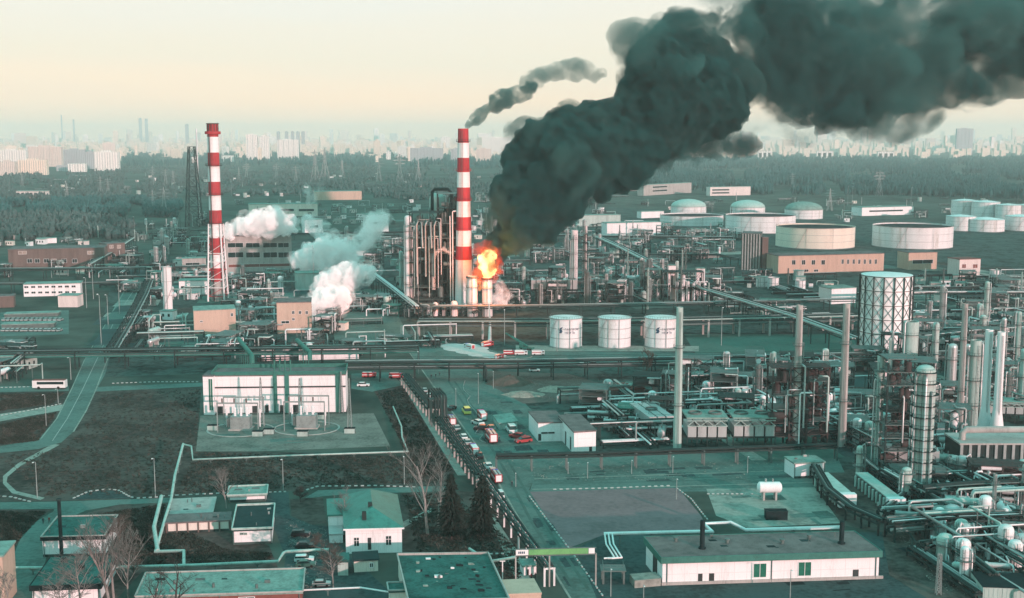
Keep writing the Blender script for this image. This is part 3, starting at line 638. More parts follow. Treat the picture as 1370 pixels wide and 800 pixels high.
def frame(loc, w, d, h, rz=0, lev=3, m=None, seed=0, label=None, group=None, name='process_structure', cat='steel frame', fill=True, vm=None):
    """open steel frame with floors, posts, bracing, and the vessels and pipes bolted into it"""
    m = m or M_dark; q = random.Random(seed); t = thing(name, label, cat, loc, rz, group); nx = max(1, round(w / 7)); ny = max(1, round(d / 8))
    for i in range(nx + 1):
        for j in (range(ny + 1) if i in (0, nx) else (0, ny)):
            x, y = -w / 2 + w * i / nx, -d / 2 + d * j / ny; MB().box((x - .22, y - .22, 0), (x + .22, y + .22, h * q.choice([1, 1, .96]))).build('post', m, t)
    for k in range(1, lev + 1):
        z = h * k / lev; b = MB().box((-w / 2 - .5, -d / 2 - .5, z - .35), (w / 2 + .5, d / 2 + .5, z - .1))
        for (a, c) in (((-w / 2, -d / 2), (w / 2, -d / 2)), ((-w / 2, -d / 2), (-w / 2, d / 2)), ((w / 2, -d / 2), (w / 2, d / 2))):
            for zz in (.55, 1.1): b.beam((a[0], a[1], z + zz), (c[0], c[1], z + zz), .07)
        for i in range(nx * 3 + 1): x = -w / 2 + w * i / (nx * 3); b.beam((x, -d / 2, z), (x, -d / 2, z + 1.1), .06)
        b.build('platform', m if q.random() < .6 else M_grey, t)
    b = MB()
    for k in range(lev):
        z0, z1 = h * k / lev, h * (k + 1) / lev; i = nx - 1; x0, x1 = -w / 2 + w * i / nx, -w / 2 + w * (i + 1) / nx
        b.beam((x0, -d / 2, z0), (x1, -d / 2, z1), .2).beam((x1, -d / 2, z0), (x0, -d / 2, z1), .2)
        b.beam((w / 2, -d / 2, z0), (w / 2, d / 2, z1), .2)
    if lev > 1: b.build('bracing', m, t)
    if fill:
        for k in range(lev):
            z = h * k / lev; hh = h / lev
            for c in range(q.choice([1, 2, 2, 3])):
                x = q.uniform(-w * .38, w * .38); y = q.uniform(-d * .45, -d * .1); r = min(hh * .28, q.uniform(.7, 1.6)); mm = vm or q.choice([M_silver, M_steel, M_white, M_pgreen, M_grey])
                if q.random() < .55: MB().lathe([(r, z), (r, z + hh * .65), (r * .7, z + hh * .74), (0, z + hh * .78)], 12, x, y).build('vessel', mm, t)
                else:
                    L = q.uniform(3, min(7, w * .6)); MB().cyl((x - L / 2, y, z + .8 + r), (x + L / 2, y, z + .8 + r), r, n=12).build('drum', mm, t)
        for c in range(2 + int(w / 5)):
            x = q.uniform(-w / 2, w / 2); y = -d / 2 - .4; z0 = q.uniform(0, h * .4); z1 = q.uniform(h * .5, h * 1.08); x2 = x + q.uniform(-w * .4, w * .4); r = q.uniform(.14, .36)
            MB().tube([(x, y, z0), (x, y, z1 - r), (x + (.4 if x2 > x else -.4), y, z1), (x2, y, z1), (x2, y + d * .5, z1)], r, 6).build('pipe', q.choice([M_silver, M_silver, M_white, M_steel, M_pgreen]), t)
    return t
def air_cooler(loc, w, d, h, rz=0, m=None, label=None, group=None, truss=True, seed=0):
    t = thing('air_cooler', label, 'air cooler', loc, rz, group); m = m or M_steel; nx = max(2, round(w / 3.2))
    for i in range(nx + 1):
        for s in (-1, 1): x = -w / 2 + w * i / nx; MB().beam((x, s * d / 2, 0), (x, s * d / 2, h * .42), .28).build('leg', M_dark, t)
    b = MB().box((-w / 2, -d / 2, h * .36), (w / 2, d / 2, h * .42))
    b.build('deck', M_dark, t)
    b = MB()
    for i in range(nx): x0, x1 = -w / 2 + w * i / nx + .25, -w / 2 + w * (i + 1) / nx - .25; b.box((x0, -d / 2 + .1, h * .42), (x1, d / 2 - .1, h * .72))
    b.build('header_box', M_silver, t)
    if truss:
        b = MB().beam((-w / 2, -d / 2, h * .9), (w / 2, -d / 2, h * .9), .2).beam((-w / 2, -d / 2, h * .74), (w / 2, -d / 2, h * .74), .2).beam((w / 2, -d / 2, h * .74), (w / 2, d / 2, h * .74), .2)
        n = max(2, round(w / 4))
        for i in range(n):
            x0, x1 = -w / 2 + w * i / n, -w / 2 + w * (i + 1) / n; b.beam((x0, -d / 2, h * .74), ((x0 + x1) / 2, -d / 2, h * .9), .16).beam(((x0 + x1) / 2, -d / 2, h * .9), (x1, -d / 2, h * .74), .16)
        b.build('truss', M_pgreen, t)
        MB().box((-w / 2 - .2, -d / 2 - .2, h * .95), (w / 2 + .2, d / 2 + .2, h)).build('roof', M_roofp, t)
    for i in range(max(1, nx // 2)):
        x = -w / 2 + w * (i + .5) / max(1, nx // 2); MB().ring(h * (1.0 if truss else .72), min(w / nx, d / 2) * .6, min(w / nx, d / 2) * .7, .6, 14, x, 0).build('fan_ring', M_grey, t)
    return t
def exchanger(loc, L, rz, m, label=None, group=None, two=True):
    t = thing('heat_exchanger', label, 'heat exchanger', loc, rz, group)
    for k in range(2 if two else 1):
        z = 1.4 + k * 1.9; b = MB().cyl((-L / 2, 0, z), (L / 2, 0, z), .62, n=10).cyl((-L / 2 - .5, 0, z), (-L / 2 + .1, 0, z), .8, n=10); b.build('shell', m, t)
    for s in (-.3, .3): MB().box((s * L - .2, -.5, 0), (s * L + .2, .5, 1.0)).build('saddle', M_conc, t)
    MB().tube([(L * .35, 0, 3.0 if two else 1.8), (L * .35, 0, 4.6), (L * .35, 2.5, 4.6)], .18, 6).build('pipe', M_silver, t)
    return t
def pump_skid(loc, rz, label=None, group=None):
    t = thing('pump_skid', label, 'pump', loc, rz, group)
    MB().box((-1.8, -.9, 0), (1.8, .9, .35)).build('plinth', M_conc, t); MB().cyl((-1.3, 0, .95), (.2, 0, .95), .5, n=10).build('motor', M_green, t)
    MB().cyl((.5, 0, .35), (.5, 0, 1.5), .45, n=10).cyl((.2, 0, .95), (1.3, 0, .95), .22, n=8).build('pump_casing', M_steel, t)
    MB().tube([(.5, 0, 1.4), (.5, 0, 2.4), (.5, 2.5, 2.4)], .16, 6).build('pipe', M_silver, t); return t
def box_hut(loc, w, d, h, rz=0, m=None, rm=None, label=None, group=None, name='plant_hut', cat='hut', win=2):
    t = thing(name, label, cat, loc, rz, group); MB().box((-w / 2, -d / 2, 0), (w / 2, d / 2, h)).build('wall', m or M_wall, t)
    MB().box((-w / 2 - .25, -d / 2 - .25, h), (w / 2 + .25, d / 2 + .25, h + .35)).build('roof', rm or M_roofp, t)
    for i in range(win):
        x = -w / 2 + w * (i + .6) / (win + .3); MB().box((x - .6, -d / 2 - .05, h * .38), (x + .6, -d / 2 + .05, h * .72)).build('window', M_glass, t)
    x = -w / 2 + w * .12; MB().box((x - .5, -d / 2 - .06, 0), (x + .5, -d / 2 + .05, min(2.2, h * .8))).build('door', M_door, t); return t
def container(loc, L, w, h, rz, m, label=None, group=None, rm=None):
    t = thing('equipment_container', label, 'container', loc, rz, group); b = MB().box((-L / 2, -w / 2, 0), (L / 2, w / 2, h)); n = int(L / .9)
    for i in range(n): x = -L / 2 + L * (i + .3) / n; b.box((x, -w / 2 - .06, .2), (x + L / n * .45, -w / 2, h - .2))
    b.build('body', m, t); MB().box((-L / 2 - .1, -w / 2 - .1, h), (L / 2 + .1, w / 2 + .1, h + .15)).build('roof', rm or M_black, t)
    MB().box((L / 2 - .02, -w * .3, .1), (L / 2 + .06, w * .3, h - .3)).build('door', M_grey, t); return t
def bezier_pts(P, k=3, rad=2.0):
    return P
def pipe_rack(pts, h, label, w=6.0, spacing=9.0, pipes=5, m=None, pm=None, tiers=1, name='pipe_rack', group=None, postm=None, postw=.45, seed=1, rail=False, pr=(.2, .42), deck=True):
    """posts with cross beams carrying a bed of pipes; pts are ground points"""
    q = random.Random(seed); P = [Vector((p[0], p[1], 0)) for p in pts]; t = thing(name, label, 'pipe rack', P[0], 0, group); o = P[0]
    m = m or M_dark; T = []
    for i in range(len(P)):
        d = (P[min(i + 1, len(P) - 1)] - P[max(i - 1, 0)]).normalized(); T.append(Vector((-d.y, d.x, 0)))
    Ls = [(P[i + 1] - P[i]).length for i in range(len(P) - 1)]; tot = sum(Ls); n = min(95, max(2, round(tot / spacing)))
    for k in range(n + 1):
        s = tot * k / n; i = 0
        while i < len(Ls) - 1 and s > Ls[i]: s -= Ls[i]; i += 1
        c = P[i] + (P[i + 1] - P[i]) * (s / Ls[i]); d = (P[i + 1] - P[i]).normalized(); a = Vector((-d.y, d.x, 0)); b = MB()
        for e in (-1, 1): b.beam(c + a * (e * w * .42), c + a * (e * w * .42) + Vector((0, 0, h)), postw)
        for z in [h - .2] + ([h - 2.6] if tiers > 1 else []): b.beam(c + a * (-w / 2) + Vector((0, 0, z)), c + a * (w / 2) + Vector((0, 0, z)), postw * .8, .4)
        b.build('post', postm or m, t, o)
    if deck:
        b = MB()
        for i in range(len(P) - 1):
            for e in (-.48, .48):
                b.beam(P[i] + T[i] * (e * w) + Vector((0, 0, h - .55)), P[i + 1] + T[i + 1] * (e * w) + Vector((0, 0, h - .55)), .25, .5)
                if rail:
                    b.beam(P[i] + T[i] * (e * w) + Vector((0, 0, h + 1.5)), P[i + 1] + T[i + 1] * (e * w) + Vector((0, 0, h + 1.5)), .1)
                    b.beam(P[i] + T[i] * (e * w) + Vector((0, 0, h + .8)), P[i + 1] + T[i + 1] * (e * w) + Vector((0, 0, h + .8)), .08)
        b.build('girder', m, t, o)
    for tier in range(tiers):
        for k in range(pipes):
            e = -.42 + .84 * (k + q.uniform(.2, .8)) / pipes; r = q.uniform(*pr); z = h + r - tier * 2.4
            path = [P[i] + T[i] * (e * w) + Vector((0, 0, z)) for i in range(len(P))]
            MB().tube(path, r, 6).build('pipe', (q.choice([M_dark, M_grey, M_dark]) if q.random() < .5 else q.choice(pm)) if pm else q.choice([M_silver, M_steel, M_grey, M_dark, M_pgreen, M_white]), t, o)
    return t
def px_rack(px, h, label, **k): return pipe_rack([G(x, y) for x, y in px], h, label, **k)
def pipeline(pts, r, m, label, cat='pipe', name='pipeline', group=None, sup=8.0, supm=None, n=8):
    """one bare pipe along 3-D points, on low trestles"""
    P = [Vector(p) for p in pts]; t = thing(name, label, cat, (P[0].x, P[0].y, 0), 0, group); o = Vector((P[0].x, P[0].y, 0))
    MB().tube(P, r, n).build('pipe', m, t, o)
    for i in range(len(P) - 1):
        d = P[i + 1] - P[i]; L = Vector((d.x, d.y)).length
        if L < sup: continue
        for k in range(int(L / sup)):
            c = P[i] + d * ((k + .5) / int(L / sup))
            if c.z > .6: MB().beam((c.x, c.y, 0), (c.x, c.y, c.z - r * .6), .25).beam((c.x - .6, c.y, c.z - r - .1), (c.x + .6, c.y, c.z - r - .1), .2).build('trestle', supm or M_grey, t, o)
    return t
def lattice_tower(loc, w0, w1, h, m, label=None, cat='tower', name='lattice_tower', group=None, lev=9, th=.3):
    t = thing(name, label, cat, loc, 0, group); b = MB(); c4 = [(-1, -1), (1, -1), (1, 1), (-1, 1)]; br = MB()
    for k in range(4):
        s0, s1 = c4[k], c4[(k + 1) % 4]; b.beam((s0[0] * w0, s0[1] * w0, 0), (s0[0] * w1, s0[1] * w1, h), th * 1.4)
        for i in range(lev):
            z0, z1 = h * i / lev, h * (i + 1) / lev; a = w0 + (w1 - w0) * i / lev; c = w0 + (w1 - w0) * (i + 1) / lev
            br.beam((s0[0] * a, s0[1] * a, z0), (s1[0] * c, s1[1] * c, z1), th * .7); br.beam((s1[0] * a, s1[1] * a, z0), (s0[0] * c, s0[1] * c, z1), th * .7); br.beam((s0[0] * c, s0[1] * c, z1), (s1[0] * c, s1[1] * c, z1), th * .7)
    b.build('leg_frame', m, t); br.build('bracing', m, t); return t
def lamp_mast(loc, h, label=None, group=None, name='street_lamp', m=None):
    t = thing(name, label, 'lamp post', loc, 0, group); MB().cyl((0, 0, 0), (0, 0, h), .16, .09, n=8).build('pole', m or M_steel, t)
    MB().beam((0, 0, h), (0, -1.4, h + .3), .09).build('arm', m or M_steel, t); MB().box((-.18, -1.9, h + .22), (.18, -1.3, h + .36)).build('lamp_head', M_white, t); return t

# ---- a building whose front foot line runs from pixel L to pixel Rr; windows and doors given in the photograph's pixels
def building(name, label, cat, L, Rr, top, depth, wm, rm, group=None, parapet=0, over=.3, windows=(), doors=(), fascia=None, skew=None, side_windows=(), roof_h=.4, frame_m=None, z0=0.0):
    A, B = G(*L), G(*Rr); o = (A + B) / 2; h = HT((L[1] + Rr[1]) / 2, top); u = (B - A); ln = u.length; u.normalize()
    v = Vector((-u.y, u.x, 0)); v = (v * .45 + VX * .55).normalized() if skew is None else (v * (1 - skew) + VX * skew).normalized()
    t = thing(name, label, cat, (o.x, o.y, 0), 0, group); org = Vector((o.x, o.y, 0)); D = v * depth
    MB().prism([A, B, B + D, A + D], 0, h).build('wall', wm, t, org)
    e = over; q = [A - u * e - v * e, B + u * e - v * e, B + D + u * e + v * e, A + D - u * e + v * e]
    rf = MB().prism(q, h, h + roof_h).build('roof', rm, t, org)
    if fascia:
        fm, fh = fascia; e2 = over + .12; q2 = [A - u * e2 - v * e2, B + u * e2 - v * e2, B + D + u * e2 + v * e2, A + D - u * e2 + v * e2]; b = MB()
        for i in range(4):
            p0, p1 = q2[i], q2[(i + 1) % 4]; b.beam((p0.x, p0.y, h + roof_h - fh / 2 + .1), (p1.x, p1.y, h + roof_h - fh / 2 + .1), .16, fh)
        b.build('fascia', fm, t, org)
    if parapet:
        b = MB()
        for i in range(4):
            p0, p1 = q[i], q[(i + 1) % 4]; b.beam((p0.x, p0.y, h + roof_h + parapet / 2), (p1.x, p1.y, h + roof_h + parapet / 2), .3, parapet)
        b.build('parapet', frame_m or M_conc, t, org)
    def hole(px, py, wp, hp, nm, m, fr=True):
        k = (px - L[0]) / (Rr[0] - L[0]); f = L[1] + (Rr[1] - L[1]) * k; s = S(f); c = A + u * (ln * k); w = wp / s; za = HT(f, py + hp / 2); zb = HT(f, py - hp / 2)
        za = max(za, .05); P = lambda uu, dd, z: (c.x + u.x * uu - v.x * dd, c.y + u.y * uu - v.y * dd, z)
        def slab(u0, u1, z0_, z1_, d0, d1):
            b = MB(); b.add([P(u0, d1, z0_), P(u1, d1, z0_), P(u1, d0, z0_), P(u0, d0, z0_), P(u0, d1, z1_), P(u1, d1, z1_), P(u1, d0, z1_), P(u0, d0, z1_)], [(0, 3, 2, 1), (4, 5, 6, 7), (0, 1, 5, 4), (1, 2, 6, 5), (2, 3, 7, 6), (3, 0, 4, 7)]); return b
        p = slab(-w / 2, w / 2, za, zb, -.05, .06).build(nm, m, t, org)
        if fr:
            g = .14; b = slab(-w / 2 - g, -w / 2, za - g, zb + g, -.05, .13)
            for a in ((w / 2, w / 2 + g, za - g, zb + g), (-w / 2, w / 2, zb, zb + g), (-w / 2, w / 2, za - g, za), (-.05, .05, za, zb)):
                x = slab(*a, -.05, .13); b.add(x.v, x.f)
            ob = b.build('frame', frame_m or M_white, p)
            ob.data.transform(Matrix.Translation(-org))
    if L[1] > 600 and ln > 9:               # gutters, plinth and roof clutter on the near buildings
        q = random.Random(int(L[0] * 31 + L[1])); hr_ = h + roof_h
        for k in range(2 + int(ln > 25)):
            p = A + u * (ln * (.02 if k == 0 else (.985 if k == 1 else .5))) - v * .16; MB().cyl((p.x, p.y, .1), (p.x, p.y, h), .11, n=6).build('downpipe', M_grey, t, org)
        p0, p1 = A - v * .09, B - v * .09; MB().beam((p0.x, p0.y, .3), (p1.x, p1.y, .3), .12, .6).build('plinth', M_concd, t, org)
        for k in range(int(3 + ln / 6)):
            c = A + u * (ln * q.uniform(.06, .94)) + v * (depth * q.uniform(.12, .9)); s_ = q.uniform(.25, .8); kind = q.random()
            if kind < .4: MB().cyl((c.x, c.y, hr_), (c.x, c.y, hr_ + q.uniform(.5, 1.3)), s_ * .3, n=8).build('roof_vent', M_grey, t, org)
            elif kind < .6: MB().prism([c, c + u * s_ * 1.6, c + u * s_ * 1.6 + v * s_, c + v * s_], hr_ + .002, hr_ + q.uniform(.3, .8)).build('roof_unit', q.choice([M_steel, M_grey, M_conc]), t, org)
            else: MB().prism([c, c + u * s_ * 3, c + u * s_ * 2.8 + v * s_ * 2, c + v * s_ * 2.1], hr_ + .002, hr_ + .02).build('roof_patch', q.choice([M_black, M_roofd, M_roofp, M_roofk]), t, org)
    for wdw in windows: hole(*wdw[:4], 'window', wdw[4] if len(wdw) > 4 else M_glass)
    for d in doors: hole(*d[:4], 'door', d[4] if len(d) > 4 else M_door, False)
    return t, dict(A=A, B=B, u=u, v=v, h=h, ln=ln, depth=depth, org=org, roof=rf)
def on_roof(info, ku, kd): return info['A'] + info['u'] * (info['ln'] * ku) + info['v'] * (info['depth'] * kd) + Vector((0, 0, info['h'] + .4))
# ---------------------------------------------------------------- landmarks of the plant
def lathe_bands(t, r0, r1, h, bands, n=28):
    """a chimney shaft whose painted bands are separate parts"""
    for (z0, z1, m) in bands:
        a, b = r0 + (r1 - r0) * z0 / h, r0 + (r1 - r0) * z1 / h; MB().lathe([(a, z0), (b, z1)], n).build('band', m, t)
def banded_chimney(px, pyb, rows, name, label, r0, r1, cap=True):
    """rows: pixel rows from the mouth downward where the paint changes, red first"""
    c = G(px, pyb); t = thing(name, label, 'chimney', c); Z = [HT(pyb, r) for r in rows]; H = Z[0]; bands = []
    for i in range(len(Z) - 1): bands.append((Z[i + 1], Z[i], M_red if i % 2 == 0 else M_wall))
    lathe_bands(t, r0, r1, H, bands)
    MB().lathe([(r1, H), (r1 * .84, H), (r1 * .84, H - 3)], 24).build('mouth', M_black, t)
    for i in range(0, len(Z) - 1, 2):
        z = Z[i + 1] + .5; r = r0 + (r1 - r0) * z / H; b = MB().ring(z, r, r + .9, .25, 20); handrail(b, r + .85, z + .2, 16, 1.1, w=.1); b.build('gallery', M_red if i else M_rust, t)
    x0, x1 = r0 + .3, r1 + .3; b = MB()
    b.beam((-.35 - r0 * .2, -x0, 0), (-.35 - r1 * .2, -x1, H * .99), .12).beam((.35 - r0 * .2, -x0, 0), (.35 - r1 * .2, -x1, H * .99), .12)
    b.build('ladder', M_grey, t)
    return t, H
ch2, CH2H = banded_chimney(621, 417, [172, 191, 211, 230, 250.5, 269, 290, 308, 329, 347, 417], 'banded_chimney', 'tall red and white banded chimney with dark smoke drifting from its mouth', 5.3, 2.9)
# second chimney: banded shaft standing in a white and red lattice cradle
c1 = G(292, 402); ch1 = thing('banded_chimney', 'red and white banded chimney standing in a white lattice cradle', 'chimney', c1)
Z = [HT(402, r) for r in (165, 183, 204, 222, 243, 261, 281, 299, 318, 340)]; b0 = [(Z[i + 1], Z[i], M_red if i % 2 == 0 else M_wall) for i in range(9)]
H1 = Z[0]; lathe_bands(ch1, 4.1, 3.2, H1, b0 + [(HT(402, 358), Z[9], M_wall), (HT(402, 376), HT(402, 358), M_red), (0, HT(402, 376), M_conc)])
MB().lathe([(3.9, Z[1] + 1.5), (4.6, Z[1] + 1.6), (4.6, Z[1] + 3.2), (3.4, Z[1] + 3.3)], 24).build('collar', M_red, ch1)
b = MB()
for i in range(12): a = i * math.pi / 6; b.beam((math.cos(a) * 3.45, math.sin(a) * 3.45, Z[1] + 3), (math.cos(a) * 3.5, math.sin(a) * 3.5, H1), .35)
b.build('crown_fins', M_rust, ch1); MB().ring(H1 - .3, 2.7, 3.8, .4, 24).build('mouth', M_rust, ch1)
for i in (3, 5, 7):
    b = MB().ring(Z[i], 3.6, 4.9, .3, 20); handrail(b, 4.8, Z[i] + .2, 16, 1.1, w=.1); b.build('gallery', M_rust, ch1)
MB().beam((-1.4, -4.2, 0), (-1.4, -3.6, H1), .5, .5).build('cable_duct', M_rust, ch1)
zc = Z[7]
for k, (sx, sy) in enumerate(((-1, -1), (1, -1), (1, 1), (-1, 1))):
    MB().cyl((sx * 4.9, sy * 4.9, 0), (sx * 3.5, sy * 3.5, zc), .6, .4, n=8).build('cradle_leg', M_wall, ch1)
for k in range(9):
    z = zc * (k + .6) / 9; a = 4.9 - 1.4 * z / zc; z2 = zc * (k + 1.6) / 9; a2 = 4.9 - 1.4 * min(1, z2 / zc); b = MB(); c4 = [(-1, -1), (1, -1), (1, 1), (-1, 1)]
    for i in range(4):
        p, q_ = c4[i], c4[(i + 1) % 4]; b.beam((p[0] * a, p[1] * a, z), (q_[0] * a, q_[1] * a, z), .4)
        if k < 8: b.beam((p[0] * a, p[1] * a, z), (q_[0] * a2, q_[1] * a2, z2), .22)
    b.build('cradle_brace', M_wall if k % 3 else M_red, ch1)
lattice_tower(G(260, 303), 8, 3.2, HT(303, 196), M_dark, 'dark tapering lattice tower beside the thin white stack', lev=8, th=.55)
stack(G(267, 302), .9, .8, HT(302, 172), M_white, 'flare_stack', 'stack', 'thin white stack next to the dark lattice tower', rings=2)
tank(G(225, 414), 2.6, HT(414, 357), M_white, 'flat', 'standing_vessel', 'tank', 'slim tall white cylinder beside the depot road', rail=False, roofm=M_white)

# the twin bright stacks under the fire
M_bright = mat('bright_cladding', (.74, .74, .74), .4, .15, var=.1, scale=.3, col2=(.55, .54, .53), streak=True)
for k, (x, t_) in enumerate(((632, 369), (652, 371))):
    o = stack(G(x, 423), 2.9, 2.8, HT(423, t_), M_bright, 'silver_stack', 'stack', ['bright silver stack standing between the banded chimney and the burning one', 'silver stack burning at its top, fire rising from its mouth'][k], rings=2)
    MB().ring(HT(423, t_) - 1.2, 2.8, 3.4, 1.1, 20).build('rim', M_grey if k == 0 else M_rust, o)

# three white tanks with the company lettering
LOGO = mat('logo_blue', (.03, .07, .12), .6, var=.1)
for k, x in enumerate((757, 822, 884)):
    c = G(x, 463); r = 21.5 / S(463); h = HT(464, 425)
    t = tank(c, r, h, M_tank, 'cone', label=['white tank with lettering, first in the row beside the fire engines', 'plain white tank, middle one of the row of three', 'white tank with lettering partly hidden by the tall grey mast'][k], stair_a=2.9)
    if k != 1:
        for j, (txt, sz) in enumerate((('ГАЗПРОМ', 1.45), ('НЕФТЬ', 1.45))):
            cu = bpy.data.curves.new('t', 'FONT'); cu.body = txt; cu.size = sz; cu.extrude = .02; to = bpy.data.objects.new('t', cu); COL.objects.link(to)
            me = evaluated_mesh(to); bpy.data.objects.remove(to)
            a0 = -math.pi / 2 + (.05 if k == 0 else .1)
            for vtx in me.vertices:
                x_, y_, z_ = vtx.co; a = a0 + (x_ - 1.3) / r; vtx.co = (math.cos(a) * (r + .06 + z_), math.sin(a) * (r + .06 + z_), h * .62 - j * 1.55 + y_)
            me.materials.clear(); me.materials.append(LOGO); o = bpy.data.objects.new('lettering', me); COL.objects.link(o); o.parent = t
        b = MB()
        fl = [(-4.0, -1.4), (-2.6, -1.3), (-2.1, -.3), (-2.6, .5), (-1.9, 1.7), (-3.3, 1.1), (-3.9, .1), (-3.4, -.4)]
        V = []
        for d in (.03, .09):
            for x_, z_ in fl: a = a0 + (x_ - .2) / r; V.append((math.cos(a) * (r + d), math.sin(a) * (r + d), h * .62 + z_))
        n = len(fl); b.add(V, [tuple(range(n - 1, -1, -1)), tuple(range(n, 2 * n))] + [(i, (i + 1) % n, n + (i + 1) % n, n + i) for i in range(n)]); b.build('emblem', LOGO, t)
box_hut(G(868, 463), 2.6, 3, HT(463, 433), 0, M_pgreen, label='narrow pale green stair box against the last lettered tank', name='stair_enclosure', cat='enclosure', win=0)

# large tanks beyond
def bigtank(x, w, yb, yt, roof, m, label, **k):
    s = S(yb); return tank(G(x, yb), w / s / 2, HT(yb, yt), m, roof, label=label, **k)
bigtank(1090, 103, 329, 302, 'flat', M_tankc, 'wide low cream tank with dark floating roof, above the orange works')
bigtank(1220, 103, 329, 301, 'flat', M_tank, 'wide low white tank with dark floating roof beside the cluster of white tanks')
bigtank(1017, 92, 309, 287, 'flat', M_tank, 'wide white tank behind the dark ribbed cooling block')
bigtank(1075, 50, 292, 280, 'dome', M_tank, 'pale domed tank behind the wide cream tank', roofm=M_roofp)
bigtank(1000, 46, 285, 277, 'dome', M_tank, 'ribbed domed tank over the wide white tank', roofm=M_pgreen)
bigtank(921, 47, 285, 276, 'dome', M_tank, 'ribbed domed tank at the edge of the smoke', roofm=M_pgreen)
bigtank(925, 84, 300, 287, 'flat', M_tank, 'low white tank below the domed tank near the smoke')
for k, (x, yb, yt, w, ro) in enumerate(((1290, 290, 268, 34, 'cone'), (1318, 292, 270, 36, 'cone'), (1348, 294, 274, 32, 'cone'), (1378, 294, 274, 34, 'cone'), (1285, 308, 289, 38, 'cone'), (1318, 309, 293, 48, 'cone'), (1365, 308, 289, 40, 'cone'))):
    o = bigtank(x, w, yb, yt, ro, M_tank, None); series('tankcluster', o, 'white cone roofed tank', 'in the far tank cluster')
# white drum with the dark lattice round it
cH = G(1182, 479); rH = 33.5 / S(479); hH = HT(479, 367); cool = thing('cooling_tower', 'tall white drum wrapped in a dark lattice of crossing braces', 'cooling tower', cH)
MB().lathe([(rH, 0), (rH * .985, hH)], 40).build('shell', mat('bright_white_cladding', (.84, .83, .83), .6, var=.05, scale=.1, col2=(.72, .70, .68), streak=True), cool); MB().lathe([(rH * .985, hH), (rH * .6, hH + .5), (0, hH + .8)], 40).build('roof', M_white, cool)
NB = 16; post = MB(); xb = MB(); rg = MB(); lv = 6
for i in range(NB):
    a, a2 = 2 * math.pi * i / NB, 2 * math.pi * (i + 1) / NB; r = rH + .35; p = lambda q, z: (math.cos(q) * r, math.sin(q) * r, z)
    post.beam(p(a, -.1), p(a, hH * .99), .42)
    for k in range(lv):
        z0, z1 = hH * k / lv, hH * (k + .97) / lv; xb.beam(p(a, z0), p(a2, z1), .15); xb.beam(p(a2, z0), p(a, z1), .15); rg.beam(p(a, z1), p(a2, z1), .24)
post.build('lattice_post', M_dark, cool); xb.build('lattice_brace', M_dark, cool); rg.build('lattice_ring', M_dark, cool)

# four tall pale masts
for x, yb, yt, w, lab in ((906, 603, 411, 11, 'tall pale concrete mast in front of the third white tank'), (1064, 600, 408, 11, 'tall pale mast rising in front of the brown vessel rack'),
                          (1126, 597, 406, 11, 'tall pale mast standing just before the lattice wrapped drum'), (1283, 577, 406, 9, 'tall pale mast beside the twin white stacks')):
    s = S(yb); o = stack(G(x, yb), w / s * .52, w / s * .40, HT(yb, yt), M_pgreen if x < 1000 else M_conc, 'vent_mast', 'mast', lab, rings=2)
column(G(1231, 660), 27 / S(660) / 2, HT(660, 488), M_pgreen, 11, label='tall pale green column ringed by many dark platforms', pipes=4, ringm=M_dark, name='distillation_column')
column(G(1173, 628), 10 / S(628) / 2, HT(628, 476), M_pgreen, 4, label='slim pale green column beside the dark steel pipe frame', pipes=2, dome=False)
column(G(1216, 505), 20 / S(505) / 2, HT(505, 430), M_pgreen, 2, label='pale green column with a dark hood behind the ringed column', dome=False, pipes=1)
MB_ = MB().cyl((0, 0, 0), (0, 0, 1), 1, n=12)
for k, (x, yb, yt) in enumerate(((1316, 588, 441), (1332, 592, 444))):
    s = S(592); stack(G(x, yb), 5.6 / s, 5.0 / s, HT(yb, yt), M_white, 'furnace_stack', 'stack', ['white stack with flared foot, the farther of the twin pair', 'white stack with flared foot, nearer one of the twin pair'][k], rings=0, cone=11)
column(G(1300, 575), 7 / S(575), HT(575, 455), M_pgreen, 3, label='pale green column between the pale mast and the twin white stacks', dome=False, pipes=2)
column(G(1149, 640), 9 / S(640) / 2, HT(640, 596), M_pgreen, 2, label='short pale green vessel in front of the slim column', pipes=1)
frame(G(1194, 632), 7.5, 8, HT(632, 476), 0, 9, M_dark, 5, 'narrow tall dark steel frame between the slim and the ringed columns', vm=M_rust)
frame(G(1051, 597), 11, 8, HT(597, 488), 0, 6, M_rust, 6, 'rust brown steel frame of stacked vessels behind the tall mast', vm=M_rust)
frame(G(1088, 594), 7, 7, HT(594, 488), 0, 6, M_rust, 7, 'narrow brown vessel frame just right of the tall mast', vm=M_rust)
column(G(920, 545), 8 / S(545) / 2, HT(545, 487), M_rust, 3, label='rust red column beside the tall pale mast', dome=False)
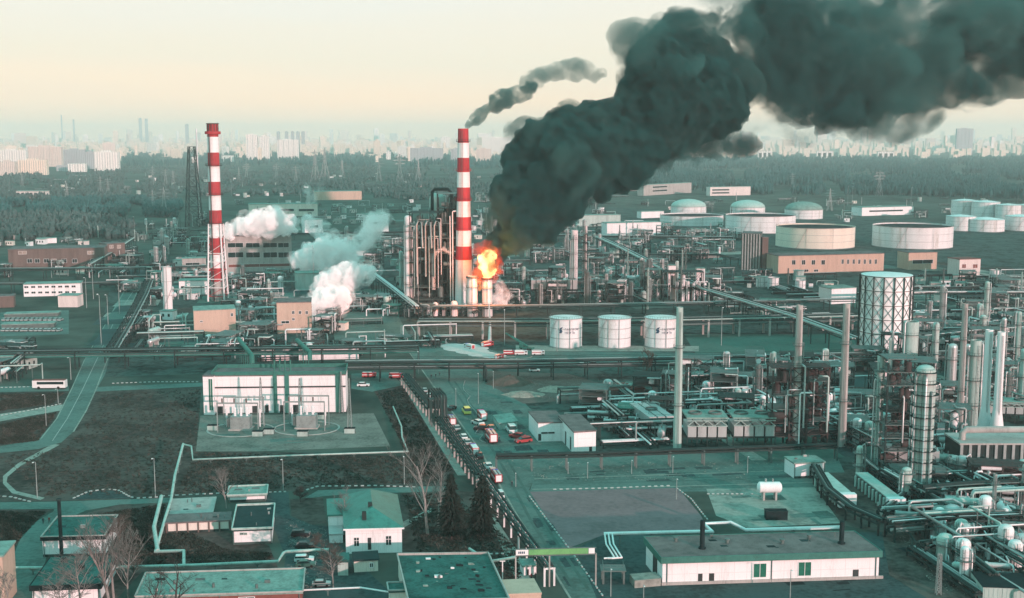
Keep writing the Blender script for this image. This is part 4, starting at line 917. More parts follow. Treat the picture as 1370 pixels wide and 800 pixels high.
# furnace under the twin stacks
pf = G(1335, 630); fur = thing('furnace', 'long furnace box with pale ribs under the twin white stacks', 'furnace', pf)
MB().box((-13, -4, 3), (16, 8, 9)).build('body', M_dark, fur)
for k in range(12): MB().box((-13 + 2.5 * k, -4.4, .2), (-12.2 + 2.5 * k, -4.0, 9.2)).build('rib', M_steel, fur)
b = MB()
for k in range(11): b.lathe([(.75, 0), (.75, 1), (0, 1.1)], 8, -11.3 + 2.5 * k, -4.6)
b.build('burner', M_grey, fur); MB().box((-13.3, -4.5, 9), (16.3, 8.2, 9.5)).build('roof', M_conc, fur)
MB().tube([(-11, 0, 9), (-11, 0, 11.5), (-10, 0, 12.5), (14, 0, 12.5), (15, 0, 11.5), (15, 0, 9)], .95, 10).build('flue_duct', M_conc, fur)
for k, (x, yb, w_) in enumerate(((942, 598, 53), (1004, 596, 55))):
    s = S(yb); air_cooler(G(x, yb), w_ / s, 11, HT(yb, 553), 0, M_steel, ['roofed air cooler with truss, nearest the tall mast', 'roofed air cooler with truss, nearest the brown vessel frame'][k])
air_cooler(G(741, 402), 62 / S(402), 12, HT(402, 362), 0, M_steel, 'dark air cooler bank with pale header boxes near the smoke base', truss=False)
air_cooler(G(871, 572), 9, 22, HT(575, 541), 0.2, M_dark, 'dark air cooler platform beside the open yard', truss=False)
# tall pair of thin columns near the smoke and the clustered white vessels
column(G(768, 398), 2.1, HT(398, 308), M_white, 4, label='slim bright column with a brownish flank standing beside the smoke', dome=False, pipes=2)
column(G(783, 396), 1.2, HT(396, 302), M_silver, 3, label='thin silver column next to the slim bright one', dome=False, pipes=1)
frame(G(775, 397), 9, 6, HT(397, 312), 0, 7, M_dark, 31, 'tall narrow dark frame between the two slim columns', fill=False)
frame(G(912, 402), 52 / S(402), 12, HT(402, 362), 0, 2, M_dark, 32, 'dark frame carrying white boxes and a row of pale pipes', vm=M_white)
for x, y, t_, w_, lab in ((898, 400, 355, 10, 'white box on tall frame, the larger of the pair'), (936, 400, 359, 11, 'white box on tall frame, beside the slanting pipe bridge')):
    o = box_hut(G(x, y), w_ / S(y), 5, HT(y, t_), 0, M_white, label=lab, name='elevator_shaft', cat='shaft', win=1)
for k in range(6): column(G(905 + 7.5 * k, 403), 1.0, HT(403, 376 + (k % 2) * 2), M_white, 1, label=f'{ordinal(k + 1)} pale thin vessel from the left in the row under the white boxes', name='guard_vessel', cat='vessel', pipes=0, ladder=False, group='row of thin pale vessels')
# main reactor block left of the smoking chimney
frame(G(572, 414), 42 / S(414), 18, HT(414, 283), 0, 8, M_dark, 11, 'tall dark reactor frame with looping pale pipes beside the banded chimney', vm=M_grey)
frame(G(600, 415), 26 / S(415), 12, HT(415, 258), 0, 8, M_dark, 12, 'taller dark reactor frame next to the banded chimney', vm=M_grey)
for fx, fw, fd, ft in ((572, 34, 12, 290), (600, 20, 8, 264)):
    c = G(fx, 414); rx = thing('reactor', 'dark clad reactor standing inside the ' + ('wider reactor frame' if fw == 34 else 'taller reactor frame'), 'reactor', c); w_ = fw / S(414) / 2; hR = HT(414, ft)
    for i in range(4): MB().lathe([(w_ * .34, 0), (w_ * .34, hR * (.8 + .05 * i)), (w_ * .2, hR * (.85 + .05 * i)), (0, hR * (.86 + .05 * i))], 14, -w_ * .95 + w_ * .62 * i, 2 + (i % 2) * 3).build('vessel', M_dark if i != 2 else M_grey, rx)
column(G(547, 415), 2.0, HT(415, 288), M_white, 3, label='white column at the corner of the tall reactor frame', pipes=2)
column(G(586, 405), 4.6, HT(405, 258), M_pgreen, 2, label='stout pale green reactor topped by a dark loop pipe', pipes=3)
column(G(611, 412), 1.7, HT(412, 300), M_silver, 3, label='silver column tucked behind the banded chimney', pipes=2)
zt = HT(410, 253); zb_ = HT(410, 285); cA = G(591, 410)
pipeline([(cA.x - 5, cA.y, zb_), (cA.x - 5, cA.y, zt - 1.5), (cA.x - 3.5, cA.y, zt), (cA.x + 4, cA.y, zt), (cA.x + 6, cA.y, zt - 2), (cA.x + 6.5, cA.y, zt - 30), (cA.x + 6.5, cA.y, 4)], .9, M_dark, 'thick dark pipe looping over the top of the reactor', 'pipe', sup=999)
cB = G(586, 414)
pipeline([(cB.x - 2, cB.y - 8, HT(414, 385)), (cB.x - 2, cB.y - 8, HT(414, 345)), (cB.x - .5, cB.y - 8, HT(414, 335)), (cB.x + 4, cB.y - 8, HT(414, 331)), (cB.x + 8, cB.y - 8, HT(414, 338))], 1.3, M_conc, 'fat pale bent duct at the foot of the reactor frame', 'duct', sup=999)
cC = G(560, 414)
for k in range(3): pipeline([(cC.x + k * 5, cC.y - 10, 20), (cC.x + k * 5, cC.y - 10, HT(414, 300)), (cC.x + k * 5 + 1, cC.y - 10, HT(414, 294)), (cC.x + k * 5 + 3, cC.y - 10, HT(414, 296)), (cC.x + k * 5 + 3.4, cC.y - 10, HT(414, 330))], .5, M_steel, f'{ORD[k]} pale hooked pipe from the left on the tall reactor frame', 'pipe', group='hooked pipes on the reactor frame', sup=999)
box_hut(G(594, 411), 11, 8, HT(411, 362), 0, M_silver, label='pale box behind the bent duct', name='boiler_casing', cat='casing', win=0)
# water jet of the fire engines
j0 = G(655, 462); jt = MB(); P = []
for i in range(13): k = i / 12; P.append((j0.x - 1.2 * k * k, j0.y + 48 * k, 2 + 11 * k))
jt.tube(P, [.9 - .55 * (i / 12) for i in range(13)], 7)
tag(jt.build('water_jet', M_foam, None, j0.to_tuple()), 'white water jet thrown up toward the burning stack', 'water jet')

# ---------------------------------------------------------------- long pipe bridges
D_, DK = M_dark, [M_dark, M_grey, M_steel, M_green]
px_rack([(462, 509), (540, 508), (700, 507), (905, 503), (1140, 497), (1390, 492)], 7.2, 'long dark pipe bridge crossing the whole plant in front of the three tanks', w=8, spacing=14, pipes=7, pm=[M_dark, M_grey, M_steel, M_dark], tiers=2, rail=True, seed=2)
px_rack([(-30, 494), (60, 493), (135, 492), (280, 490), (470, 488), (560, 486)], 7.5, 'dark pipe bridge spanning the depot road', w=7, spacing=20, pipes=6, pm=[M_dark, M_grey, M_green, M_steel], tiers=2, rail=True, seed=3)
px_rack([(-30, 376), (100, 375), (190, 374), (285, 371)], 8, 'far pipe bridge across the head of the depot road', w=7, spacing=22, pipes=5, pm=[M_pgreen, M_steel, M_grey], seed=4, rail=True)
px_rack([(-30, 393), (110, 392), (160, 391)], 6.5, 'lower pipe rack behind the two row white building', w=6, spacing=20, pipes=4, pm=[M_dark, M_grey, M_steel], seed=41)
px_rack([(560, 452), (700, 452), (735, 452), (920, 450), (1145, 444)], 8.5, 'wide pipe rack on white posts behind the three tanks', w=10, spacing=16, pipes=9, pm=[M_silver, M_grey, M_steel, M_dark, M_pgreen], tiers=2, seed=5, postm=M_conc, postw=.9, rail=True)
px_rack([(560, 425), (700, 424), (905, 420), (1145, 414)], 6, 'dark pipe rack at the foot of the process units', w=9, spacing=18, pipes=8, pm=[M_dark, M_steel, M_silver], seed=6)
px_rack([(664, 630), (800, 627), (950, 621), (1118, 615)], 4.6, 'dark pipe rack along the front of the fire engine yard', w=2.4, spacing=10, pipes=3, pm=[M_dark], seed=7, pr=(.25, .4), postm=M_grey)
px_rack([(1145, 480), (1060, 446), (945, 408), (900, 384), (830, 345), (800, 330)], 9, 'slanting bridge of bright pipes running past the lattice wrapped drum', w=9, spacing=20, pipes=6, pm=[M_silver, M_white, M_steel, M_pgreen], seed=8)
px_rack([(500, 382), (528, 405), (557, 430)], 8, 'short slanting bridge of pale pipes by the steam', w=8, spacing=12, pipes=5, pm=[M_silver, M_white], seed=9)
px_rack([(1390, 411), (1240, 411), (1150, 414)], 9, 'pipe rack behind the pale mast on the far side of the drum', w=8, spacing=20, pipes=6, pm=[M_silver, M_pgreen, M_dark], seed=10)
px_rack([(1230, 478), (1300, 470), (1390, 463)], 10, 'pipe rack with bright pipes behind the twin white stacks', w=8, spacing=14, pipes=6, pm=[M_silver, M_pgreen, M_dark], seed=110)
px_rack([(800, 352), (960, 352), (1000, 360)], 7, 'dark far pipe rack below the white factory boxes', w=8, spacing=20, pipes=5, pm=[M_silver, M_steel, M_dark], seed=120)
px_rack([(690, 322), (790, 324), (980, 326)], 6, 'thin far pipe rack under the white tanks near the smoke', w=7, spacing=20, pipes=5, pm=[M_silver, M_steel, M_pgreen], seed=121)
px_rack([(325, 322), (440, 320), (560, 318)], 6, 'far pale pipe rack behind the steam clouds', w=7, spacing=24, pipes=5, pm=[M_pgreen, M_steel, M_silver], seed=122)
px_rack([(560, 352), (520, 335), (480, 318)], 7, 'far slanting pipe rack behind the reactor frame', w=7, spacing=18, pipes=5, pm=[M_pgreen, M_steel, M_silver], seed=123)
px_rack([(150, 485), (170, 450), (193, 405), (215, 345), (228, 322)], 5.5, 'pipe rack running beside the depot road', w=7, spacing=12, pipes=7, pm=[M_dark, M_silver, M_grey, M_steel], seed=11)
px_rack([(120, 368), (150, 350), (178, 330)], 8, 'short slanting pipe bridge by the brown brick works', w=6, spacing=14, pipes=4, pm=[M_silver, M_pgreen], seed=111)
# rack along the gate road with its two arched pipe loops
px_rack([(543, 515), (560, 537), (581, 563)], 4.2, 'dark pipe rack along the gate road, far piece beyond the loop', w=4, spacing=6, pipes=5, pm=[M_dark, M_grey], seed=12, postm=M_conc, postw=.55)
px_rack([(590, 575), (620, 618), (646, 655)], 4.2, 'dark pipe rack along the gate road, piece between loop and fence', w=4, spacing=6, pipes=5, pm=[M_dark, M_grey, M_dark], seed=13, postm=M_conc, postw=.55)
px_rack([(646, 655), (671, 691), (702, 737), (735, 784)], 4.2, 'dark pipe rack on white posts, nearest piece by the spruce trees', w=2.6, spacing=8, pipes=3, pm=[M_dark, M_grey], seed=14, postm=M_white, postw=.42)
a0, a1 = G(581, 563), G(590, 575)
for k in range(5):
    o = (UX * (.9 * k - 1.8)); p, q_ = a0 + o, a1 + o; d = (q_ - p).normalized()
    pipeline([p + Vector((0, 0, 4.4)) - d * 1.2, p + Vector((0, 0, 5.5)), p + Vector((0, 0, 10.6)), p + d * 1.0 + Vector((0, 0, 11.6)), q_ - d * 1.0 + Vector((0, 0, 11.6)), q_ + Vector((0, 0, 10.6)), q_ + Vector((0, 0, 5.5)), q_ + Vector((0, 0, 4.4)) + d * 1.2], .32, M_dark, f'{ORD[k]} dark pipe of the arched loop from the left over the gate road rack', 'pipe', 'pipe_loop', 'arched pipe loop', sup=999)
frame((a0 + a1) * .5, 4.6, 2.6, 9.5, .25, 1, M_grey, 61, 'small grey steel stand under the arched pipe loop', fill=False, name='pipe_stand', cat='stand')
c = G(650, 511); pipeline([(c.x - 4, c.y, 7), (c.x - 1, c.y, 7), (c.x, c.y, 6), (c.x + .2, c.y, 0)], .5, M_dark, 'dark pipe bending down from the long pipe bridge to the ground', 'pipe', sup=999)

# ---------------------------------------------------------------- plant buildings
bl = building
t, I = bl('switchgear_hall', 'big white switchgear hall with green columns and dark doors', 'hall', (285, 553), (463, 551), 503, 14, M_wall, M_roofd, skew=.3, over=.1, parapet=1.3, frame_m=M_green,
          doors=[(295, 549, 7, 11), (341, 548, 7, 10), (357, 547, 5, 10), (377, 547, 5, 10), (396, 547, 8, 11)])
A, u, v, org = I['A'], I['u'], I['v'], I['org']; hh = I['h']
for k, (x0, x1) in enumerate(((366.5, 371.5), (382, 387.5), (450, 457))):
    ka, kb = (x0 - 285) / 178, (x1 - 285) / 178; b = MB(); p0 = A + u * (I['ln'] * ka) - v * .5; p1 = A + u * (I['ln'] * kb) - v * .5; b.prism([p0, p1, p1 + v * .7, p0 + v * .7], 0, hh * 1.06); b.build('green_column', M_green, t, org)
MB().beam(A - v * .1 + Vector((0, 0, hh * .70)), A + u * I['ln'] - v * .1 + Vector((0, 0, hh * .70)), .25, .5).build('dark_band', M_dark, t, org)
for k in range(4):
    p = A + u * (I['ln'] * (.46 + .04 * k)) + v * 4; MB().cyl((p.x, p.y, hh), (p.x, p.y, hh + 5), .3, n=8).build('roof_vent', M_green, t, org)
t, I = bl('switchgear_hall', 'narrow white end tower with a glazed green strip on the switchgear hall', 'hall', (273, 555), (287, 555), 504, 10, M_wall, M_roofd, skew=.3, over=.1, windows=[(283, 528, 5, 42, M_gglass)])
t, I = bl('gatehouse_block', 'white L-shaped office, its taller wing beside the parked vehicles', 'office', (768, 608), (797, 606), 578, 22, M_wall, M_roofd, skew=1.0, over=.25, roof_h=.5, doors=[(790, 603, 4, 11)])
A, u, v, org = I['A'], I['u'], I['v'], I['org']
for k in range(2):
    p = A + v * (4 + 7 * k); b = MB(); b.prism([p - u * .06, p + u * .1, p + u * .1 + v * 1.6, p - u * .06 + v * 1.6], 0.3 if k == 0 else .1, 4.4); b.build('door', M_door, t, org)
t, I = bl('gatehouse_block', 'low white wing of the L-shaped office', 'office', (720, 591), (757, 590), 566, 16, M_wall, M_roofd, skew=1.0, over=.2, roof_h=.4, windows=[(733, 579, 18, 2.5, M_dark)], doors=[(716 + 6, 585, 4, 9)])
bl('guard_canopy', 'small pale green canopy roof by the parked white van', 'canopy', (668, 575), (692, 572), 566, 12, M_pgreen, M_roofp, skew=1.0)
bl('plant_office', 'orange plaster block with a stepped top under the banded chimney', 'building', (260, 448), (316, 445), 415, 16, M_orange, M_roofp, skew=.4, over=.1, windows=[(311, 421, 3, 4), (270, 430, 3, 2)])
bl('plant_office', 'orange block with pale lower floor half hidden by steam', 'building', (371, 446), (417, 445), 405, 17, M_orange, M_roofd, skew=.4, over=.2, windows=[(393, 418, 3, 4), (402, 418, 3, 4), (393, 427, 3, 3), (382, 431, 10, 3), (411, 418, 3, 4)])
bl('cooling_hall', 'long pale hall with two rows of window bands behind the chimney', 'hall', (303, 366), (391, 364), 316, 28, M_conc, M_roofd, skew=.4, over=.1, windows=[(316, 328, 20, 6), (339, 328, 18, 6), (362, 328, 18, 6), (380, 328, 14, 6), (316, 341, 20, 7), (339, 341, 18, 7), (362, 341, 18, 7), (380, 341, 14, 7), (347, 355, 80, 4, M_brick)])
bl('pump_hall', 'small grey roofed hall beside the steam', 'hall', (396, 388), (428, 387), 366, 14, M_pgreen, M_roofp, skew=.4)
bl('works_hall', 'pale long low factory hall behind the steam clouds', 'hall', (333, 290), (425, 289), 273, 22, M_cream, M_roofp, skew=.4, windows=[(350, 281, 20, 3), (380, 281, 26, 3), (410, 281, 20, 3)])
bl('works_hall', 'low pale hall with an orange stripe in the middle distance', 'hall', (422, 268), (484, 267), 256, 22, M_orange, M_roofp, skew=.4)
bl('works_hall', 'white works block beyond the steam plume', 'hall', (490, 313), (520, 312), 287, 16, M_white, M_roofp, skew=.4, windows=[(505, 298, 22, 3)])
bl('works_hall', 'small white block with a pyramid cap near the far plant', 'hall', (408, 312), (432, 311), 294, 14, M_wall, M_roofp, skew=.4, windows=[(420, 303, 12, 3)])
bl('brick_works', 'long dark brown brick works with broken windows', 'works', (12, 361), (140, 358), 333, 26, M_brown, M_roofd, skew=.2, windows=[(31, 338, 10, 4, M_sand), (40, 349, 6, 5), (50, 349, 6, 5), (62, 349, 6, 5), (72, 349, 7, 5, M_sand), (86, 349, 6, 5), (100, 349, 6, 5), (122, 338, 8, 4, M_sand), (125, 349, 6, 5)])
bl('brick_works', 'smaller brown brick block beside the long brick works', 'works', (144, 352), (168, 350), 326, 16, M_brown, M_roofd, skew=.2, windows=[(150, 330, 5, 4, M_sand), (160, 330, 5, 4, M_sand), (152, 342, 5, 4)])
bl('depot_building', 'white building with two rows of small windows', 'building', (32, 397), (108, 395), 380, 12, M_wall, M_roofp, skew=.1, windows=[(36 + 9 * k, 384 - .12 * k, 5, 2.4) for k in range(8)] + [(36 + 9 * k, 391.5 - .12 * k, 5, 2.4) for k in range(8)])
bl('brick_shed', 'pale pinkish brick shed in front of the two row white building', 'shed', (78, 411), (104, 411), 396, 10, M_pink, M_roofp, skew=.1)
bl('brick_shed', 'dark brick shed at the frame edge beside the depot', 'shed', (-6, 412), (19, 411), 397, 10, M_brown, M_roofd, skew=.1)
bl('car_shelter', 'pale long shelter roof over the depot parking rows, front', 'shelter', (2, 440), (72, 438), 434, 8, M_grey, M_roofp, skew=.1)
bl('car_shelter', 'pale long shelter roof over the depot parking rows, back', 'shelter', (6, 425), (78, 423), 420, 8, M_grey, M_roofp, skew=.1)
bl('orange_works', 'long low orange works with square windows in front of the wide tanks', 'works', (1041, 366), (1182, 362), 341, 20, M_orange, M_roofd, skew=.2, windows=[(1061 + 13 * k, 351, 5, 6) for k in range(4)] + [(1126 + 7.5 * k, 350, 3, 6) for k in range(7)] + [(1065 + 13 * k, 362, 6, 3) for k in range(3)])
bl('orange_works', 'smaller orange works block with dark band continuing the long works', 'works', (1215, 361), (1253, 360), 338, 16, M_orange, M_roofd, skew=.2, windows=[(1234, 350, 30, 5)])
bl('brick_house', 'pinkish house with brown openings among the far racks', 'house', (1283, 369), (1311, 368), 347, 14, M_pink, M_brick, skew=.2, windows=[(1289, 356, 6, 5, M_brick), (1304, 356, 7, 5, M_brick)])
t, I = bl('cooling_block', 'tall dark ribbed cooling block left of the orange works', 'cooling tower', (991, 361), (1017, 362), 313, 22, M_grey, M_roofd, skew=.2, over=.1)
A, u, v, org = I['A'], I['u'], I['v'], I['org']
for k in range(7):
    p = A + u * (I['ln'] * (k + .5) / 7) - v * .35; MB().beam(p, p + Vector((0, 0, I['h'])), .8, .5).build('rib', M_steel, t, org)
bl('cooling_block', 'narrow reddish end wall beside the dark ribbed cooling block', 'cooling tower', (1019, 362), (1027, 362), 318, 20, M_brown, M_roofd, skew=.2)
bl('factory_block', 'white factory box with a grey flank left of the white tanks', 'factory', (812, 316), (884, 314), 298, 16, M_wall, M_roofp, skew=.3, windows=[(860, 309, 30, 2.5)])
bl('factory_block', 'long pale factory box just behind the smoke edge', 'factory', (775, 303), (830, 302), 288, 16, M_pgreen, M_roofp, skew=.3)
bl('factory_block', 'bright low factory box next to the far white tank', 'factory', (858, 292), (888, 291), 283, 12, M_wall, M_roofp, skew=.3)
bl('office_slab', 'three storey white office slab at the edge of the wood', 'office', (861, 262), (925, 258), 246, 14, M_conc, M_roofp, skew=.2, windows=[(882, 250, 34, 2), (882, 255, 34, 2)])
bl('office_slab', 'low pale pink office with window row by the wood', 'office', (820, 256), (862, 255), 249, 12, M_pink, M_roofp, skew=.2, windows=[(845, 253, 30, 2)])
bl('office_slab', 'white office slab with pink end beyond the domed tanks', 'office', (950, 262), (1004, 261), 250, 14, M_pink, M_roofp, skew=.2, windows=[(964, 254, 26, 2), (964, 258, 26, 2)])
bl('depot_shed', 'long flat white shed with striped walls before the wood', 'shed', (1153, 289), (1222, 287), 277, 22, M_wall, M_roofp, skew=.2, windows=[(1185, 282, 55, 2)])
bl('pump_house', 'white gabled pump house next to the lattice wrapped drum', 'pump house', (1112, 407), (1145, 405), 386, 14, M_wall, M_roofp, skew=.4)
bl('red_roof_shed', 'low shed with a reddish roof behind the tall mast', 'shed', (797, 540), (862, 537), 522, 12, M_brown, M_brick, skew=.4, windows=[(812, 533, 8, 6), (845, 532, 8, 6)])
bl('loading_hall', 'low white loading hall with a green pipe bridge over it, longer half', 'hall', (400, 482), (480, 480), 467, 9, M_wall, M_roofp, skew=.3)
bl('loading_hall', 'low white loading hall beside the green pipe bridge, shorter half', 'hall', (350, 483), (388, 482), 468, 9, M_wall, M_roofp, skew=.3)
bl('control_room', 'pale green low control room at the frame edge behind the depot road', 'building', (-10, 498), (18, 497), 478, 14, M_pgreen, M_roofp, skew=.2)
bl('control_room', 'low pale building beside the far rack near the chimney cradle', 'building', (240, 395), (278, 394), 376, 12, M_wall, M_roofp, skew=.4, windows=[(258, 384, 30, 3)])
bl('control_room', 'white flat block right behind the chimney cradle', 'building', (244, 362), (276, 361), 346, 10, M_conc, M_roofp, skew=.4, windows=[(258, 353, 18, 3)])
for (x0, y0, x1, y1, z) in ((398, 482, 415, 500, 9), (320, 480, 338, 505, 9)):
    a, b_ = G(x0, y0), G(x1, y1); pipeline([a + Vector((0, 0, z)), b_ + Vector((0, 0, z)), b_ + Vector((0, 0, z - 3))], 1.0, M_green, 'fat green duct sloping to the switchgear hall' + (', near its green columns' if x0 > 390 else ', near its end tower'), 'duct', 'green_duct', sup=6, supm=M_green)
bl('foundation_shed', 'row of white low sheds in the wasteland behind the brick works', 'shed', (50, 326), (76, 325), 319, 8, M_wall, M_roofp, skew=.2)
# ---------------------------------------------------------------- process yards: smaller equipment, each item on its own
TAKEN = []
def clear_spot(p, r):
    for q, s in TAKEN:
        if (q - p).length < r + s: return False
    TAKEN.append((p, r)); return True
def yard(where, quad, n, seed, kinds, hs=(6, 16)):
    q = random.Random(seed); (x0, y0), (x1, y1), (x2, y2), (x3, y3) = quad; made = 0; tries = 0; n = int(n * 2.5); kinds = kinds + ['run', 'run', 'frame'] + (['bund'] if len(kinds) > 5 else [])
    while made < n and tries < n * 14:
        tries += 1; a, b = q.random(), q.random()
        px = (x0 * (1 - a) + x1 * a) * (1 - b) + (x3 * (1 - a) + x2 * a) * b; py = (y0 * (1 - a) + y1 * a) * (1 - b) + (y3 * (1 - a) + y2 * a) * b
        p = G(px, py); k = q.choice(kinds); h = q.uniform(*hs); rz = -.18 + (math.pi / 2 if q.random() < .3 else 0)
        rad = {'frame': 6, 'cooler': 5.5, 'drum': 4, 'column': 3, 'vessel': 2.2, 'exch': 3, 'pump': 2.5, 'hut': 4, 'pipe': 3, 'stack': 2.5, 'tank': 4.5, 'cont': 4, 'run': 3, 'bund': 4}[k]
        if not clear_spot(p, rad * .78): continue
        made += 1
        if k == 'frame':
            w, d = q.uniform(8, 16), q.uniform(6, 10); o = frame(p, w, d, h, rz, q.choice([2, 3, 3, 4]), q.choice([M_dark, M_dark, M_grey, M_green, M_rust]) if where[-1] != 's' else q.choice([M_dark, M_grey]), q.randrange(9999)); series('f', o, 'open steel process frame', where)
        elif k == 'cooler': o = air_cooler(p, q.uniform(9, 15), 7, h * .7, rz, truss=q.random() < .4); series('a', o, 'air cooler on legs', where)
        elif k == 'drum': o = drum(p, q.uniform(5, 10), q.uniform(.9, 1.6), rz, q.choice([M_silver, M_white, M_pgreen, M_steel]), q.uniform(1, 3.5)); series('d', o, 'horizontal drum on saddles', where)
        elif k == 'column': o = column(p, q.uniform(.9, 1.7), h * q.uniform(1.2, 2.0), q.choice([M_silver, M_pgreen, M_steel, M_grey]), q.choice([2, 3, 4]), pipes=q.choice([1, 2])); series('c', o, 'small column with platforms', where)
        elif k == 'vessel': o = column(p, q.uniform(1.0, 2.0), q.uniform(4, 9), q.choice([M_silver, M_white, M_pgreen, M_tank]), 1, 'standing_vessel', 'vessel', pipes=1); series('v', o, 'standing vessel with domed top', where)
        elif k == 'exch': o = exchanger(p, q.uniform(5, 8), rz, q.choice([M_silver, M_steel, M_grey])); series('e', o, 'stacked heat exchanger', where)
        elif k == 'pump': o = pump_skid(p, rz); series('p', o, 'green pump skid', where)
        elif k == 'hut': o = box_hut(p, q.uniform(5, 9), q.uniform(4, 7), q.uniform(3, 5), rz, q.choice([M_wall, M_cream, M_pgreen, M_conc, M_pink]), win=q.choice([1, 2, 3])); series('h', o, 'flat roofed plant hut', where)
        elif k == 'tank': o = tank(p, q.uniform(2.5, 4), q.uniform(5, 8), q.choice([M_white, M_tank, M_pgreen]), q.choice(['cone', 'flat']), 'small_tank', rail=False, roofm=M_roofp); series('t', o, 'small cylindrical tank', where)
        elif k == 'stack': o = stack(p, .6, .45, h * 1.7, q.choice([M_silver, M_pgreen, M_grey]), 'vent_stack', rings=1); series('s', o, 'thin vent stack', where)
        elif k == 'cont': o = container(p, q.uniform(5, 9), 2.6, 2.8, rz, q.choice([M_pgreen, M_wall, M_steel])); series('k', o, 'equipment container', where)
        elif k == 'run':
            L = q.uniform(14, 34); d = UX if q.random() < .6 else VX; P0 = p - d * (L / 2); P1 = p + d * (L / 2)
            o = pipe_rack([P0, P1], q.uniform(1.2, 6.0), None, w=q.uniform(2.5, 5), spacing=9, pipes=q.choice([3, 4, 5]), pm=[M_silver, M_white, M_steel, M_dark, M_pgreen, M_grey], seed=q.randrange(9999), name='pipe_run', pr=(.18, .36)); series('r', o, 'short pipe rack', where)
        elif k == 'bund':
            w, d = q.uniform(4, 10), q.uniform(4, 9); o = thing('bund_wall', None, 'bund wall', p, -.18); b_ = MB()
            for (ax, ay, bx_, by) in ((-w, -d, w, -d), (w, -d, w, d), (w, d, -w, d), (-w, d, -w, -d)): b_.beam((ax, ay, .5), (bx_, by, .5), .3, 1.0)
            b_.build('wall', M_conc, o); MB().cyl((-w * .3, 0, 0), (-w * .3, 0, 2.2), .9, n=10).build('sump', M_steel, o); MB().tube([(-w * .3, 0, 2), (-w * .3, 0, 3), (w * .6, 0, 3), (w * .6, 0, .3)], .2).build('pipe', M_silver, o); series('b', o, 'low concrete bund', where)
        else:
            L = q.uniform(10, 26); z = q.uniform(3, 8); d = UX if q.random() < .7 else VX; r = q.uniform(.18, .4); P0 = p - d * (L / 2); P1 = p + d * (L / 2); e = (VX if d is UX else UX) * q.uniform(-6, 6)
            o = pipeline([P0, P0 + Vector((0, 0, z - .5)), P0 + d * .5 + Vector((0, 0, z)), P1 + Vector((0, 0, z)), P1 + e + Vector((0, 0, z)), P1 + e + Vector((0, 0, .5))], r, q.choice([M_silver, M_white, M_pgreen, M_steel]), None, sup=6, name='process_pipe', n=6); series('pp', o, 'bent pipe run on trestles', where)
A_ = ['frame', 'frame', 'drum', 'column', 'vessel', 'exch', 'pipe', 'pipe', 'hut', 'cooler']
yard('in the yard behind the orange block', [(206, 340), (280, 335), (275, 402), (205, 410)], 16, 1, A_, (6, 13))
yard('between the orange plaster blocks', [(318, 400), (368, 396), (366, 446), (318, 450)], 12, 2, ['frame', 'vessel', 'drum', 'pipe', 'pipe', 'exch'], (5, 10))
yard('under the long hall by the chimney', [(306, 372), (392, 370), (370, 398), (310, 400)], 12, 3, ['frame', 'vessel', 'pipe', 'exch', 'drum', 'column'], (6, 10))
yard('beside the steam plumes', [(420, 395), (470, 380), (480, 440), (420, 452)], 12, 4, ['vessel', 'pipe', 'drum', 'exch', 'hut', 'frame'], (5, 10))
yard('behind the steam plumes', [(395, 322), (540, 320), (545, 370), (440, 372)], 20, 5, A_, (6, 14))
yard('at the foot of the reactor frames', [(550, 418), (628, 418), (640, 422), (560, 424)], 5, 6, ['vessel', 'pipe', 'drum', 'exch'], (5, 8))
yard('behind the reactor frames', [(530, 330), (690, 328), (680, 395), (535, 395)], 24, 7, A_ + ['column', 'stack'], (8, 20))
yard('beside the fire and smoke', [(664, 380), (720, 345), (735, 410), (668, 416)], 9, 8, ['frame', 'exch', 'pipe', 'drum', 'vessel'], (6, 14))
yard('between slim columns and white boxes', [(795, 360), (885, 358), (885, 406), (795, 408)], 24, 9, A_ + ['column', 'vessel'], (6, 15))
yard('behind the slim columns', [(700, 330), (960, 330), (970, 352), (700, 352)], 26, 10, A_ + ['stack', 'tank'], (6, 12))
yard('beyond the thin far pipe rack', [(690, 300), (985, 302), (985, 322), (700, 320)], 24, 11, A_ + ['stack', 'tank', 'hut', 'hut'], (5, 12))
yard('below the slanting pipe bridge', [(950, 385), (1040, 420), (1140, 440), (960, 414)], 14, 12, ['hut', 'cont', 'tank', 'pipe', 'drum', 'exch'], (4, 7))
yard('before the orange works', [(960, 370), (1110, 372), (1110, 405), (1000, 385)], 12, 13, ['hut', 'pipe', 'tank', 'stack', 'cont'], (4, 8))
yard('beyond the lattice drum', [(1225, 375), (1370, 372), (1370, 405), (1225, 405)], 18, 14, ['frame', 'pipe', 'pipe', 'hut', 'exch', 'tank', 'stack'], (4, 10))
yard('between drum and twin stacks', [(1225, 415), (1370, 415), (1370, 460), (1225, 470)], 22, 15, A_ + ['pipe', 'column'], (6, 13))
yard('behind the twin white stacks', [(1290, 480), (1375, 475), (1375, 570), (1295, 560)], 16, 16, A_ + ['column'], (8, 16))
yard('beyond the air coolers', [(925, 505), (1135, 500), (1135, 540), (930, 548)], 26, 17, ['frame', 'frame', 'column', 'vessel', 'drum', 'exch', 'pipe', 'pipe', 'vessel'], (6, 13))
yard('around the roofed air coolers', [(920, 550), (1040, 548), (1035, 575), (925, 580)], 9, 18, ['vessel', 'pipe', 'drum', 'exch'], (4, 9))
yard('between the last two masts', [(1100, 545), (1160, 540), (1165, 596), (1100, 600)], 10, 19, ['frame', 'drum', 'pipe', 'exch', 'vessel', 'cooler'], (6, 11))
yard('behind the white office', [(775, 535), (905, 530), (900, 562), (800, 565)], 14, 20, ['frame', 'frame', 'pipe', 'pipe', 'drum', 'exch', 'vessel'], (5, 11))
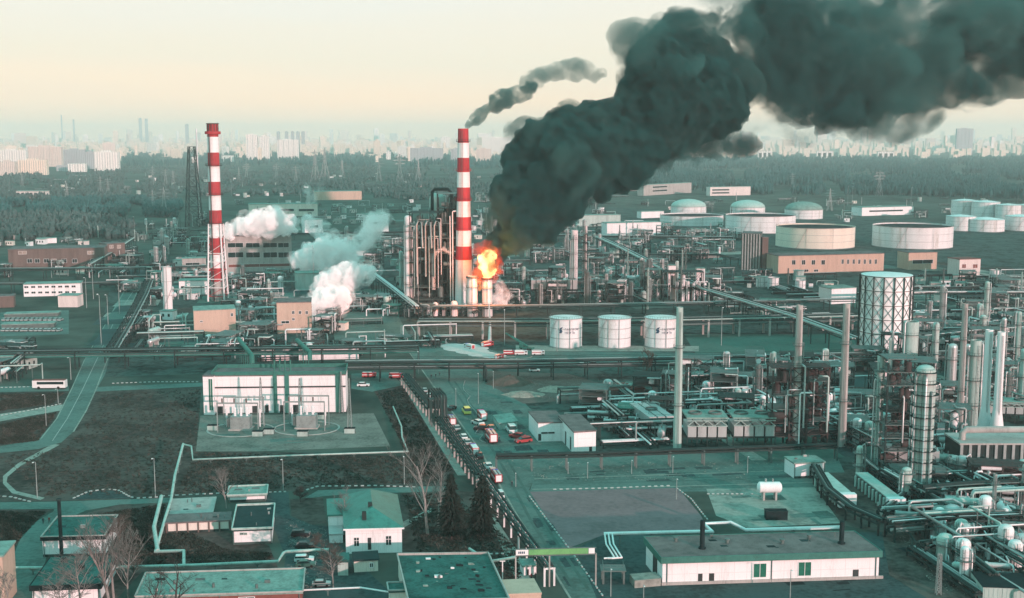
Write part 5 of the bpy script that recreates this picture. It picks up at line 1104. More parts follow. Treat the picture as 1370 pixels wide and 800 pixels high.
yard('beside the open paved yard', [(805, 568), (900, 566), (900, 596), (830, 598)], 6, 21, ['pipe', 'pump', 'exch', 'drum'], (4, 6))
yard('around the ringed column', [(1180, 560), (1275, 550), (1290, 625), (1195, 640)], 14, 22, A_ + ['column', 'exch'], (8, 16))
yard('in front of the furnace', [(1255, 628), (1375, 625), (1375, 668), (1265, 668)], 12, 23, ['pipe', 'pipe', 'drum', 'exch', 'vessel', 'frame'], (5, 9))
yard('among the oily corner racks', [(1262, 672), (1375, 672), (1375, 712), (1262, 706)], 11, 24, ['vessel', 'tank', 'drum', 'pipe', 'exch', 'column'], (5, 9))
yard('beside the ribbed container', [(1245, 730), (1370, 725), (1370, 770), (1260, 775)], 8, 25, ['drum', 'pipe', 'exch', 'vessel', 'pump'], (3, 6))
yard('near the dark lattice tower', [(190, 300), (275, 296), (282, 330), (215, 335)], 15, 26, A_ + ['stack'], (5, 12))
yard('behind the far halls', [(320, 272), (560, 270), (560, 300), (320, 300)], 34, 27, ['hut', 'hut', 'tank', 'frame', 'stack', 'pipe', 'hut', 'cont'], (5, 11))
yard('in the works beyond the smoking chimney', [(635, 262), (700, 262), (695, 320), (632, 320)], 16, 28, ['hut', 'hut', 'frame', 'stack', 'tank', 'pipe'], (5, 12))
yard('around the domed tanks', [(830, 268), (1130, 268), (1150, 298), (960, 298)], 16, 29, ['hut', 'stack', 'stack', 'pipe', 'cont'], (4, 9))
yard('at the depot road corner', [(-10, 470), (38, 470), (36, 512), (-10, 514)], 8, 30, ['frame', 'pipe', 'hut', 'drum'], (5, 9))
yard('beside the depot road rack', [(175, 425), (255, 425), (258, 478), (160, 480)], 9, 31, ['hut', 'pipe', 'cont', 'drum'], (3, 6))
yard('behind the switchgear hall', [(270, 460), (500, 458), (500, 480), (270, 485)], 12, 32, ['pipe', 'pipe', 'exch', 'frame', 'hut', 'vessel'], (4, 8))
yard('beside the foam covered ground', [(520, 455), (600, 455), (610, 462), (525, 472)], 4, 33, ['pipe', 'cont', 'pump'], (3, 5))
yard('among the wasteland sheds', [(-20, 236), (300, 232), (300, 262), (-20, 268)], 24, 34, ['hut', 'hut', 'tank', 'stack'], (4, 8))
yard('in front of the brick works', [(-10, 320), (200, 316), (190, 330), (-10, 332)], 8, 35, ['hut', 'stack', 'hut'], (4, 7))
yard('behind the wide tanks', [(1130, 268), (1380, 264), (1380, 290), (1160, 292)], 12, 36, ['hut', 'stack', 'stack', 'tank'], (4, 9))
yard('beyond the parking rows', [(150, 395), (205, 385), (195, 300), (160, 330)], 6, 37, ['hut', 'pipe', 'stack'], (4, 8))
yard('in the pipe fields behind the smoke', [(690, 265), (815, 268), (815, 298), (690, 300)], 16, 38, ['hut', 'tank', 'frame', 'stack', 'pipe'], (5, 11))

# ---------------------------------------------------------------- the oily corner: racks, slanted sheds, boxes
px_rack([(1190, 722), (1260, 716), (1400, 710)], 4.6, 'pipe rack crossing the oily corner behind the container', w=5, spacing=8, pipes=6, pm=[M_silver, M_grey, M_dark, M_white], tiers=2, seed=51)
px_rack([(1232, 682), (1300, 676), (1400, 672)], 6.0, 'pipe rack with a bright pipe behind the oily corner', w=5, spacing=9, pipes=5, pm=[M_silver, M_white, M_dark, M_grey], seed=52)
px_rack([(1090, 640), (1108, 672), (1140, 698), (1180, 716)], 3.6, 'dark pipe rack curving along the concrete pad', w=3, spacing=6, pipes=4, pm=[M_dark, M_grey], seed=53)
px_rack([(1180, 700), (1212, 672), (1165, 636), (1150, 622)], 3.2, 'low pipe rack by the slanted white tube sheds', w=3, spacing=6, pipes=4, pm=[M_silver, M_dark], seed=54)
px_rack([(1232, 748), (1262, 742), (1300, 768), (1330, 792)], 3.6, 'low pipe rack stepping down beside the container', w=3, spacing=6, pipes=4, pm=[M_white, M_grey, M_dark], seed=55)
for (x0, y0, x1, y1, lab) in ((1099, 650, 1130, 678, 'long low pale shed with ribbed flank by the concrete pad'), (1152, 650, 1195, 684, 'long low shed ending in a white box beside the ringed column')):
    a, b_ = G(x0, y0), G(x1, y1); d = b_ - a; L = d.length; t = thing('tube_shed', lab, 'shed', (a + b_) * .5, math.atan2(d.y, d.x))
    MB().box((-L / 2, -1.6, 1.2), (L / 2, 1.6, 3.6)).build('body', M_grey, t); MB().box((-L / 2 - .2, -1.8, 3.6), (L / 2 + .2, 1.8, 3.9)).build('roof', M_pgreen, t)
    for k in range(9): x = -L / 2 + L * (k + .5) / 9; MB().cyl((x, -2.1, .3), (x, -2.1, 3.3), .38, n=8).build('rib', M_pgreen, t)
    for k in (-.4, .4): MB().box((k * L - .3, -1.4, 0), (k * L + .3, 1.4, 1.2)).build('plinth', M_conc, t)
    MB().box((L / 2 + .1, -2.2, .4), (L / 2 + 2.2, 2.4, 4.0)).build('end_box', M_white, t)
bl('pump_station', 'small white pump station beside the tall mast', 'hut', (1062, 640), (1103, 638), 620, 7, M_wall, M_roofp, skew=.4, over=.2)
drum(G(1029, 668), 5.5, 1.5, 0, M_white, 1.9, label='white horizontal drum standing on legs on the concrete pad')
container(G(1038, 694), 5.5, 2.4, 2.2, 0, M_black, 'dark flat skip standing alone on the concrete pad')
container(G(1345, 797), 12, 9, 3.4, -.1, M_pgreen, 'pale ribbed container with black top in the oily corner')
for k, (x, y) in enumerate(((1322, 748), (1334, 748), (1341, 750))):
    t = thing('gas_cylinder', [f'white gas bottle leftmost by the oily corner rack', 'white gas bottle next to the red one', 'red gas bottle by the oily corner rack'][k], 'gas bottle', G(x, y)); MB().lathe([(.45, 0), (.45, 2.2), (.3, 2.6), (.1, 2.8), (0, 2.9)], 12).build('body', M_redv if k == 2 else M_white, t); MB().cyl((0, 0, 2.9), (0, 0, 3.2), .12, n=8).build('valve', M_grey, t)
tank(G(1262, 704), 2.2, 4.6, M_cream, 'cone', 'small_tank', label='small cream tank under the bright rack of the oily corner', rail=False, roofm=M_roofp)
tank(G(1274, 704), 1.9, 4.8, M_silver, 'dome', 'small_tank', label='small silver tank beside the cream one', rail=False, roofm=M_silver)
stack(G(1328, 704), .55, .5, HT(704, 634), M_steel, 'vent_stack', 'stack', 'ringed grey vent stack in the oily corner', rings=3)
lattice_tower(G(1255, 795), .5, .35, 9, M_steel, 'slim steel lattice pole at the oily corner edge', lev=6, th=.12)

yard('on the wasteland beyond the halls', [(300, 232), (680, 232), (690, 262), (300, 266)], 22, 61, ['hut', 'hut', 'tank', 'stack', 'cont'], (4, 9))
yard('in the scrub left of the wide wood', [(690, 246), (830, 246), (830, 264), (690, 264)], 8, 62, ['hut', 'cont', 'stack'], (4, 7))

for k in range(5): pipeline([G(1196 + 34 * k, 690 - 4 * k) + Vector((0, 0, 2.2)), G(1214 + 34 * k, 722 - 5 * k) + Vector((0, 0, 2.2)), G(1240 + 34 * k, 760 - 6 * k) + Vector((0, 0, 2.2))], .26, [M_dark, M_grey, M_steel, M_dark, M_silver][k], f'{ORD[k]} slanting pipe from the left across the oily corner', 'pipe', 'slanting_pipe', 'slanting pipes of the oily corner')
yard('in the crowded oily corner', [(1190, 650), (1375, 640), (1375, 790), (1262, 780)], 16, 71, ['column', 'vessel', 'pipe', 'exch', 'frame', 'drum'], (4, 8))
yard('behind the three lettered tanks', [(680, 378), (960, 378), (960, 414), (680, 414)], 16, 72, ['frame', 'frame', 'column', 'stack', 'vessel'], (8, 17))
yard('among the far frames', [(690, 318), (985, 318), (985, 345), (690, 345)], 12, 73, ['frame', 'frame', 'column', 'stack'], (7, 14))
yard('in front of the smoking chimney', [(470, 400), (545, 390), (560, 420), (480, 445)], 8, 74, ['pipe', 'exch', 'vessel', 'frame'], (4, 9))
yard('along the depot rack', [(60, 330), (200, 340), (170, 372), (0, 372)], 12, 75, ['frame', 'pipe', 'hut', 'stack', 'tank'], (5, 10))
yard('behind the ringed column', [(1135, 485), (1280, 480), (1285, 550), (1135, 555)], 6, 76, ['frame', 'frame', 'column', 'stack', 'vessel'], (9, 18))
# ---------------------------------------------------------------- buildings nearest the camera
t, I = bl('pump_hall', 'long white building with green fascia and square green windows', 'building', (886, 783), (1175, 774), 746, 13, M_wall, M_roofd, skew=.9, over=.35, roof_h=.9, fascia=(M_green, 1.5), frame_m=M_white,
          windows=[(1015, 763, 17, 18, M_gglass), (1075, 761, 17, 18, M_gglass)], doors=[(936, 774, 6, 13), (951, 773.5, 7, 13), (1144, 768, 8, 12)])
A, u, v, org = I['A'], I['u'], I['v'], I['org']; hz = I['h'] + .9
MB().prism([A - v * .25 - u * .2, A + u * (I['ln'] + 1) - v * .25, A + u * (I['ln'] + 1), A - u * .2], 0, .7).build('plinth', M_conc, t, org)
for ku, kd, w_, h_, m_ in ((.21, .35, .55, 6.5, M_black), (.87, .4, .55, 5.2, M_black)):
    p = A + u * (I['ln'] * ku) + v * (I['depth'] * kd); MB().cyl((p.x, p.y, hz), (p.x, p.y, hz + h_), w_, n=12).ring(hz, w_, w_ + .3, .3, 12, p.x, p.y).build('flue', m_, t, org)
for ku, kd in ((.12, .75), (.35, .6), (.6, .5), (.75, .7)):
    p = A + u * (I['ln'] * ku) + v * (I['depth'] * kd); MB().cyl((p.x, p.y, hz), (p.x, p.y, hz + .7), .35, n=10).cyl((p.x, p.y, hz + .7), (p.x, p.y, hz + 1.0), .6, n=10).build('roof_vent', M_grey, t, org)
p = A - u * .05 + v * 4; MB().prism([p - u * .1, p + u * .05, p + u * .05 + v * 3, p - u * .1 + v * 3], .4, 5).build('door', M_door, t, org)
bl('loading_ramp', 'pale concrete ramp at the end wall of the long white building', 'ramp', (849, 787), (884, 784), 776, 4, M_slab, M_slab, skew=.9, over=.02, roof_h=.15)
z = 3.6
def zz(x, y, z): p = G(x, y, z); return p
pipeline([zz(808, 714, z), zz(935, 711, z), zz(953, 711.5, z), zz(942, 701, z), zz(978, 699, z), zz(998, 709, z), zz(1124, 705, z), zz(1128, 716, z), zz(1128, 716, 0)], .42, M_white, 'thick white pipe stepping along behind the long white building', sup=7, supm=M_grey)
for k in range(3): pipeline([zz(809 + 5 * k, 714, z), zz(811 + 5 * k, 728, z), zz(822 + 5 * k, 746, z), zz(808 + 5 * k, 747, z)], .2, M_white, f'{ORD[k]} white pipe of the zigzag bundle from the left beside the banner', 'pipe', group='zigzag pipes beside the banner', sup=40)
frame(G(820, 778), 4.5, 3, z - .3, 0, 1, M_grey, 71, 'small grey pipe stand under the zigzag pipes', fill=False, name='pipe_stand', cat='stand')

# gantry with the green banner over the gate road
bA, bB = G(690, 786), G(797, 783); hb = HT(785, 742); bt = thing('banner_gantry', 'gantry carrying a long green banner across the gate road', 'gantry', (bA + bB) * .5); ob = (bA + bB) * .5
d = (bB - bA).normalized(); nrm = Vector((d.y, -d.x, 0))
for f_ in (0, .42, 1.0): p = bA + (bB - bA) * f_; MB().beam(p, p + Vector((0, 0, hb)), .32).build('post', M_conc, bt, ob)
MB().beam(bA + Vector((0, 0, hb)), bB + Vector((0, 0, hb)), .35, .5).beam(bA + Vector((0, 0, hb + 1.3)), bB + Vector((0, 0, hb + 1.3)), .25).build('beam', M_grey, bt, ob)
L = (bB - bA).length; ban = MB()
def bx(m, a, b, z0, z1, off): P = [bA + (bB - bA) * a + nrm * off, bA + (bB - bA) * b + nrm * off, bA + (bB - bA) * b + nrm * (off - .08), bA + (bB - bA) * a + nrm * (off - .08)]; m.prism(P, z0, z1); return m
bx(ban, .16, .90, hb + .1, hb + 1.3, .36).build('banner', M_banner, bt, ob)
bx(MB(), 0, .155, hb + .1, hb + 1.3, .36).build('white_panel', M_white, bt, ob); bx(MB(), .905, .98, hb + .1, hb + 1.3, .36).build('white_panel', M_white, bt, ob)
em = MB()
for k in range(4): bx(em, .03 + .022 * k, .045 + .022 * k, hb + .45, hb + .95, .40)
em.build('emblem', LOGO, bt, ob)
gy = G(633, 775); zb = HT(775, 744)
pipeline([G(628, 760) + Vector((0, 0, 4.6)), G(655, 778) + Vector((0, 0, 4.6)), bA + Vector((0, 0, hb - .4))], .3, M_pgreen, 'pale pipe running from the green roof to the banner gantry', sup=4, supm=M_white)
bl('gate_kiosk', 'small white gate kiosk with dark doorway under the banner', 'kiosk', (700, 770), (716, 769), 758, 4, M_wall, M_roofp, skew=1, doors=[(706, 766, 3, 9)])
bl('brick_porch', 'orange brown low roof at the frame bottom beside the green flat roof', 'porch', (676, 822), (724, 820), 796, 8, M_orange, M_orange, skew=1, over=.1)

# flat green roof with many small things on it
t, I = bl('workshop', 'workshop with a broad green flat roof strewn with small patches', 'workshop', (548, 836), (680, 834), 806, 27, M_cream, M_roofg, skew=1.0, over=.2, roof_h=.4, parapet=.5)
A, u, v, org, hz = I['A'], I['u'], I['v'], I['org'], I['h'] + .4
q = random.Random(5)
for k in range(26):
    p = A + u * (I['ln'] * q.uniform(.08, .92)) + v * (I['depth'] * q.uniform(.08, .95)); s_ = q.uniform(.2, .7)
    MB().prism([p, p + u * s_ * q.uniform(1, 2.6), p + u * s_ * 1.6 + v * s_, p + v * s_], hz + .003, hz + q.uniform(.03, .5)).build('roof_patch', q.choice([M_black, M_black, M_roofp, M_white]), t, org)
bl('workshop_annex', 'lower green roofed annex tucked against the workshop', 'annex', (522, 812), (546, 811), 792, 4, M_cream, M_roofg, skew=1, parapet=.3)
# house with green hipped roof
hl, hr = G(463, 741), G(538, 739); hw = (hr - hl); ln = hw.length; u = hw.normalized(); v = (Vector((-u.y, u.x, 0)) * .25 + VX * .75).normalized(); hh = HT(740, 706); dp = 26
ho = thing('house', 'white walled house with a green hipped roof and two front windows', 'house', (hl + hr) * .5); oo = (hl + hr) * .5
MB().prism([hl, hr, hr + v * dp, hl + v * dp], 0, hh).build('wall', M_wall, ho, oo)
e = .5; q0, q1, q2, q3 = hl - u * e - v * e, hr + u * e - v * e, hr + u * e + v * (dp + e), hl - u * e + v * (dp + e); r0, r1 = (hl + hr) * .5 + v * 6 , (hl + hr) * .5 + v * (dp - 5); up = Vector((0, 0, 1)); rh = 3.2
rfm = MB().add([q0 + up * hh, q1 + up * hh, q2 + up * hh, q3 + up * hh, r0 + up * (hh + rh), r1 + up * (hh + rh)], [(0, 1, 4), (1, 2, 5, 4), (2, 3, 5), (3, 0, 4, 5), (3, 2, 1, 0)]); 
rf = rfm.build('roof', mat('green_roof_tin', (.045, .19, .165), .5, .15, var=.22, scale=.3, col2=(.03, .13, .115), fine=1.5), ho, oo)
p = hl + u * (ln * .30) + v * 2; ck = MB().prism([p, p + u * 1, p + u * 1 + v * 1, p + v * 1], hh + .3, hh + 3.2).build('chimney', M_dark, rf); ck.data.transform(Matrix.Translation(-oo))
p = hl + u * (ln * .42) + v * 7; ck = MB().prism([p, p + u * 1, p + u * 1 + v * 1, p + v * 1], hh + 1.2, hh + 3.9).build('chimney', M_dark, rf); ck.data.transform(Matrix.Translation(-oo))
for kx, w_, z0, z1, nm in ((.19, 1.1, 1.9, 3.9, 'window'), (.76, 1.2, 2.0, 4.1, 'window'), (.42, .8, .9, 3.8, 'door')):
    c = hl + u * (ln * kx); g = .22
    if nm == 'window':
        ob_ = MB().prism([c - u * (w_ / 2 + g) - v * .10, c + u * (w_ / 2 + g) - v * .10, c + u * (w_ / 2 + g) + v * .05, c - u * (w_ / 2 + g) + v * .05], z0 - g, z1 + g).build('window', M_white, ho, oo)
        pn = MB()
        for a_, b_ in ((-w_ / 2, -.06), (.06, w_ / 2)):
            for (y0, y1) in ((z0, z0 + (z1 - z0) * .62), (z0 + (z1 - z0) * .68, z1)): pn.prism([c + u * a_ - v * .14, c + u * b_ - v * .14, c + u * b_, c + u * a_], y0, y1)
        pn = pn.build('pane', M_glass, ob_); pn.data.transform(Matrix.Translation(-oo))
    else: MB().prism([c - u * w_ / 2 - v * .1, c + u * w_ / 2 - v * .1, c + u * w_ / 2, c - u * w_ / 2], z0, z1).build('door', M_door, ho, oo)
MB().prism([hl - u * .55 - v * .56, hr + u * .55 - v * .56, hr + u * .55 - v * .3, hl - u * .55 - v * .3], hh - .35, hh + .02).build('cornice', M_white, ho, oo)
bl('house_wing', 'green roofed wing behind the white house', 'house', (440, 716), (463, 715), 690, 13, M_wall, MATS['green_roof_tin'], skew=.75, over=.3)
t, I = bl('greenhouse', 'low white tent with an arched glassy roof beside the green roofed house', 'greenhouse', (441, 727), (459, 726), 716, 11, M_white, M_silver, skew=.8, over=.1)
t, I = bl('outhouse', 'small outhouse with dark roof, white wall and one window', 'outhouse', (474, 766), (506, 764), 750, 5, M_cream, M_roofk, skew=.8, windows=[(497, 756, 4, 5)])
bl('outhouse', 'narrow gabled shed in front of the brown leafless tree', 'outhouse', (452, 770), (466, 770), 752, 5, M_pgreen, M_roofg, skew=.8)
# long building at the frame bottom with red brick front
t, I = bl('brick_workshop', 'long pale green roofed building with a red brick front at the frame bottom', 'workshop', (184, 822), (404, 815), 797, 13, M_brick, M_roofp, skew=.6, over=.3, parapet=.3, windows=[(230, 806, 20, 8), (330, 803, 20, 8)])
A, u, v, org, hz = I['A'], I['u'], I['v'], I['org'], I['h'] + .4
for ku, kd in ((.45, .3), (.72, .2), (.2, .5)):
    p = A + u * (I['ln'] * ku) + v * (I['depth'] * kd); MB().cyl((p.x, p.y, hz), (p.x, p.y, hz + .9), .3, n=8).build('roof_vent', M_grey, t, org)
bl('service_block', 'block with dark roof, white front and a pale parapet by the car park', 'building', (312, 729), (364, 727), 710, 19, M_wall, M_roofk, skew=.8, over=.2, parapet=.5, frame_m=M_pgreen, windows=[(324, 714, 4, 2), (329, 714, 3, 2)])
bl('service_block', 'low green flat roof behind the dark roofed white block', 'building', (306, 672), (356, 670), 664, 8, M_wall, M_roofp, skew=.8, parapet=.4, frame_m=M_pgreen)
t, I = bl('garage_row', 'row of cream garage doors under a low flat roof', 'garage', (223, 714), (308, 710), 699, 6.5, M_cream, M_roofd, skew=.8, over=.2)
A, u, v, org = I['A'], I['u'], I['v'], I['org']
for k in range(7): p = A + u * (I['ln'] * k / 6.0) - v * .12; MB().beam(p, p + Vector((0, 0, I['h'])), .35, .3).build('pier', M_brown, t, org)
bl('sheet_roof_store', 'store with a whitish sheet roof behind the garage row', 'store', (226, 696), (284, 693), 688, 13, M_cream, M_conc, skew=.8, over=.3)
bl('supply_block', 'tall white block with green flat roof by the bend of the access road', 'building', (58, 745), (140, 743), 722, 15, M_wall, M_roofg, skew=.5, over=.25, roof_h=.8, fascia=(M_black, .9), parapet=.3)
t, I = bl('supply_block', 'lower front block with green flat roof and dark fascia edge', 'building', (44, 808), (134, 805), 786, 17, M_wall, M_roofg, skew=.5, over=.3, roof_h=.7, fascia=(M_black, 1.2))
A, u, v, org, hz = I['A'], I['u'], I['v'], I['org'], I['h'] + .7
for ku, kd in ((.2, .8), (.55, .5), (.8, .7)):
    p = A + u * (I['ln'] * ku) + v * (I['depth'] * kd); MB().prism([p, p + u * 1.2, p + u * 1.2 + v * 1.2, p + v * 1.2], hz, hz + 1.1).build('roof_hatch', M_dark, t, org)
bl('corner_block', 'orange plaster building cut by the frame corner', 'building', (-40, 815), (7, 813), 746, 9, M_orange, M_roofp, skew=.3, over=.3)
mc = G(83, 752); t = thing('flue_mast', 'black slender flue mast rising from the white supply block', 'flue', mc); MB().cyl((0, 0, 0), (0, 0, HT(752, 667)), .45, .4, n=12).build('shaft', M_black, t); MB().ring(HT(752, 667) - .4, .4, .6, .4, 12).build('rim', M_dark, t)
# bare pipes on trestles
pipeline([G(245, 594, 3), G(234, 636, 3), G(229, 668, 3), G(222, 690, 3), G(209, 735, 1.2), G(207, 738, 1.2), G(246, 737, 1.2), G(246, 757, 1.2)], .38, M_pgreen, 'pale green pipe running down the field past the garage row', sup=8)
pipeline([G(216, 664, 3.4), G(206, 705, 2.4), G(211, 737, 1.4)], .5, M_pgreen, 'second fatter pale green pipe beside the garage row', sup=8)
pipeline([G(245, 594, 1.2), G(256, 597, 1.2), G(258, 615, 1.2), G(400, 609, 1.2), G(546, 604, 1.2), G(538, 585, 1.2), G(537, 570, 1.2), G(526, 544, 1.2)], .26, M_pgreen, 'thin pale pipe bordering the paved substation yard', sup=9)
pipeline([G(-20, 760, 1.6), G(150, 759, 1.6), G(260, 756, 1.6), G(372, 751, 1.6), G(379, 740, 1.6), G(383, 738, 1.6), G(440, 735, 1.6)], .36, M_pgreen, 'pale pipe running behind the red brick fronted building', sup=7)
pipeline([G(395, 790, 1.5), G(482, 786, 1.5), G(520, 792, 1.5)], .2, M_white, 'thin white pipe crossing below the brown leafless tree', sup=7)
# substation: transformers, gantries, lightning masts
for k, (x, y, lab) in enumerate(((323, 574, 'transformer bay with white insulators nearest the end tower'), (411, 572, 'transformer bay with white insulators nearest the green columns'))):
    t = thing('transformer_bay', lab, 'transformer', G(x, y)); MB().box((-2.6, -2, .4), (2.6, 2, 3.4)).build('tank', M_steel, t); MB().box((-3.1, -2.4, 0), (3.1, 2.4, .4)).build('plinth', M_conc, t)
    for i in range(4): MB().box((-3.6 - .0, -1.6 + i * .9, .8), (-2.6, -1.2 + i * .9, 3.0)).build('radiator', M_grey, t)
    for i in range(3): b = MB(); [b.cyl((-1.6 + 1.6 * i, 0, 3.4 + .45 * j), (-1.6 + 1.6 * i, 0, 3.8 + .45 * j), .42, .2, n=8) for j in range(5)]; b.build('insulator', M_white, t)
    for sx in (-5.4, 5.4):
        b = MB()
        for sy in (-4.5, 4.0): b.beam((sx, sy, 0), (sx, sy, 7.5), .25)
        b.build('gantry_post', M_steel, t)
    [MB().beam((-5.4, y_, 7.4), (5.4, y_, 7.4), .25, .35).build('gantry_beam', M_steel, t) for y_ in (-4.5, 4)]
    for i in range(6):
        x_ = -4 + 1.6 * i; b = MB().cyl((x_, -4.5, 7.6), (x_, -4.5, 8.6), .22, n=6); b.build('bushing', M_white if i % 2 else M_brown, t)
    for i in range(4): x_ = -4.5 + 3 * i; MB().beam((x_, 3, 0), (x_, 3, 2.4), .3).cyl((x_, 3, 2.4), (x_, 3, 4.6), .3, n=6).build('switch', M_white, t)
    MB().ring(0.02, 8.5, 9.0, .12, 30, 0, -1).build('kerb_ring', M_conc, t); t.scale = (1.25, 1.1, 1.35)
for k, (x, y, tp) in enumerate(((350, 566, 505), (402, 568, 506), (468, 578, 506), (457, 552, 497))):
    lattice_tower(G(x, y), .75, .16, HT(y, tp), M_steel, f'{ORD[k]} slim lattice lightning mast from the left in the substation yard' if k < 3 else 'slim lattice mast at the corner of the white switchgear hall', 'mast', 'lightning_mast', lev=12, th=.075)
for k, (x, y) in enumerate(((345, 583), (405, 583), (468, 579), (360, 580), (430, 560), (285, 575))):
    o = container(G(x, y), 3.4, 2, 1.6, 0, M_pgreen); o.name = 'switch_cabinet'; series('cab', o, 'pale low switch cabinet', 'in the substation yard')
# lamp posts and thin poles
lp = lamp_mast(G(50, 666), HT(666, 618))
LP = [(50, 666, 618), (208, 664, 613), (379, 656, 614), (541, 648, 610), (62, 570, 528), (78, 540, 520)]
for i, (x, y, t_) in enumerate(LP):
    o = lp if i == 0 else copy_tree(lp); o.location = G(x, y); k = HT(y, t_) / HT(666, 618); o.scale = (1, 1, k); series('lp', o, 'tall grey lamp post', 'around the bare field')
for i, (x, y, t_) in enumerate(((690, 651, 632), (760, 634, 618), (786, 640, 618), (845, 634, 615), (900, 633, 610), (1000, 633, 610), (905, 668, 640), (1057, 800, 762), (861, 800, 782), (817, 798, 760), (610, 545, 520), (640, 540, 500), (660, 520, 497), (1011, 520, 470), (1300, 520, 470))):
    o = copy_tree(lp); o.location = G(x, y); k = HT(y, t_) / HT(666, 618); o.scale = (.8, .8, k); series('lp2', o, 'thin grey lamp pole', 'around the fire engine yard and gate road')
for i, (x, y, t_) in enumerate(((125, 400, 355), (136, 470, 395), (160, 420, 370), (145, 440, 395), (116, 412, 372), (95, 508, 478), (200, 470, 430), (560, 500, 470), (675, 462, 415), (965, 462, 412), (800, 398, 352), (1218, 285, 252), (1134, 275, 250), (1140, 275, 250), (120, 318, 300), (205, 318, 296), (180, 312, 290), (310, 262, 240), (760, 300, 276), (745, 470, 440), (420, 395, 330), (880, 380, 352))):
    o = copy_tree(lp); o.location = G(x, y); k = HT(y, t_) / HT(666, 618); o.scale = (1.3, 1.3, k); series('lp3', o, 'thin lighting pole', 'scattered through the plant')
# ---------------------------------------------------------------- vehicles, people, trees
def wheels(t, L, w, r, xs):
    for x in xs:
        for s in (-1, 1):
            MB().cyl((x, s * (w / 2 - .22), r), (x, s * (w / 2 + .02), r), r, n=12).build('wheel', M_tyre, t)
def car(loc, rz, m, label, kind='car', group=None, name='parked_car'):
    t = thing(name, label, kind, loc, rz, group); sv = kind in ('van', 'suv'); H = 1.9 if kind == 'van' else 1.55
    pr = [(-2.2, .3), (2.2, .3), (2.25, .75), (2.1, .92), (1.2, 1.0), (-2.1, 1.0), (-2.25, .8)]
    def ext(pr, w, m_): b = MB(); n = len(pr); b.add([(x, -w, z) for x, z in pr] + [(x, w, z) for x, z in pr], [tuple(range(n)), tuple(range(2 * n - 1, n - 1, -1))] + [(i, n + i, n + (i + 1) % n, (i + 1) % n) for i in range(n)]); return b
    ext(pr, .9, m).build('body', m, t)
    cab = [(1.1, 1.0), (.55, H - .1), (-1.9 if sv else -1.3, H - .1), (-2.15 if sv else -1.95, 1.0)]
    ext(cab, .78, m).build('window', M_glass, t); ext([(.5, H - .1), (.4, H), (-1.8 if sv else -1.2, H), (-1.95 if sv else -1.4, H - .1)], .72, m).build('roof', m, t)
    wheels(t, 4.4, 1.8, .33, (1.35, -1.35))
    for s in (-1, 1): MB().box((2.2, s * .65 - .18, .62), (2.28, s * .65 + .18, .8)).build('headlight', M_white, t)
    return t
def fire_engine(loc, rz, label, group='fire engines', stripe=True, ladder=True, m=None):
    m = m or M_redv; sm = M_redv if m is M_carw else M_white; t = thing('fire_engine', label, 'fire engine', loc, rz, group)
    MB().box((1.9, -1.2, .55), (4.0, 1.2, 2.9)).build('cab', m, t); MB().box((-4.0, -1.22, .6), (1.75, 1.22, 3.0)).build('body', m, t)
    MB().box((4.0, -1.05, 1.7), (4.06, 1.05, 2.7)).box((2.4, -1.23, 1.8), (3.7, 1.23, 2.6)).build('window', M_glass, t)
    if stripe: MB().box((-3.9, -1.26, 1.5), (1.7, 1.26, 2.0)).box((4.0, -1.1, .7), (4.08, 1.1, 1.3)).box((-4.06, -.9, .8), (-4.0, .9, 2.8)).build('side_stripe', sm, t)
    if ladder: MB().box((-3.6, -.9, 3.05), (1.2, -.3, 3.2)).box((-3.6, .2, 3.05), (1.4, .8, 3.3)).build('ladder', M_silver, t)
    else: MB().box((-3.7, -1.0, 3.0), (1.4, 1.0, 3.12)).build('roof_deck', M_white, t)
    MB().box((2.3, -1.0, 2.9), (2.7, 1.0, 3.15)).build('light_bar', mat('blue_beacon', (.05, .12, .4), .3), t)
    wheels(t, 8, 2.5, .52, (2.9, -2.4)); MB().box((-4.1, -1.2, .45), (4.1, 1.2, .62)).build('chassis', M_black, t); return t
ang = lambda a, b: math.atan2((G(*b) - G(*a)).y, (G(*b) - G(*a)).x)
rd = ang((640, 602), (575, 512))
sz = lambda o, k: setattr(o, 'scale', (k, k, k))
FE = [(657, 590, rd, 1.35, 'red and white fire engine seen from behind in the open yard'), (645, 561, rd, 1.15, 'small red fire engine up the yard near the yellow van'), (604, 567, rd, 1.1, 'red and white fire engine by the arched pipe loop'),
      (634, 607, rd, 1.1, 'red and white fire engine beside the gate road rack, before the fence'), (664, 643, rd, 1.1, 'red and white fire engine standing just past the fence rack'),
      (697, 475, .05, .9, 'white and red fire engine by the green crane arm, first below the lettered tank'), (720, 475, .05, .9, 'white and red fire engine rightmost in the row below the lettered tank'), (682, 475, .05, .9, 'small red fire engine leftmost in the row below the lettered tank'),
      (652, 464, .8, 1.0, 'red fire engine at the foot of the water jet'), (628, 467, 2.2, 1.0, 'white and red fire engine standing in the white foam'), (668, 480, 1.0, .8, 'small red fire engine below the foam patch'),
      (494, 505, .05, .9, 'dark red fire engine on the side road near the switchgear hall'), (530, 506, .05, .9, 'red fire engine on the side road close to the gate rack')]
for i, (x, y, a, k, lab) in enumerate(FE):
    o = fire_engine(G(x, y), a, lab, ladder=i % 2 == 0, m=M_carw if i in (5, 6, 9) else None); sz(o, k * .80); o.location.z = .03
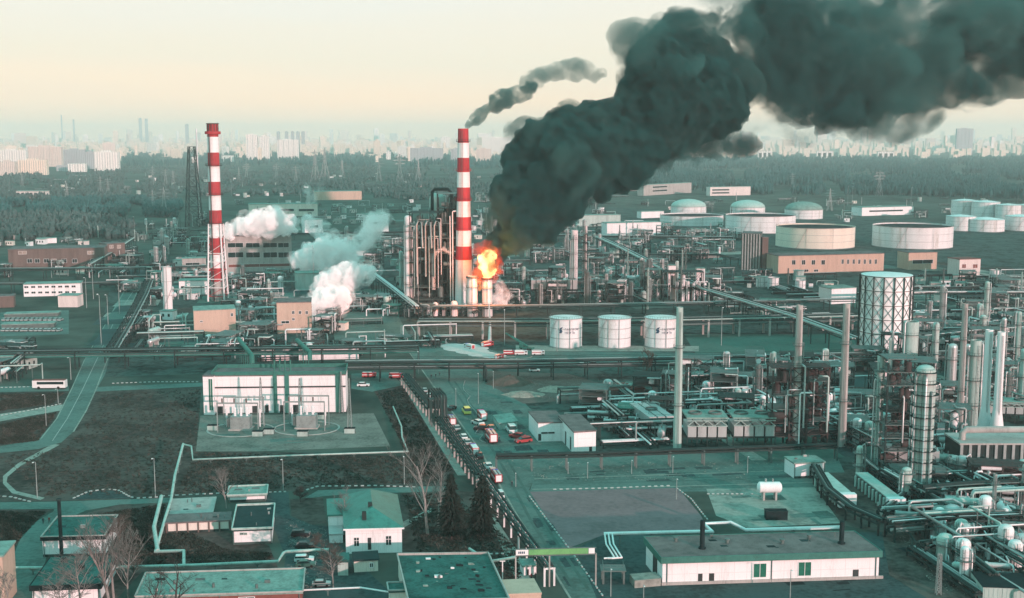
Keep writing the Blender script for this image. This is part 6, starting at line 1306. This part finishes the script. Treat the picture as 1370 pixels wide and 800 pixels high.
CARS = [(624, 553, rd, M_cary, 'van', 1.35, 'yellow van standing alone in the asphalt yard'), (639, 568, rd + .4, M_carw, 'car', 1.2, 'white car nearest the yellow van'), (644, 575, rd + 1.2, M_card, 'car', 1.15, 'dark car between the white and the green cars'),
        (657, 575, rd, M_carg, 'car', 1.15, 'greenish car in front of the red and white engine'), (684, 578, rd, M_carw, 'van', 1.5, 'white box van beside the canopy'), (692, 586, rd + .8, M_redv, 'car', 1.2, 'red car beside the white box van'), (700, 592, rd + 1.8, M_redv, 'suv', 1.25, 'red and white jeep nearest the white office'),
        (611, 575, rd, M_cars, 'car', 1.1, 'silver car behind the engine by the arched loop'), (620, 587, rd, M_carw, 'car', 1.1, 'white car halfway down the row beside the rack'), (625, 594, rd, M_cars, 'car', 1.1, 'silver car next in the row beside the rack'), (641, 612, rd, M_card, 'car', 1.1, 'dark car touching the corner of the fence rack'),
        (653, 626, rd, M_carw, 'car', 1.1, 'white car just beyond the fence rack'), (659, 633, rd, M_cars, 'car', 1.1, 'pale car in front of the last fire engine'), (668, 665, rd, M_carw, 'van', 1.1, 'white van between spruce trees and the rack posts'),
        (568, 524, rd, M_cars, 'car', 1.0, 'silver car farthest in the row along the gate rack'), (574, 531, rd, M_carw, 'car', 1.0, 'white car second in the row along the gate rack'), (580, 537, rd, M_cars, 'car', 1.0, 'grey car close before the arched pipe loop'),
        (486, 517, .1, M_carw, 'car', 1.1, 'white car parked by the switchgear hall corner'), (402, 717, .05, M_card, 'suv', 1.0, 'black car at the top of the car park'), (408, 733, .05, M_card, 'car', 1.0, 'dark car in the middle of the car park'), (407, 751, .1, M_carw, 'suv', 1.0, 'white and green jeep in the car park'), (409, 758, .1, M_carg, 'car', 1.0, 'green car nearest the brown tree in the car park'),
        (430, 784, .1, M_cars, 'car', .9, 'silver car under the brown leafless tree'), (715, 497, .1, M_carw, 'car', 1.0, 'white car under the long pipe bridge'), (780, 490, .0, M_cars, 'car', 1.0, 'silver car on the plant road near the mast'), (795, 489, .0, M_carw, 'van', 1.0, 'white van on the plant road near the mast'), (605, 548, 1.2, M_card, 'car', 1.0, 'black car beside the concrete pipe loop stand')]
for x, y, a, m, k, s_, lab in CARS:
    o = car(G(x, y), a, m, lab, k); sz(o, s_); o.location.z = .03
# bus on the cross road
t = thing('bus', 'white bus with a reddish roof on the cross road', 'bus', G(67, 520), math.pi + .03); MB().box((-5.5, -1.25, .5), (5.5, 1.25, 3.0)).build('body', M_carw, t); MB().box((-5.3, -1.15, 3.0), (5.3, 1.15, 3.2)).build('roof', M_brick, t)
MB().box((-5.0, -1.28, 1.7), (3.9, 1.28, 2.6)).build('window', M_glass, t); MB().box((5.48, -1.1, 1.3), (5.56, 1.1, 2.7)).build('windscreen', M_glass, t); wheels(t, 11, 2.5, .5, (3.4, -3.2)); sz(t, 1.15); t.location.z = .03
# green crane arm by the tanks
t = thing('crane_truck', 'green crane arm resting on a truck by the lettered tank', 'crane', G(706, 468), 2.6); MB().box((-3, -1.2, .5), (4, 1.2, 1.4)).build('chassis', M_green, t); MB().box((2.2, -1.1, 1.4), (4, 1.1, 2.9)).build('cab', M_green, t); MB().beam((0, 0, 1.6), (9, 0, 5.6), .8, .8).beam((9, 0, 5.6), (12, 0, 6.9), .5).build('boom', M_green, t); wheels(t, 8, 2.4, .5, (2.8, -2, -.8))
# far cars in the depot rows
pc = None
for i in range(26):
    x = 6 + (i % 13) * 6.2 + R.uniform(-1, 1); y = 443 if i < 13 else 429
    if pc is None: pc = car(G(x, y), math.pi / 2, M_cars, None); o = pc
    else: o = copy_tree(pc); o.location = G(x, y)
    series('depotcars', o, 'parked car', 'in the far row at the depot' if i >= 13 else 'in the near row at the depot')
# people
def person(loc, rz, label, top, h=1.78, stride=.22, arm=.3):
    V = [(0, 0, .95), (0, 0, 1.2), (0, 0, 1.42), (0, 0, 1.53), (0, .02, 1.66), (.1, 0, .9), (.11, stride * .5, .5), (.11, stride, .08), (.11, stride + .14, .04), (-.1, 0, .9), (-.11, -stride * .3, .5), (-.11, -stride, .08), (-.11, -stride + .14, .04),
         (.2, 0, 1.4), (.26, -.06, 1.13), (.27, arm, .92), (-.2, 0, 1.4), (-.26, .05, 1.13), (-.27, -arm * .5, .9)]
    E = [(0, 1), (1, 2), (2, 3), (3, 4), (0, 5), (5, 6), (6, 7), (7, 8), (0, 9), (9, 10), (10, 11), (11, 12), (2, 13), (13, 14), (14, 15), (2, 16), (16, 17), (17, 18)]
    rad = [.15, .16, .16, .06, .11, .1, .075, .05, .045, .1, .075, .05, .045, .08, .055, .04, .08, .055, .04]
    me = bpy.data.meshes.new('person'); me.from_pydata(V, E, []); o = bpy.data.objects.new('person', me); COL.objects.link(o); md = o.modifiers.new('skin', 'SKIN'); 
    if not me.skin_vertices: me.attributes.new('skin', 'FLOAT', 'POINT')
    sv = me.skin_vertices[0].data
    for i, r in enumerate(rad): sv[i].radius = (r, r)
    sv[0].use_root = True
    sub = o.modifiers.new('sub', 'SUBSURF'); sub.levels = 1; sub.render_levels = 1
    dm = evaluated_mesh(o); o.modifiers.clear(); o.data = dm; dm.materials.clear(); dm.materials.append(top)
    o.location = loc; o.rotation_euler = (0, 0, rz); k = h / 1.78; o.scale = (k, k, k); return tag(o, label, 'person', 'people on foot')
def clothes(name, jacket, trousers):
    m = bpy.data.materials.new(name); m.use_nodes = True; n = m.node_tree; tc = n.nodes.new('ShaderNodeTexCoord'); sp = n.nodes.new('ShaderNodeSeparateXYZ'); rp = n.nodes.new('ShaderNodeValToRGB'); rp.color_ramp.interpolation = 'CONSTANT'
    mu = n.nodes.new('ShaderNodeMath'); mu.operation = 'DIVIDE'; mu.inputs[1].default_value = 2.0
    n.links.new(tc.outputs['Object'], sp.inputs[0]); n.links.new(sp.outputs[2], mu.inputs[0]); n.links.new(mu.outputs[0], rp.inputs[0]); n.links.new(rp.outputs[0], n.nodes['Principled BSDF'].inputs['Base Color'])
    for p, c in ((0, (.01, .01, .01)), (.05, trousers), (.45, jacket), (.755, (.45, .28, .2)), (.83, (.03, .02, .015))):
        e = rp.color_ramp.elements[0] if p == 0 else rp.color_ramp.elements.new(p); e.position = p; e.color = (*c, 1)
    rp.color_ramp.elements[-1].color = (.03, .02, .015, 1); n.nodes['Principled BSDF'].inputs['Roughness'].default_value = .9; return m
K1, K2 = clothes('dark_clothes', (.03, .035, .045), (.02, .022, .03)), clothes('red_jacket', (.2, .03, .03), (.02, .022, .03))
PE = [(577, 506, 0, K1, 'person in dark clothes at the head of the gate road, left of a small group'), (583, 505, .6, K1, 'person in dark clothes in the middle of the group on the gate road'), (588, 503, 2, K1, 'person in dark clothes walking at the right of the gate road group'), (675, 612, 1, K1, 'person in dark clothes standing inside the fence rack'),
      (685, 651, 2.4, K1, 'person in dark clothes beside the white lamp pole on the gate road'), (58, 701, .5, K1, 'person in dark clothes walking on the bend of the access road'), (66, 700, 3, K2, 'person in a dark red jacket walking on the bend of the access road'), (716, 775, 1.5, K1, 'person in dark clothes under the green banner'), (711, 776, 4, K2, 'person in a dark red jacket under the green banner'), (668, 590, 1, K1, 'person in dark clothes next to the fire engine in the open yard')]
for x, y, a, m, lab in PE: person(G(x, y, .03), a, lab, m)

# hoses laid out from the engines
for k, (pts, lab) in enumerate((([(650, 592), (640, 580), (636, 560), (628, 530), (618, 505)], 'pale fire hose winding up the yard from the large fire engine'), ([(690, 476), (676, 478), (664, 474), (657, 466)], 'pale fire hose from the white engines to the water jet'), ([(712, 477), (690, 480), (660, 478), (640, 472)], 'pale fire hose lying across the foam'))):
    P = [G(*p, .12) for p in pts]; Q = []
    for i in range(len(P) - 1):
        for j in range(6): f = j / 6; d = (P[i + 1] - P[i]); Q.append(P[i] + d * f + Vector((-d.y, d.x, 0)).normalized() * math.sin(i * 2 + f * 5) * 1.2)
    tag(MB().tube(Q, .11, 5).build('fire_hose', M_conc, None, Q[0].to_tuple()), lab, 'hose')
# trees
def tree_mesh(seed, h, spread, lev, n0, up, r0, weep=0.0, twig=1.0):
    q = random.Random(seed); tr = MB(); cw = MB()
    def grow(p, d, L, r, lv):
        k = 4 if lv < 2 else 3; pts = [p]; c = p.copy(); dd = d.copy()
        for i in range(k):
            dd = (dd + Vector((q.uniform(-1, 1), q.uniform(-1, 1), q.uniform(-.3, .6) * up - weep * lv * .25)) * .16).normalized(); c = c + dd * (L / k); pts.append(c.copy())
        b = tr if lv == 0 or r > .055 * h / 12 else cw
        b.tube(pts, [max(r * (1 - .6 * i / k), .018 * twig) for i in range(k + 1)], 6 if lv == 0 else (4 if lv == 1 else 3))
        if lv >= lev: return
        nb = n0 if lv == 0 else q.choice([4, 5, 6])
        for j in range(nb):
            f = q.uniform(.3, 1.0) if lv else .25 + .75 * (j + q.random()) / nb; i = min(k - 1, int(f * k)); a = pts[i].lerp(pts[i + 1], f * k - i)
            t = q.uniform(0, 6.283); o = Vector((math.cos(t), math.sin(t), 0)); nd = (dd * up * .8 + o * spread + Vector((0, 0, .2))).normalized(); grow(a, nd, L * q.uniform(.38, .62) * (1 - .35 * (f if lv == 0 else 0)), r * (1 - .6 * f) * q.uniform(.45, .65), lv + 1)
    grow(Vector((0, 0, 0)), Vector((0, 0, 1)), h, r0, 0); return tr, cw
def bare_tree(label, px, py, top, seed, spread=.7, up=.9, bark=None, twig=None, n0=14, lev=3, k=1.0, weep=0, name='bare_tree', tw=1.0):
    h = HT(py, top); tr, cw = tree_mesh(seed, h * .88, spread, lev, n0, up, h * .013 * k + .05, weep, tw); t = thing(name, label, 'tree', G(px, py)); tr.build('trunk', bark or M_bark, t); cw.build('crown', twig or M_twigp, t); return t
bare_tree('tall pale leafless birch with forked crown beside the spruce trees', 572, 715, 612, 3, .6, 1.1, n0=12, k=1.5, name='birch_tree', tw=1.4)
bare_tree('slighter pale leafless birch leaning beside the tall one', 586, 706, 622, 5, .75, 1.0, n0=11, k=1.2, name='birch_tree', tw=1.35)
bare_tree('thick pale birch over the corner of the lower front block', 147, 815, 714, 7, .55, 1.1, n0=18, k=1.6, name='birch_tree', tw=1.35)
bare_tree('second pale birch close behind the thick one', 152, 800, 706, 8, .5, 1.1, n0=16, k=1.3, name='birch_tree', tw=1.35)
bare_tree('pale birch standing before the bare yard', 172, 808, 716, 9, .7, 1.0, n0=14, name='birch_tree', tw=1.35)
bare_tree('wide leafless tree over the green roof of the front block', 108, 822, 738, 11, 1.0, .8, n0=20, name='bare_tree', tw=1.4)
bare_tree('wide leafless tree at the bottom edge by the front block wall', 86, 838, 770, 12, 1.0, .8, n0=18, tw=1.4)
bare_tree('small leafless tree on the access road corner', 12, 826, 762, 13, .8, .9, n0=10, tw=1.35)
bare_tree('dark leafless tree with heavy limbs over the pale green roof', 238, 836, 756, 14, .9, .8, M_barkd, M_barkd, n0=8, k=1.6, tw=1.4)
bare_tree('second dark leaning tree over the pale green roof', 206, 834, 768, 15, .8, .9, M_barkd, M_barkd, n0=7, k=1.4, tw=1.4)
bare_tree('brown weeping leafless tree between car park and outhouse', 446, 786, 730, 16, .9, .7, M_bark, M_twig, n0=26, weep=.6, tw=1.4)
bare_tree('small leafless tree against the green roofed house', 462, 716, 662, 17, .9, .9, n0=12, tw=1.35)
bare_tree('leafless tree behind the low flat roof block', 303, 680, 630, 18, .7, 1.0, n0=14, tw=1.35)
bare_tree('brown leafless thicket behind the front block', 160, 728, 690, 19, 1.1, .8, M_twig, M_twig, n0=22, tw=1.35)
bare_tree('reddish leafless tree behind the long pipe bridge', 862, 508, 474, 20, .8, 1.0, M_twig, M_twig, n0=20, tw=3)
bare_tree('dark shrub at the corner of the planting bed', 402, 672, 652, 21, 1.1, .6, M_barkd, M_barkd, n0=24, tw=2.5)
bare_tree('brown shrub beside the car park drive', 420, 735, 712, 22, 1.2, .6, M_twig, M_twig, n0=20, tw=1.35)
bare_tree('low brown shrub among the garden of the front block', 178, 772, 742, 23, 1.2, .6, M_twig, M_twig, n0=20, tw=1.35)
def spruce(label, px, py, top, wpx, seed):
    q = random.Random(seed); h = HT(py, top); R0 = wpx / S(py) / 2; t = thing('spruce_tree', label, 'tree', G(px, py)); MB().cyl((0, 0, 0), (0, 0, h * .97), .28, .04, n=8).build('trunk', M_barkd, t); b = MB()
    nl = 36
    for k in range(nl):
        f = .12 + .87 * (k + q.random() * .6) / nl; z = h * f; rr_ = R0 * (1 - f) ** .55 * q.uniform(.6, 1.2) * (min(1, f * 4) if f < .25 else 1) + .25; m = int(10 + 8 * (1 - f))
        for j in range(m):
            if q.random() < .12: continue
            a = 6.283 * (j + q.random() * .7) / m; rl = rr_ * q.uniform(.55, 1.15); dx, dy = math.cos(a), math.sin(a)
            for s in range(4):
                u0 = rl * (.15 + .85 * s / 4); u1 = rl * (.15 + .85 * (s + 1.3) / 4); w_ = .42 * (1.1 - s * .18) * q.uniform(.7, 1.3); dz = -.28 * u1 * q.uniform(.7, 1.3); dz0 = -.28 * u0; ox, oy = -dy * w_, dx * w_; tw = q.uniform(-.3, .3)
                b.add([(dx * u0 - ox, dy * u0 - oy, z + dz0 + tw), (dx * u0 + ox, dy * u0 + oy, z + dz0 - tw), (dx * u1, dy * u1, z + dz - q.uniform(.2, .7)), (dx * u1 * .9, dy * u1 * .9, z + dz + .12)], [(0, 2, 3), (1, 3, 2), (0, 3, 1)])
    b.build('crown', M_needle, t); return t
spruce('dark drooping spruce tree next to the tall birch', 604, 722, 632, 46, 1)
spruce('dark spruce tree beside the rack with white posts', 646, 718, 634, 48, 2)
# ---------------------------------------------------------------- fire, smoke, steam, haze
def volume_mat(name, col, dens, g=0.0, emit=None, es=0.0, absorb=None, noise_=None):
    m = bpy.data.materials.new(name); m.use_nodes = True; n = m.node_tree; n.nodes.clear(); o = n.nodes.new('ShaderNodeOutputMaterial'); p = n.nodes.new('ShaderNodeVolumePrincipled')
    p.inputs['Color'].default_value = (*col, 1); p.inputs['Density'].default_value = dens; p.inputs['Anisotropy'].default_value = g
    if absorb: p.inputs['Absorption Color'].default_value = (*absorb, 1)
    if emit: p.inputs['Emission Color'].default_value = (*emit, 1); p.inputs['Emission Strength'].default_value = es
    n.links.new(p.outputs[0], o.inputs['Volume']); m.cycles.homogeneous_volume = True; return m
def volume_noise(name, col, dens, scale, lo, hi, rate=.12, g=0.0):
    m = volume_mat(name, col, dens, g); m.cycles.homogeneous_volume = False; m.cycles.volume_step_rate = rate; n = m.node_tree; p = [x for x in n.nodes if x.type == 'PRINCIPLED_VOLUME'][0]
    tc = n.nodes.new('ShaderNodeTexCoord'); t = n.nodes.new('ShaderNodeTexNoise'); t.inputs['Scale'].default_value = scale; t.inputs['Detail'].default_value = 6; t.inputs['Roughness'].default_value = .62; t.inputs['Distortion'].default_value = .4
    r = n.nodes.new('ShaderNodeMapRange'); r.interpolation_type = 'SMOOTHSTEP'; r.inputs[1].default_value = lo; r.inputs[2].default_value = hi; r.inputs[3].default_value = 0; r.inputs[4].default_value = dens
    n.links.new(tc.outputs['Object'], t.inputs['Vector']); n.links.new(t.outputs[0], r.inputs[0]); n.links.new(r.outputs[0], p.inputs['Density']); return m
def puff_mesh(name, blobs, m, voxel, disp, seed, label, cat=None, kind='stuff', smooth=True):
    """billows: overlapping balls melted into one skin, then pushed in and out by noise at several sizes"""
    b = MB(); q = random.Random(seed)
    for (c, r) in blobs:
        n = 10; c = Vector(c); V = []; F = []
        for i in range(n // 2 + 1):
            for j in range(n):
                th, ph = math.pi * i / (n // 2), 2 * math.pi * j / n; V.append(c + Vector((math.sin(th) * math.cos(ph), math.sin(th) * math.sin(ph), math.cos(th))) * r)
        F = [(i * n + j, (i + 1) * n + j, (i + 1) * n + (j + 1) % n, i * n + (j + 1) % n) for i in range(n // 2) for j in range(n)]
        b.add(V, F)
    o = b.build(name, m); md = o.modifiers.new('remesh', 'REMESH'); md.mode = 'VOXEL'; md.voxel_size = voxel
    me = evaluated_mesh(o); o.modifiers.clear(); o.data = me; me.name = name
    nv = len(me.vertices); co = np.empty(nv * 3, 'f'); me.vertices.foreach_get('co', co); co = co.reshape(-1, 3)
    for sc, am in disp:
        no = np.empty(nv * 3, 'f'); me.vertices.foreach_get('normal', no); no = no.reshape(-1, 3)
        d = np.array([noise.noise(Vector(p) / sc + Vector((seed, 0, 0))) for p in co]); 
        d = am * (1.0 - 2.2 * np.abs(d)) - am * .35 if sc < 12 else am * 1.3 * d      # small scales billowed: round lobes with creases between
        co = co + no * d[:, None]; me.vertices.foreach_set('co', co.astype('f').ravel()); me.update()
    md = o.modifiers.new('remesh', 'REMESH'); md.mode = 'VOXEL'; md.voxel_size = voxel * .9
    me = evaluated_mesh(o); o.modifiers.clear(); o.data = me; me.name = name
    me.materials.clear(); me.materials.append(m); me.polygons.foreach_set('use_smooth', [smooth] * len(me.polygons))
    tag(o, label, cat, None, kind); return o
def at(px, py, Y):
    """point on the vertical plane y = Y seen at this pixel"""
    x = (px - 685) / FPX; k = -(py - 400) / FPX; dy = CP + k * SP; t = Y / dy; return Vector((x * t, Y, CAMH + (-SP + k * CP) * t))
def trail(pts, seed, jit=.35, sub=3, extra=4, grow=1.0):
    """pts: (px, py, radius in px, distance)"""
    q = random.Random(seed); B = []
    for i in range(len(pts) - 1):
        for k in range(sub):
            f = k / sub; x, y, r, Y = [a + (b - a) * f for a, b in zip(pts[i], pts[i + 1])]; m = Y / FPX * 1.01; c = at(x, y, Y); B.append((c, r * m * .72 * grow))
            for e in range(extra):
                v = Vector((q.gauss(0, 1), q.gauss(0, 1), q.gauss(0, 1))).normalized(); B.append((c + v * r * m * q.uniform(.5, .82), r * m * (.16 + .3 * q.random() ** 1.7) * grow))
    return B
Y0 = 655.0
core = [(658, 345, 12, Y0), (674, 326, 23, Y0), (692, 301, 36, Y0), (714, 273, 47, Y0 + 4), (732, 245, 54, Y0 + 8), (748, 216, 66, Y0 + 12), (794, 210, 52, Y0 + 20), (848, 192, 50, Y0 + 30), (884, 150, 60, Y0 + 40), (904, 116, 76, Y0 + 50), (955, 108, 72, Y0 + 60)]
S_core = volume_mat('black_smoke', (.045, .17, .165), .6)
S_mid = volume_noise('drifting_smoke', (.042, .17, .168), .22, .021, .475, .61, .09)
S_thin = volume_noise('thin_smoke', (.11, .26, .25), .06, .024, .44, .64)
puff_mesh('smoke_column', trail(core, 3, extra=20), S_core, 1.25, [(26, 6), (10, 5.0), (4.6, 2.0)], 3, 'dense black smoke column rolling up from the fire')
mid = [(900, 104, 66, Y0 + 40), (960, 80, 70, Y0 + 60), (1020, 74, 74, Y0 + 70), (1080, 84, 78, Y0 + 80), (1130, 78, 82, Y0 + 90), (1185, 80, 78, Y0 + 100), (1225, 64, 74, Y0 + 105), (1270, 44, 74, Y0 + 110), (1330, 44, 80, Y0 + 120), (1430, 44, 84, Y0 + 130), (1540, 30, 90, Y0 + 150), (1660, 10, 96, Y0 + 170)]
puff_mesh('smoke_plume', trail(mid, 5, extra=13), S_mid, 2.6, [(34, 12), (11, 8), (5, 4)], 5, 'broad dark smoke plume drifting across the sky')
puff_mesh('smoke_fringe', trail([(x, y, r * 1.06, Y) for x, y, r, Y in core[2:]], 3, extra=7, grow=1.12), volume_noise('smoke_fringe', (.08, .21, .20), .14, .05, .42, .62, .1), 2.4, [(22, 8), (9, 5), (4, 2)], 13, 'thin smoke fringe round the dense black column')
puff_mesh('smoke_fringe', trail([(x, y, r * 1.12, Y) for x, y, r, Y in mid], 5, extra=7, grow=1.12), volume_noise('plume_fringe', (.09, .25, .24), .09, .03, .44, .62, .09), 3.4, [(34, 16), (14, 8), (6, 3.5)], 15, 'thin fringe round the drifting plume')
low = [(880, 184, 40, Y0 + 50), (930, 196, 40, Y0 + 60), (975, 200, 32, Y0 + 66), (1010, 194, 20, Y0 + 70)]
puff_mesh('smoke_plume', trail(low, 6, extra=6), S_mid, 2.6, [(24, 9), (9, 4), (5, 1.6)], 6, 'low dark lobe of smoke hanging over the wood')
top_ = [(872, 58, 16, Y0 + 34), (900, 44, 26, Y0 + 40), (1000, 14, 36, Y0 + 60), (1120, 0, 50, Y0 + 80), (1250, -10, 60, Y0 + 100), (1400, -10, 70, Y0 + 120), (1560, -30, 70, Y0 + 150)]
puff_mesh('smoke_veil', trail(top_, 7, extra=7), S_thin, 3.2, [(30, 14), (12, 6), (6, 2.5)], 7, 'thin upper veil of smoke at the top edge')
veil = [(990, 150, 34, Y0 + 70), (1060, 168, 22, Y0 + 80), (1110, 170, 16, Y0 + 90), (1200, 140, 34, Y0 + 100)]
puff_mesh('smoke_veil', trail(veil, 8, extra=7), S_thin, 2.8, [(24, 10), (10, 5), (5, 2)], 8, 'thin ragged underside of the smoke above the city')
base = [(682, 372, 12, Y0 + 14), (694, 352, 16, Y0 + 14), (705, 330, 20, Y0 + 14)]
puff_mesh('smoke_veil', trail(base, 9, extra=6), S_thin, 2.0, [(14, 5), (6, 2)], 9, 'thin smoke drifting round the foot of the column')
cs = [(624, 168, 5, 672), (632, 160, 10, 672), (646, 149, 14, 674), (668, 136, 17, 676), (690, 124, 18, 680), (714, 111, 17, 684)]
puff_mesh('chimney_smoke', trail([(x, y, r * .8, Y) for x, y, r, Y in cs], 10, extra=7), volume_noise('grey_smoke', (.12, .29, .28), .36, .17, .32, .56, .1), 1.2, [(12, 3.0), (5, 2), (2.5, .9)], 10, 'grey smoke trailing from the mouth of the banded chimney')
cs2 = [(708, 114, 15, 684), (718, 108, 15, 686), (740, 98, 15, 690), (762, 92, 17, 694), (790, 92, 18, 698), (812, 98, 16, 700)]
puff_mesh('chimney_smoke', trail([(x, y, r * .85, Y) for x, y, r, Y in cs2], 11, extra=7), volume_noise('faint_smoke', (.14, .30, .29), .16, .11, .28, .56, .1), 1.5, [(14, 6), (6, 2.4)], 11, 'faint end of the chimney smoke joining the black plume')
S_st = volume_mat('white_steam', (.97, .97, .97), .10, .2)
ST = [([(312, 306, 10, 860), (338, 300, 16, 860), (365, 299, 17, 862), (390, 304, 12, 864)], 'white steam bank behind the pale hall', 860, .10), ([(392, 450, 12, 622), (404, 438, 18, 624), (420, 424, 22, 626), (436, 408, 22, 630), (452, 392, 17, 634)], 'low white steam plume rising past the orange block', 640, .1),
      ([(432, 384, 16, 720), (452, 376, 20, 722), (474, 370, 16, 724), (498, 364, 9, 726)], 'white steam plume in the middle, trailing right', 720, .1), ([(402, 348, 14, 790), (425, 345, 20, 792), (446, 340, 22, 794), (468, 336, 14, 796)], 'broad white steam plume above the middle one', 790, .1),
      ([(474, 334, 10, 830), (490, 320, 14, 834), (500, 302, 14, 838), (508, 292, 10, 840)], 'thin steam wisp rising beyond the plumes', 830, .05), ([(412, 296, 7, 930), (422, 306, 10, 930), (432, 316, 9, 930)], 'small faint steam wisp near the far white block', 930, .05),
      ([(408, 252, 5, 1500), (418, 262, 8, 1500), (412, 275, 7, 1500)], 'far faint steam over the wasteland', 1500, .012), ([(666, 385, 7, 662), (670, 398, 9, 662), (664, 408, 8, 662)], 'pale pinkish steam beside the burning stack', 662, .05)]
for i, (p, lab, Y, dn) in enumerate(ST):
    puff_mesh('steam_veil', trail([(x + 4, y - 3, r * 1.25, Y_) for x, y, r, Y_ in p], 40 + i, extra=10), volume_noise('steam_veil', (.998, .95, .95), dn * 1.4, .09, .40, .66, .1, -.3), Y / 800, [(9 * Y / 700, 4 * Y / 700), (4 * Y / 700, 2.2 * Y / 700)], 40 + i, 'thin torn edge round the ' + lab)
    puff_mesh('steam_cloud', trail(p, 20 + i, extra=14), volume_noise('white_steam', (.999, .98, .985), dn * 4.2, .12, .37, .58, .1, -.5), Y / 1000, [(9 * Y / 700, 3.0 * Y / 700), (4 * Y / 700, 2.2 * Y / 700), (1.8 * Y / 700, 1.0 * Y / 700)], 20 + i, lab)
# flames
f0 = 650.0
def flame(pts, seed, m, voxel, disp, label, name): return puff_mesh(name, trail(pts, seed, extra=6), m, voxel, disp, seed, label, 'fire', None)
flame([(650, 366, 7, f0), (650, 357, 12, f0), (652, 348, 13, f0), (655, 339, 7, f0)], 31, volume_mat('flame_core', (.1, .1, .1), .1, 0, (1, .55, .20), .8), .5, [(5, 1.8), (2, 1.0)], 'bright yellow fireball burning on top of the silver stack', 'fireball')
flame([(645, 374, 7, f0 + .5), (648, 364, 14, f0 + .5), (652, 350, 17, f0 + .5), (655, 339, 12, f0 + .5), (657, 330, 5, f0 + .5)], 34, volume_mat('flame_body', (.1, .1, .1), .1, 0, (1, .16, .02), .13), .6, [(6, 2.8), (2.4, 1.5)], 'orange flames enclosing the yellow fireball', 'flames')
flame([(640, 364, 9, f0 + 1.5), (650, 370, 13, f0 + 2), (662, 364, 12, f0 + 2), (664, 350, 11, f0 + 2), (648, 336, 14, f0 + 2), (642, 332, 8, f0 + 2), (657, 327, 8, f0 + 2)], 32, volume_mat('flame_shell', (.1, .08, .08), .1, 0, (1, .05, .02), .09), .6, [(6, 2.6), (2.4, 1.5)], 'ragged red flames wrapped round the fireball', 'flames')
flame([(641, 376, 4, f0 - 1), (642, 384, 3.5, f0 - 1), (641, 391, 2, f0 - 1)], 33, volume_mat('flame_drip', (.1, .1, .1), .1, 0, (1, .25, .05), .4), .4, [(2, .6)], 'small orange flame licking down the stack side', 'flames')
fl_d = bpy.data.lights.new('fire_light', 'POINT'); fl = bpy.data.objects.new('fire_light', fl_d); COL.objects.link(fl); fl_d.energy = 120000; fl_d.color = (1, .20, .04); fl_d.shadow_soft_size = 5; fl.location = at(651, 352, f0 - 8)
finish_series()
# the air itself
hz = MB().box((-9100, -270, -1.5), (9100, 17600, 290)).build('haze', volume_mat('air_haze', (.88, .95, .94), 8.5e-5, 0.0)); hz['kind'] = 'stuff'; hz['label'] = 'thin pale haze over the plant and the city'; hz.display_type = 'WIRE'
